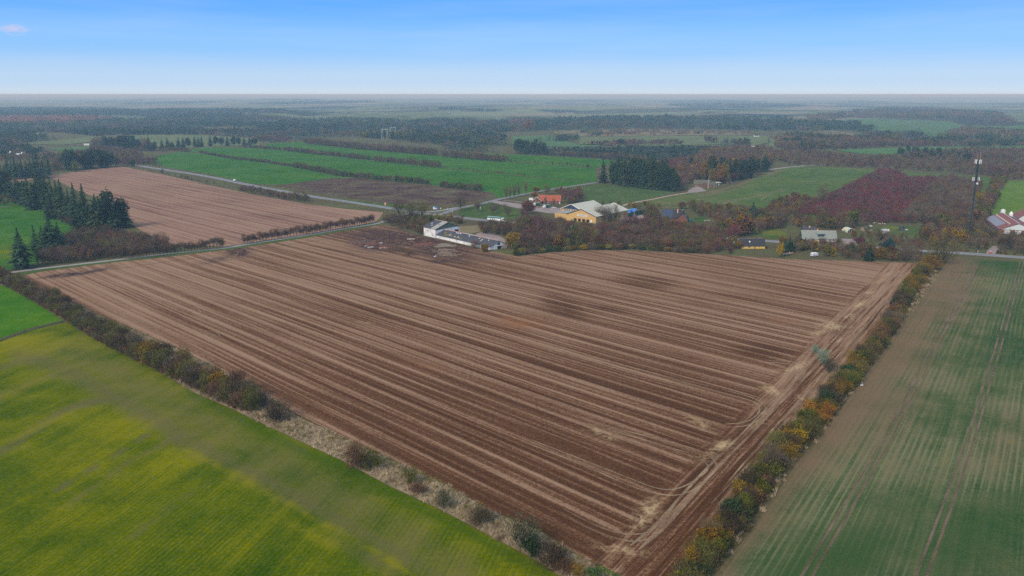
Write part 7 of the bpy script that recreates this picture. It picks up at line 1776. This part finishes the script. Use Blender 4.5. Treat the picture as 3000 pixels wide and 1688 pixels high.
def pylon(px, py, pt, ang, lab):
    p = G(px, py); H_ = hgt(p, pt); r = empty('power_pylon', p, R(ang), lab, 'pylon', 'portal pylons over the forest')
    for s_ in (-6, 6):
        f = MB(); f.bar((s_ - 2.4, -1, 0), (s_ - .8, 0, H_), .34); f.bar((s_ + 2.4, 1, 0), (s_ + .8, 0, H_), .34)
        for k in range(5): z = H_ * (.2 + .16 * k); q = 2.4 - 1.6 * (.2 + .16 * k); f.bar((s_ - q, -.5, z), (s_ + q, .5, z), .12)
        f.build('leg_frame', M['pylon'], r)
        MB().bar((s_ * 1.05, 0, H_), (s_ * 1.05, 0, H_ + 3.6), .25).build('peak', M['pylon'], r)
    c = MB(); c.bar((-7, 0, H_), (7, 0, H_), .4); c.bar((-7, 0, H_ - 1.6), (7, 0, H_ - 1.6), .4)
    for k in range(7): c.bar((-7 + 2 * k, 0, H_ - 1.6), (-6 + 2 * k, 0, H_), .15)
    c.build('cross_beam', M['pylon'], r)
    for x in (-6.5, 0, 6.5): MB().cyl((x, 0, H_ - 2), (x, 0, H_ - 4), .12, n=6).build('insulator', M['steel_dark'], r)
pylon(1128, 410, 378, 24, 'pale portal pylon rising from the forest, left one of two')
pylon(1152, 406, 373, 24, 'pale portal pylon rising from the forest, right one of two')
# lamp post
def lamp(px, py, pt, lab, grp=None):
    p = G(px, py); H_ = hgt(p, pt); r = empty('street_lamp', p, 0, lab, 'street lamp', grp)
    MB().cyl((0, 0, 0), (0, 0, H_), .16, .10, 8).build('pole', M['pylon'], r)
    MB().bar((-1.1, 0, H_), (1.1, 0, H_), .1).build('arm', M['pylon'], r)
    for s_ in (-1, 1): MB().box(s_ * 1.1 - .35, s_ * 1.1 + .35, -.14, .14, H_ + .06, H_ + .2).build('lamp_head', M['white'], r)
lamp(1857, 650, 618, 'pale double-headed street lamp in the yard of the yellow hall')
# green screen fence of the hall yard
pts = [G(1838, 640), G(1860, 634), G(1892, 626)]
fn = empty('screen_fence', pts[0], 0, 'dark green screened fence right of the yellow hall', 'fence')
for a, c in zip(pts[:-1], pts[1:]):
    n = max(2, int((c - a).length / 4))
    for i in range(n):
        q0 = a.lerp(c, i / n) - pts[0]; q1 = a.lerp(c, (i + 1) / n) - pts[0]; d = (q1 - q0).normalized(); q1 = q1 - d * .15
        MB().hexa([(q0.x, q0.y, .1), (q1.x, q1.y, .1), (q1.x, q1.y + .1, .1), (q0.x, q0.y + .1, .1), (q0.x, q0.y, 4.2), (q1.x, q1.y, 4.2), (q1.x, q1.y + .1, 4.2), (q0.x, q0.y + .1, 4.2)]).build('screen_panel', M['green_paint'], fn)
        MB().cyl((q0.x - .05, q0.y - .1, 0), (q0.x - .05, q0.y - .1, 4.4), .07, n=6).build('post', M['steel_dark'], fn)
# blue sheeted stacks
for i, (px, py, L, lab) in enumerate(((1832, 622, 5.0, 'blue sheeted stack nearest the yellow hall'), (1842, 621, 6.0, 'middle blue sheeted stack behind the hall yard'), (1852, 620, 4.0, 'blue sheeted stack farthest from the yellow hall'))):
    r = empty('covered_stack', G(px, py), R(-12), lab, 'stack', 'blue covered stacks')
    MB().hexa([(0, 0, 0), (L, 0, 0), (L, 3, 0), (0, 3, 0), (.1, .3, 2.0 + .2 * (i % 2)), (L - .1, .2, 2.1), (L - .2, 2.7, 2.3), (.2, 2.6, 2.2)]).build('cover', M['blue_tarp'], r, .12)
    MB().bar((.2, 1.5, 2.35), (L - .2, 1.5, 2.35), .25).build('top_batten', M['lightblue'], r)

# ------------------------------------------------------------------ vehicles (x = forward)
def wheels(r, xs, y, rad, wdt=.22, mat='tyre'):
    for x in xs:
        for s_ in (-1, 1):
            o = MB().cyl((x, s_ * y, rad), (x, s_ * (y - wdt), rad), rad, n=12).build('wheel', M[mat], r)
            MB().cyl((x, s_ * (y + .015), rad), (x, s_ * (y - .03), rad), rad * .55, n=8).build('rim', M['steel'], o)
def car(p, yaw, paint, lab, estate=False):
    r = empty('car', p, R(yaw), lab, 'car')
    prof = [(-2.1, .35), (-2.15, .75), (-2.0, .95), (1.0, .98), (1.95, .80), (2.12, .55), (2.05, .32)]
    MB().prism(prof, -.86, .86).build('body', M[paint], r, .05)
    xr = -1.75 if estate else -1.35
    b0, b1 = [(-1.95, .955), (1.0, .985)], [(xr, 1.42), (.35, 1.42)]
    V = [(b0[0][0], -.82, b0[0][1]), (b0[1][0], -.82, b0[1][1]), (b0[1][0], .82, b0[1][1]), (b0[0][0], .82, b0[0][1]), (b1[0][0], -.62, b1[0][1]), (b1[1][0], -.62, b1[1][1]), (b1[1][0], .62, b1[1][1]), (b1[0][0], .62, b1[0][1])]
    MB().hexa(V).build('window_band', M['glass'], r)
    MB().hexa([(xr - .02, -.63, 1.425), (.37, -.63, 1.425), (.37, .63, 1.425), (xr - .02, .63, 1.425), (xr + .1, -.55, 1.49), (.2, -.55, 1.49), (.2, .55, 1.49), (xr + .1, .55, 1.49)]).build('roof_panel', M[paint], r)
    for x in (-.75,): MB().box(x - .06, x + .06, -.80, .80, .99, 1.40).build('door_pillar', M[paint], r)
    wheels(r, (-1.3, 1.3), .88, .32)
    for s_ in (-1, 1):
        MB().box(2.04, 2.13, s_ * .62 - .16, s_ * .62 + .16, .58, .72).build('headlight', M['glass_light'], r)
        MB().box(-2.17, -2.1, s_ * .66 - .12, s_ * .66 + .12, .7, .86).build('tail_light', M['red_paint'], r)
    return r
def road_yaw(px0, py0, px1, py1):
    a, c = G(px0, py0), G(px1, py1); return math.degrees(math.atan2(c.y - a.y, c.x - a.x))
yw = road_yaw(611, 517, 728, 542)
def off(px, py, yaw, s_): # shift sideways to a lane
    p = G(px, py); a = R(yaw + 90); return Vector((p.x + math.cos(a) * s_, p.y + math.sin(a) * s_, .05))
v = empty('delivery_van', off(683, 532, yw, 1.8), R(yw + 180), 'white delivery van with blue lower stripe driving on the main road', 'van')
MB().prism([(-2.7, .4), (-2.75, 2.4), (-2.6, 2.55), (1.2, 2.55), (1.5, 2.4), (2.1, 1.35), (2.75, 1.1), (2.85, .4)], -.98, .98).build('body', M['white'], v, .06)
MB().prism([(1.30, 2.2), (1.56, 2.28), (2.1, 1.42), (1.3, 1.40)], -1.0, 1.0).build('cab_window', M['glass'], v)
MB().box(-2.77, 2.5, -1.0, 1.0, .55, .95).build('side_stripe', M['blue_paint'], v)
MB().box(-2.79, -2.74, -.7, .7, 1.5, 2.2).build('rear_window', M['glass'], v)
wheels(v, (-1.8, 1.8), .98, .36)
car(off(480, 498, road_yaw(440, 491, 495, 499), -1.8), road_yaw(440, 491, 495, 499), 'dark_paint', 'small dark car near the far end of the main road')
yw2 = road_yaw(866, 567, 913, 576)
car(off(906, 577, yw2, -1.6), yw2, 'dark_paint', 'dark blue car with pale windows beside the reddish roadside bushes', True)
car(G(1623, 611), 12, 'white', 'white car parked between the green truck and the yellow hall')
rc = car(G(2901, 742), road_yaw(2905, 735, 2902, 746) + 180, 'red_paint', 'red car with light roof at the mouth of the farm drive')
for ch in rc.children:
    if ch.name.startswith('roof_panel'): ch.data.materials[0] = M['white']
# tank lorry on the main road
ty = road_yaw(1412, 645, 1480, 651)
p = off(1426, 648.5, ty, 1.9)
t = empty('lorry', p, R(ty), 'long white and teal articulated lorry on the main road behind dark bushes', 'lorry')
MB().prism([(0, 1.15), (-.05, 3.5), (.15, 3.85), (12.4, 3.85), (12.5, 1.15)], -1.25, 1.25).build('trailer_body', M['white'], t, .08)
MB().box(-.06, 12.5, -1.30, 1.30, 2.85, 3.80).build('teal_band', M['teal'], t)
MB().box(.1, 12.4, -1.15, 1.15, 3.87, 3.95).build('top_cover', M['teal_light'], t)
for i in range(4):
    x = 3.4 + i * .95
    MB().hexa([(x, -1.3, 1.4), (x + .35, -1.3, 1.4), (x + .35, -1.27, 1.4), (x, -1.27, 1.4), (x + 1.1 * (1 if i % 2 else -1), -1.3, 2.9), (x + .35 + 1.1 * (1 if i % 2 else -1), -1.3, 2.9), (x + .35 + 1.1 * (1 if i % 2 else -1), -1.27, 2.9), (x + 1.1 * (1 if i % 2 else -1), -1.27, 2.9)]).build('logo_stroke', M['green_paint'], t)
MB().prism([(13.2, .5), (13.2, 3.3), (13.5, 3.6), (14.6, 3.5), (15.3, 2.3), (15.45, .5)], -1.22, 1.22).build('cab', M['white'], t, .06)
MB().prism([(14.66, 3.2), (14.9, 3.1), (15.36, 2.25), (15.0, 2.2)], -1.1, 1.1).build('windscreen', M['glass'], t)
MB().box(14.0, 14.75, -1.25, 1.25, 2.2, 3.05).build('side_window', M['glass'], t)
MB().box(12.5, 14.5, -.5, .5, .55, 1.1).build('chassis', M['steel_dark'], t)
wheels(t, (1.6, 2.9, 4.2, 12.9, 14.6), 1.22, .5, .35)
MB().cyl((12.86, -.6, 1.3), (12.86, -.6, 3.2), .12, n=8).build('exhaust', M['steel'], t)
def box_truck(px, py, yaw, L, lab):
    t = empty('lorry', G(px, py), R(yaw), lab, 'lorry', 'green and white lorries in the car park')
    MB().box(-L, -2.2, -1.2, 1.2, 1.0, 3.4).build('load_body', M['green_paint'], t, .05)
    MB().box(-L + .1, -2.3, -1.22, 1.22, 2.9, 3.15).build('white_stripe', M['white'], t)
    MB().prism([(-2.1, .5), (-2.1, 2.9), (-.4, 2.85), (0, 1.9), (.05, .5)], -1.15, 1.15).build('cab', M['white'], t, .08)
    MB().prism([(-.42, 2.7), (-.3, 2.7), (.02, 1.95), (-.12, 1.9)], -1.0, 1.0).build('windscreen', M['glass'], t)
    MB().box(-L, -2.1, -.5, .5, .5, .99).build('chassis', M['steel_dark'], t)
    wheels(t, (-1.1, -L + 1.5), 1.15, .45, .3)
box_truck(1562, 604, 195, 6.2, 'dark green lorry with white cab in the car park, left of two')
box_truck(1591, 610, 200, 6.4, 'teal green lorry with white cab in the car park, right of two')
t = empty('flat_trailer', G(1583, 608), R(10), 'low brown flat trailer between the two green lorries', 'trailer')
MB().box(-3.4, 3.0, -1, 1, .7, .85).build('deck', M['wood'], t); wheels(t, (-1.6, .0), 1.0, .34)
# caravan and boat
t = empty('caravan', G(2385, 752), R(200), 'old white caravan with blue stripe at the edge of the stubble field', 'caravan')
MB().prism([(-2.3, .55), (-2.45, 1.3), (-2.1, 2.45), (-1.6, 2.6), (1.6, 2.6), (2.1, 2.4), (2.4, 1.4), (2.2, .55)], -1.05, 1.05).build('body', M['white'], t, .08)
MB().box(-2.0, 2.0, -1.08, 1.08, .85, 1.12).build('stripe', M['blue_paint'], t)
for x in (-1.4, .9): MB().box(x - .45, x + .45, -1.07, 1.07, 1.5, 2.0).build('side_window', M['glass'], t)
MB().box(2.18, 2.36, -.7, .7, 1.5, 2.05).build('end_window', M['glass'], t)
MB().box(-2.43, -2.25, -.75, .75, 1.45, 2.0).build('end_window', M['glass'], t)
MB().bar((2.3, 0, .5), (3.5, 0, .5), .1).build('tow_bar', M['steel'], t); wheels(t, (0,), 1.0, .33)
t = empty('boat', G(2309, 748), R(22), 'small open boat with pale green hull and pink rim standing in the bushes', 'boat')
sec = []; L_ = 7.0; n = 12
hull_o, rim_in = [], []
for i in range(n + 1):
    u_ = i / n; x = -L_ / 2 + L_ * u_; wd = 1.25 * math.sin(PI * min(u_ * .88 + .12, 1)) ** .6 * (1 if u_ < .97 else .35); sh = 1.25 + .5 * (u_ - .45) ** 2 * 2.2
    hull_o.append([(x, -wd, sh), (x, -wd * .8, .75), (x, 0, .42 + .35 * u_ ** 6), (x, wd * .8, .75), (x, wd, sh)])
V = [q for s_ in hull_o for q in s_]; F = [(5 * i + k, 5 * i + k + 1, 5 * i + 6 + k, 5 * i + 5 + k) for i in range(n) for k in range(4)]
F += [(0, 1, 2, 3, 4)]
MB().add(V, F).build('hull', plain('pale_hull_green', (.36, .50, .44), .6, .2, .08), t)
V2 = [(q[0] * .97, q[1] * .9, q[2] + (.12 if k in (1, 2, 3) else -.03)) for s_ in hull_o for k, q in enumerate(s_)]
MB().add(V2, [f[::-1] for f in F]).build('inside', M['dark'], t)
rim = MB()
for side in (0, 4):
    for a_, c_ in zip(hull_o[:-1], hull_o[1:]): rim.bar((a_[side][0], a_[side][1], a_[side][2] + .05), (c_[side][0], c_[side][1], c_[side][2] + .05), .2, .12)
rim.build('rim', M['pinkish'], t)
for x in (-1.8, .2, 1.8): MB().box(x - .15, x + .15, -.95, .95, 1.05, 1.12).build('thwart', M['wood'], t)
MB().cyl((1.2, .2, 1.1), (1.2, .2, 2.1), .22, .16, 8).build('drum', M['yellow_paint'], t)
for x in (-1.7, 1.6): MB().box(x - .12, x + .12, -.7, .7, 0, .62).build('cradle', M['wood'], t)

# ------------------------------------------------------------------ signs and small roadside things
r = empty('billboard', G(1275, 617), R(-8), 'large light blue billboard beside the junction', 'billboard')
MB().box(-1.9, 1.9, -.06, .06, 1.1, 3.4).build('board', M['lightblue'], r)
MB().add([(-1.8, -.075, 1.3), (.4, -.075, 1.2), (.9, -.075, 1.9), (-.2, -.075, 2.3), (-1.2, -.075, 2.9), (-1.8, -.075, 3.0)], [(0, 1, 2, 3, 4, 5)]).build('print', M['white'], r)
MB().add([(.5, -.075, 2.3), (1.8, -.075, 2.1), (1.8, -.075, 3.3), (-.4, -.075, 3.3)], [(0, 1, 2, 3)]).build('print', M['blue_tarp'], r)
MB().add([(-.6, -.08, 1.9), (.2, -.08, 1.9), (.1, -.08, 2.15), (-.5, -.08, 2.1)], [(0, 1, 2, 3)]).build('print', M['dark'], r)
for x in (-1.5, 1.5): MB().box(x - .08, x + .08, .07, .2, 0, 3.3).build('post', M['wood'], r)
def sign(px, py, ht, w, hh, mat, lab, rnd=False, yaw=0, name='road_sign', cat='sign'):
    r = empty(name, G(px, py), R(yaw), lab, cat)
    MB().cyl((0, 0, 0), (0, 0, ht), .05, n=6).build('post', M['steel'], r)
    if rnd: MB().cyl((0, -.06, ht - hh / 2), (0, -.1, ht - hh / 2), w / 2, n=14).build('plate', M[mat], r)
    else: MB().box(-w / 2, w / 2, -.1, -.06, ht - hh, ht).build('plate', M[mat], r)
sign(1291, 615, 1.9, .9, .9, 'white', 'round white sign right of the billboard', True)
sign(1278, 626, 1.6, 1.2, .8, 'blue_tarp', 'small blue sign at the edge of the junction')
sign(1311, 618, 2.6, .7, .9, 'steel', 'grey road sign between the junction arms')
sign(1326, 627, 2.4, .5, .4, 'white', 'thin white post sign below the side road')
sign(1407, 615, 3.3, .6, 2.6, 'white', 'tall narrow white sign on the lawn by the side road')
sign(1430, 598, 2.0, .9, .9, 'steel_dark', 'dark round sign where the car park entrance leaves the side road', True)
sign(2864, 741, 1.4, .35, .9, 'white', 'white marker post beside the main road near the red car', name='marker_post', cat='post')
for i, (px, py, lab) in enumerate(((1096, 601, 'small yellow marker post on the bright verge left of the orange booth'), (1265, 621, 'yellow marker post left of the junction'), (1283, 622, 'yellow marker post beside the junction'))):
    sign(px, py, 1.5, .3, .6, 'yellow_paint', lab, name='marker_post', cat='post')
r = empty('booth', G(1129, 601), R(0), 'orange booth with pale front standing on the grass verge', 'booth')
MB().box(-.75, .75, -.7, .7, 0, 2.0).build('body', M['orange_paint'], r, .05); MB().box(-.35, .35, -.76, -.71, .2, 1.7).build('door', M['cream'], r)
MB().box(-.82, .82, -.8, .8, 2.01, 2.2).build('roof', M['pinkish'], r)
r = empty('culvert_marker', G(2522, 1180 + 0), 0, 'small white object lying beside the right hedge', 'marker')
r.location = G(2524, 1130)
MB().box(-.5, .5, -.2, .2, 0, .45).build('block', M['white'], r); MB().bar((.4, .3, .2), (1.0, 2.4, .5), .25).build('strut', M['pink_wall'], r)

# ------------------------------------------------------------------ demolition site
def heap(name, c, rx, ry, h_, mat, n, size, lab, cat, flat=.6):
    """low mound of earth with loose pieces on it"""
    r = empty(name, c, 0, lab, cat)
    V, F = [], []; K, J = 18, 5
    for j in range(J + 1):
        for k in range(K):
            a = 2 * PI * k / K; q = 1 - j / J; z = h_ * (1 - q * q) * random.uniform(.7, 1.1) if j else 0
            V.append((math.cos(a) * rx * q * random.uniform(.85, 1.1), math.sin(a) * ry * q * random.uniform(.85, 1.1), z + (.02 if j else -.1)))
    F = [(j * K + k, j * K + (k + 1) % K, (j + 1) * K + (k + 1) % K, (j + 1) * K + k) for j in range(J) for k in range(K)]
    MB().add(V, F).build('mound', M['soil_heap'], r)
    mb = MB()
    for _ in range(n):
        a = random.uniform(0, 6.28); q = math.sqrt(random.random()) * .95; s_ = size * random.uniform(.4, 1.5)
        x, y = math.cos(a) * rx * q, math.sin(a) * ry * q; z = h_ * (1 - q * q) * .95 + s_ * .1
        d = Vector((random.uniform(-1, 1), random.uniform(-1, 1), random.uniform(-.3, .3) * flat)).normalized() * s_
        mb.bar((x - d.x, y - d.y, max(z - d.z, .05)), (x + d.x, y + d.y, z + abs(d.z) + .1), s_ * random.uniform(.3, .7), s_ * random.uniform(.3, .8))
    o = mb.build('loose_pieces', M[mat], r); o['kind'] = 'stuff'
    return r
M['soil_heap'] = plain('dug_soil', (.115, .075, .062), 1.0, 0.0, .3, .8)
heap('rubble_heap', G(1247, 719), 8.5, 5.0, 1.5, 'rubble', 420, .30, 'heap of broken red bricks in front of the long barn', 'rubble heap')
heap('rubble_heap', G(1093, 716), 5, 4, 1.3, 'rubble', 160, .32, 'heap of mixed red and pale rubble left on the demolition site', 'rubble heap')
heap('rubble_heap', G(1205, 702), 3.0, 1.5, .6, 'cream', 40, .34, 'short row of pale blocks near the tall white barn', 'rubble heap')
heap('rubble_heap', G(1125, 728), 3.2, 1.6, .5, 'pinkish', 26, .4, 'small pinkish heap at the lower edge of the site', 'rubble heap')
heap('earth_mound', G(1055, 710), 9, 6, 1.6, 'wood', 12, .3, 'dark dug earth mound at the left of the demolition site', 'mound')
for i, (px, py, w_, d_, mt, lab) in enumerate(((1115, 713, 1.8, 1.2, 'steel', 'pale bluish sheet lying on the rubble site'), (1085, 725, 2.4, 1.1, 'pink_wall', 'grey broken slab at the left of the site'), (1072, 722, 1.2, .7, 'pink_wall', 'smaller grey slab beside the broken one'), (1275, 752, 1.2, .5, 'white', 'small white sheet on the timbers'))):
    r = empty('broken_slab', G(px, py), R(20 * i), lab, 'slab')
    MB().hexa([(-w_, -d_, 0), (w_ * .8, -d_ * .7, 0), (w_, d_ * .8, 0), (-w_ * .6, d_, 0), (-w_, -d_, .25), (w_ * .8, -d_ * .7, .5), (w_, d_ * .8, .35), (-w_ * .6, d_, .2)]).build('slab', M[mt], r)
for i in range(9):
    p = G(random.uniform(1285, 1330), 731 + i * 2.3)
    r = empty('timber', p, R(random.uniform(-6, 12)), f'long weathered timber laid out on the demolition site, {nth(i)} from the back', 'timber', 'timbers on the demolition site')
    MB().box(-6, random.uniform(3, 6), -.16, .16, 0, .28).build('beam', M['wood'], r)
br = empty('brush_heap', G(1163, 738), R(-25), 'big dark heap of cut brushwood at the edge of the site', 'brush heap')
T = twigs(2600, 4.0, 20, .0, 1.6, .07, 26, .15) * np.array([1, .42, .8])
o = link(bpy.data.objects.new('brush', tris_mesh('brush', T, [VEG['bare_dark']])), br); o['kind'] = 'stuff'
br2 = empty('brush_heap', G(1200, 748), R(-10), 'smaller dark brushwood heap right of the big one', 'brush heap')
o = link(bpy.data.objects.new('brush', tris_mesh('brush', twigs(1300, 3.6, 9, .0, 1.3, .07, 14, .15) * np.array([1, .6, .8]), [VEG['bare_brown']])), br2); o['kind'] = 'stuff'
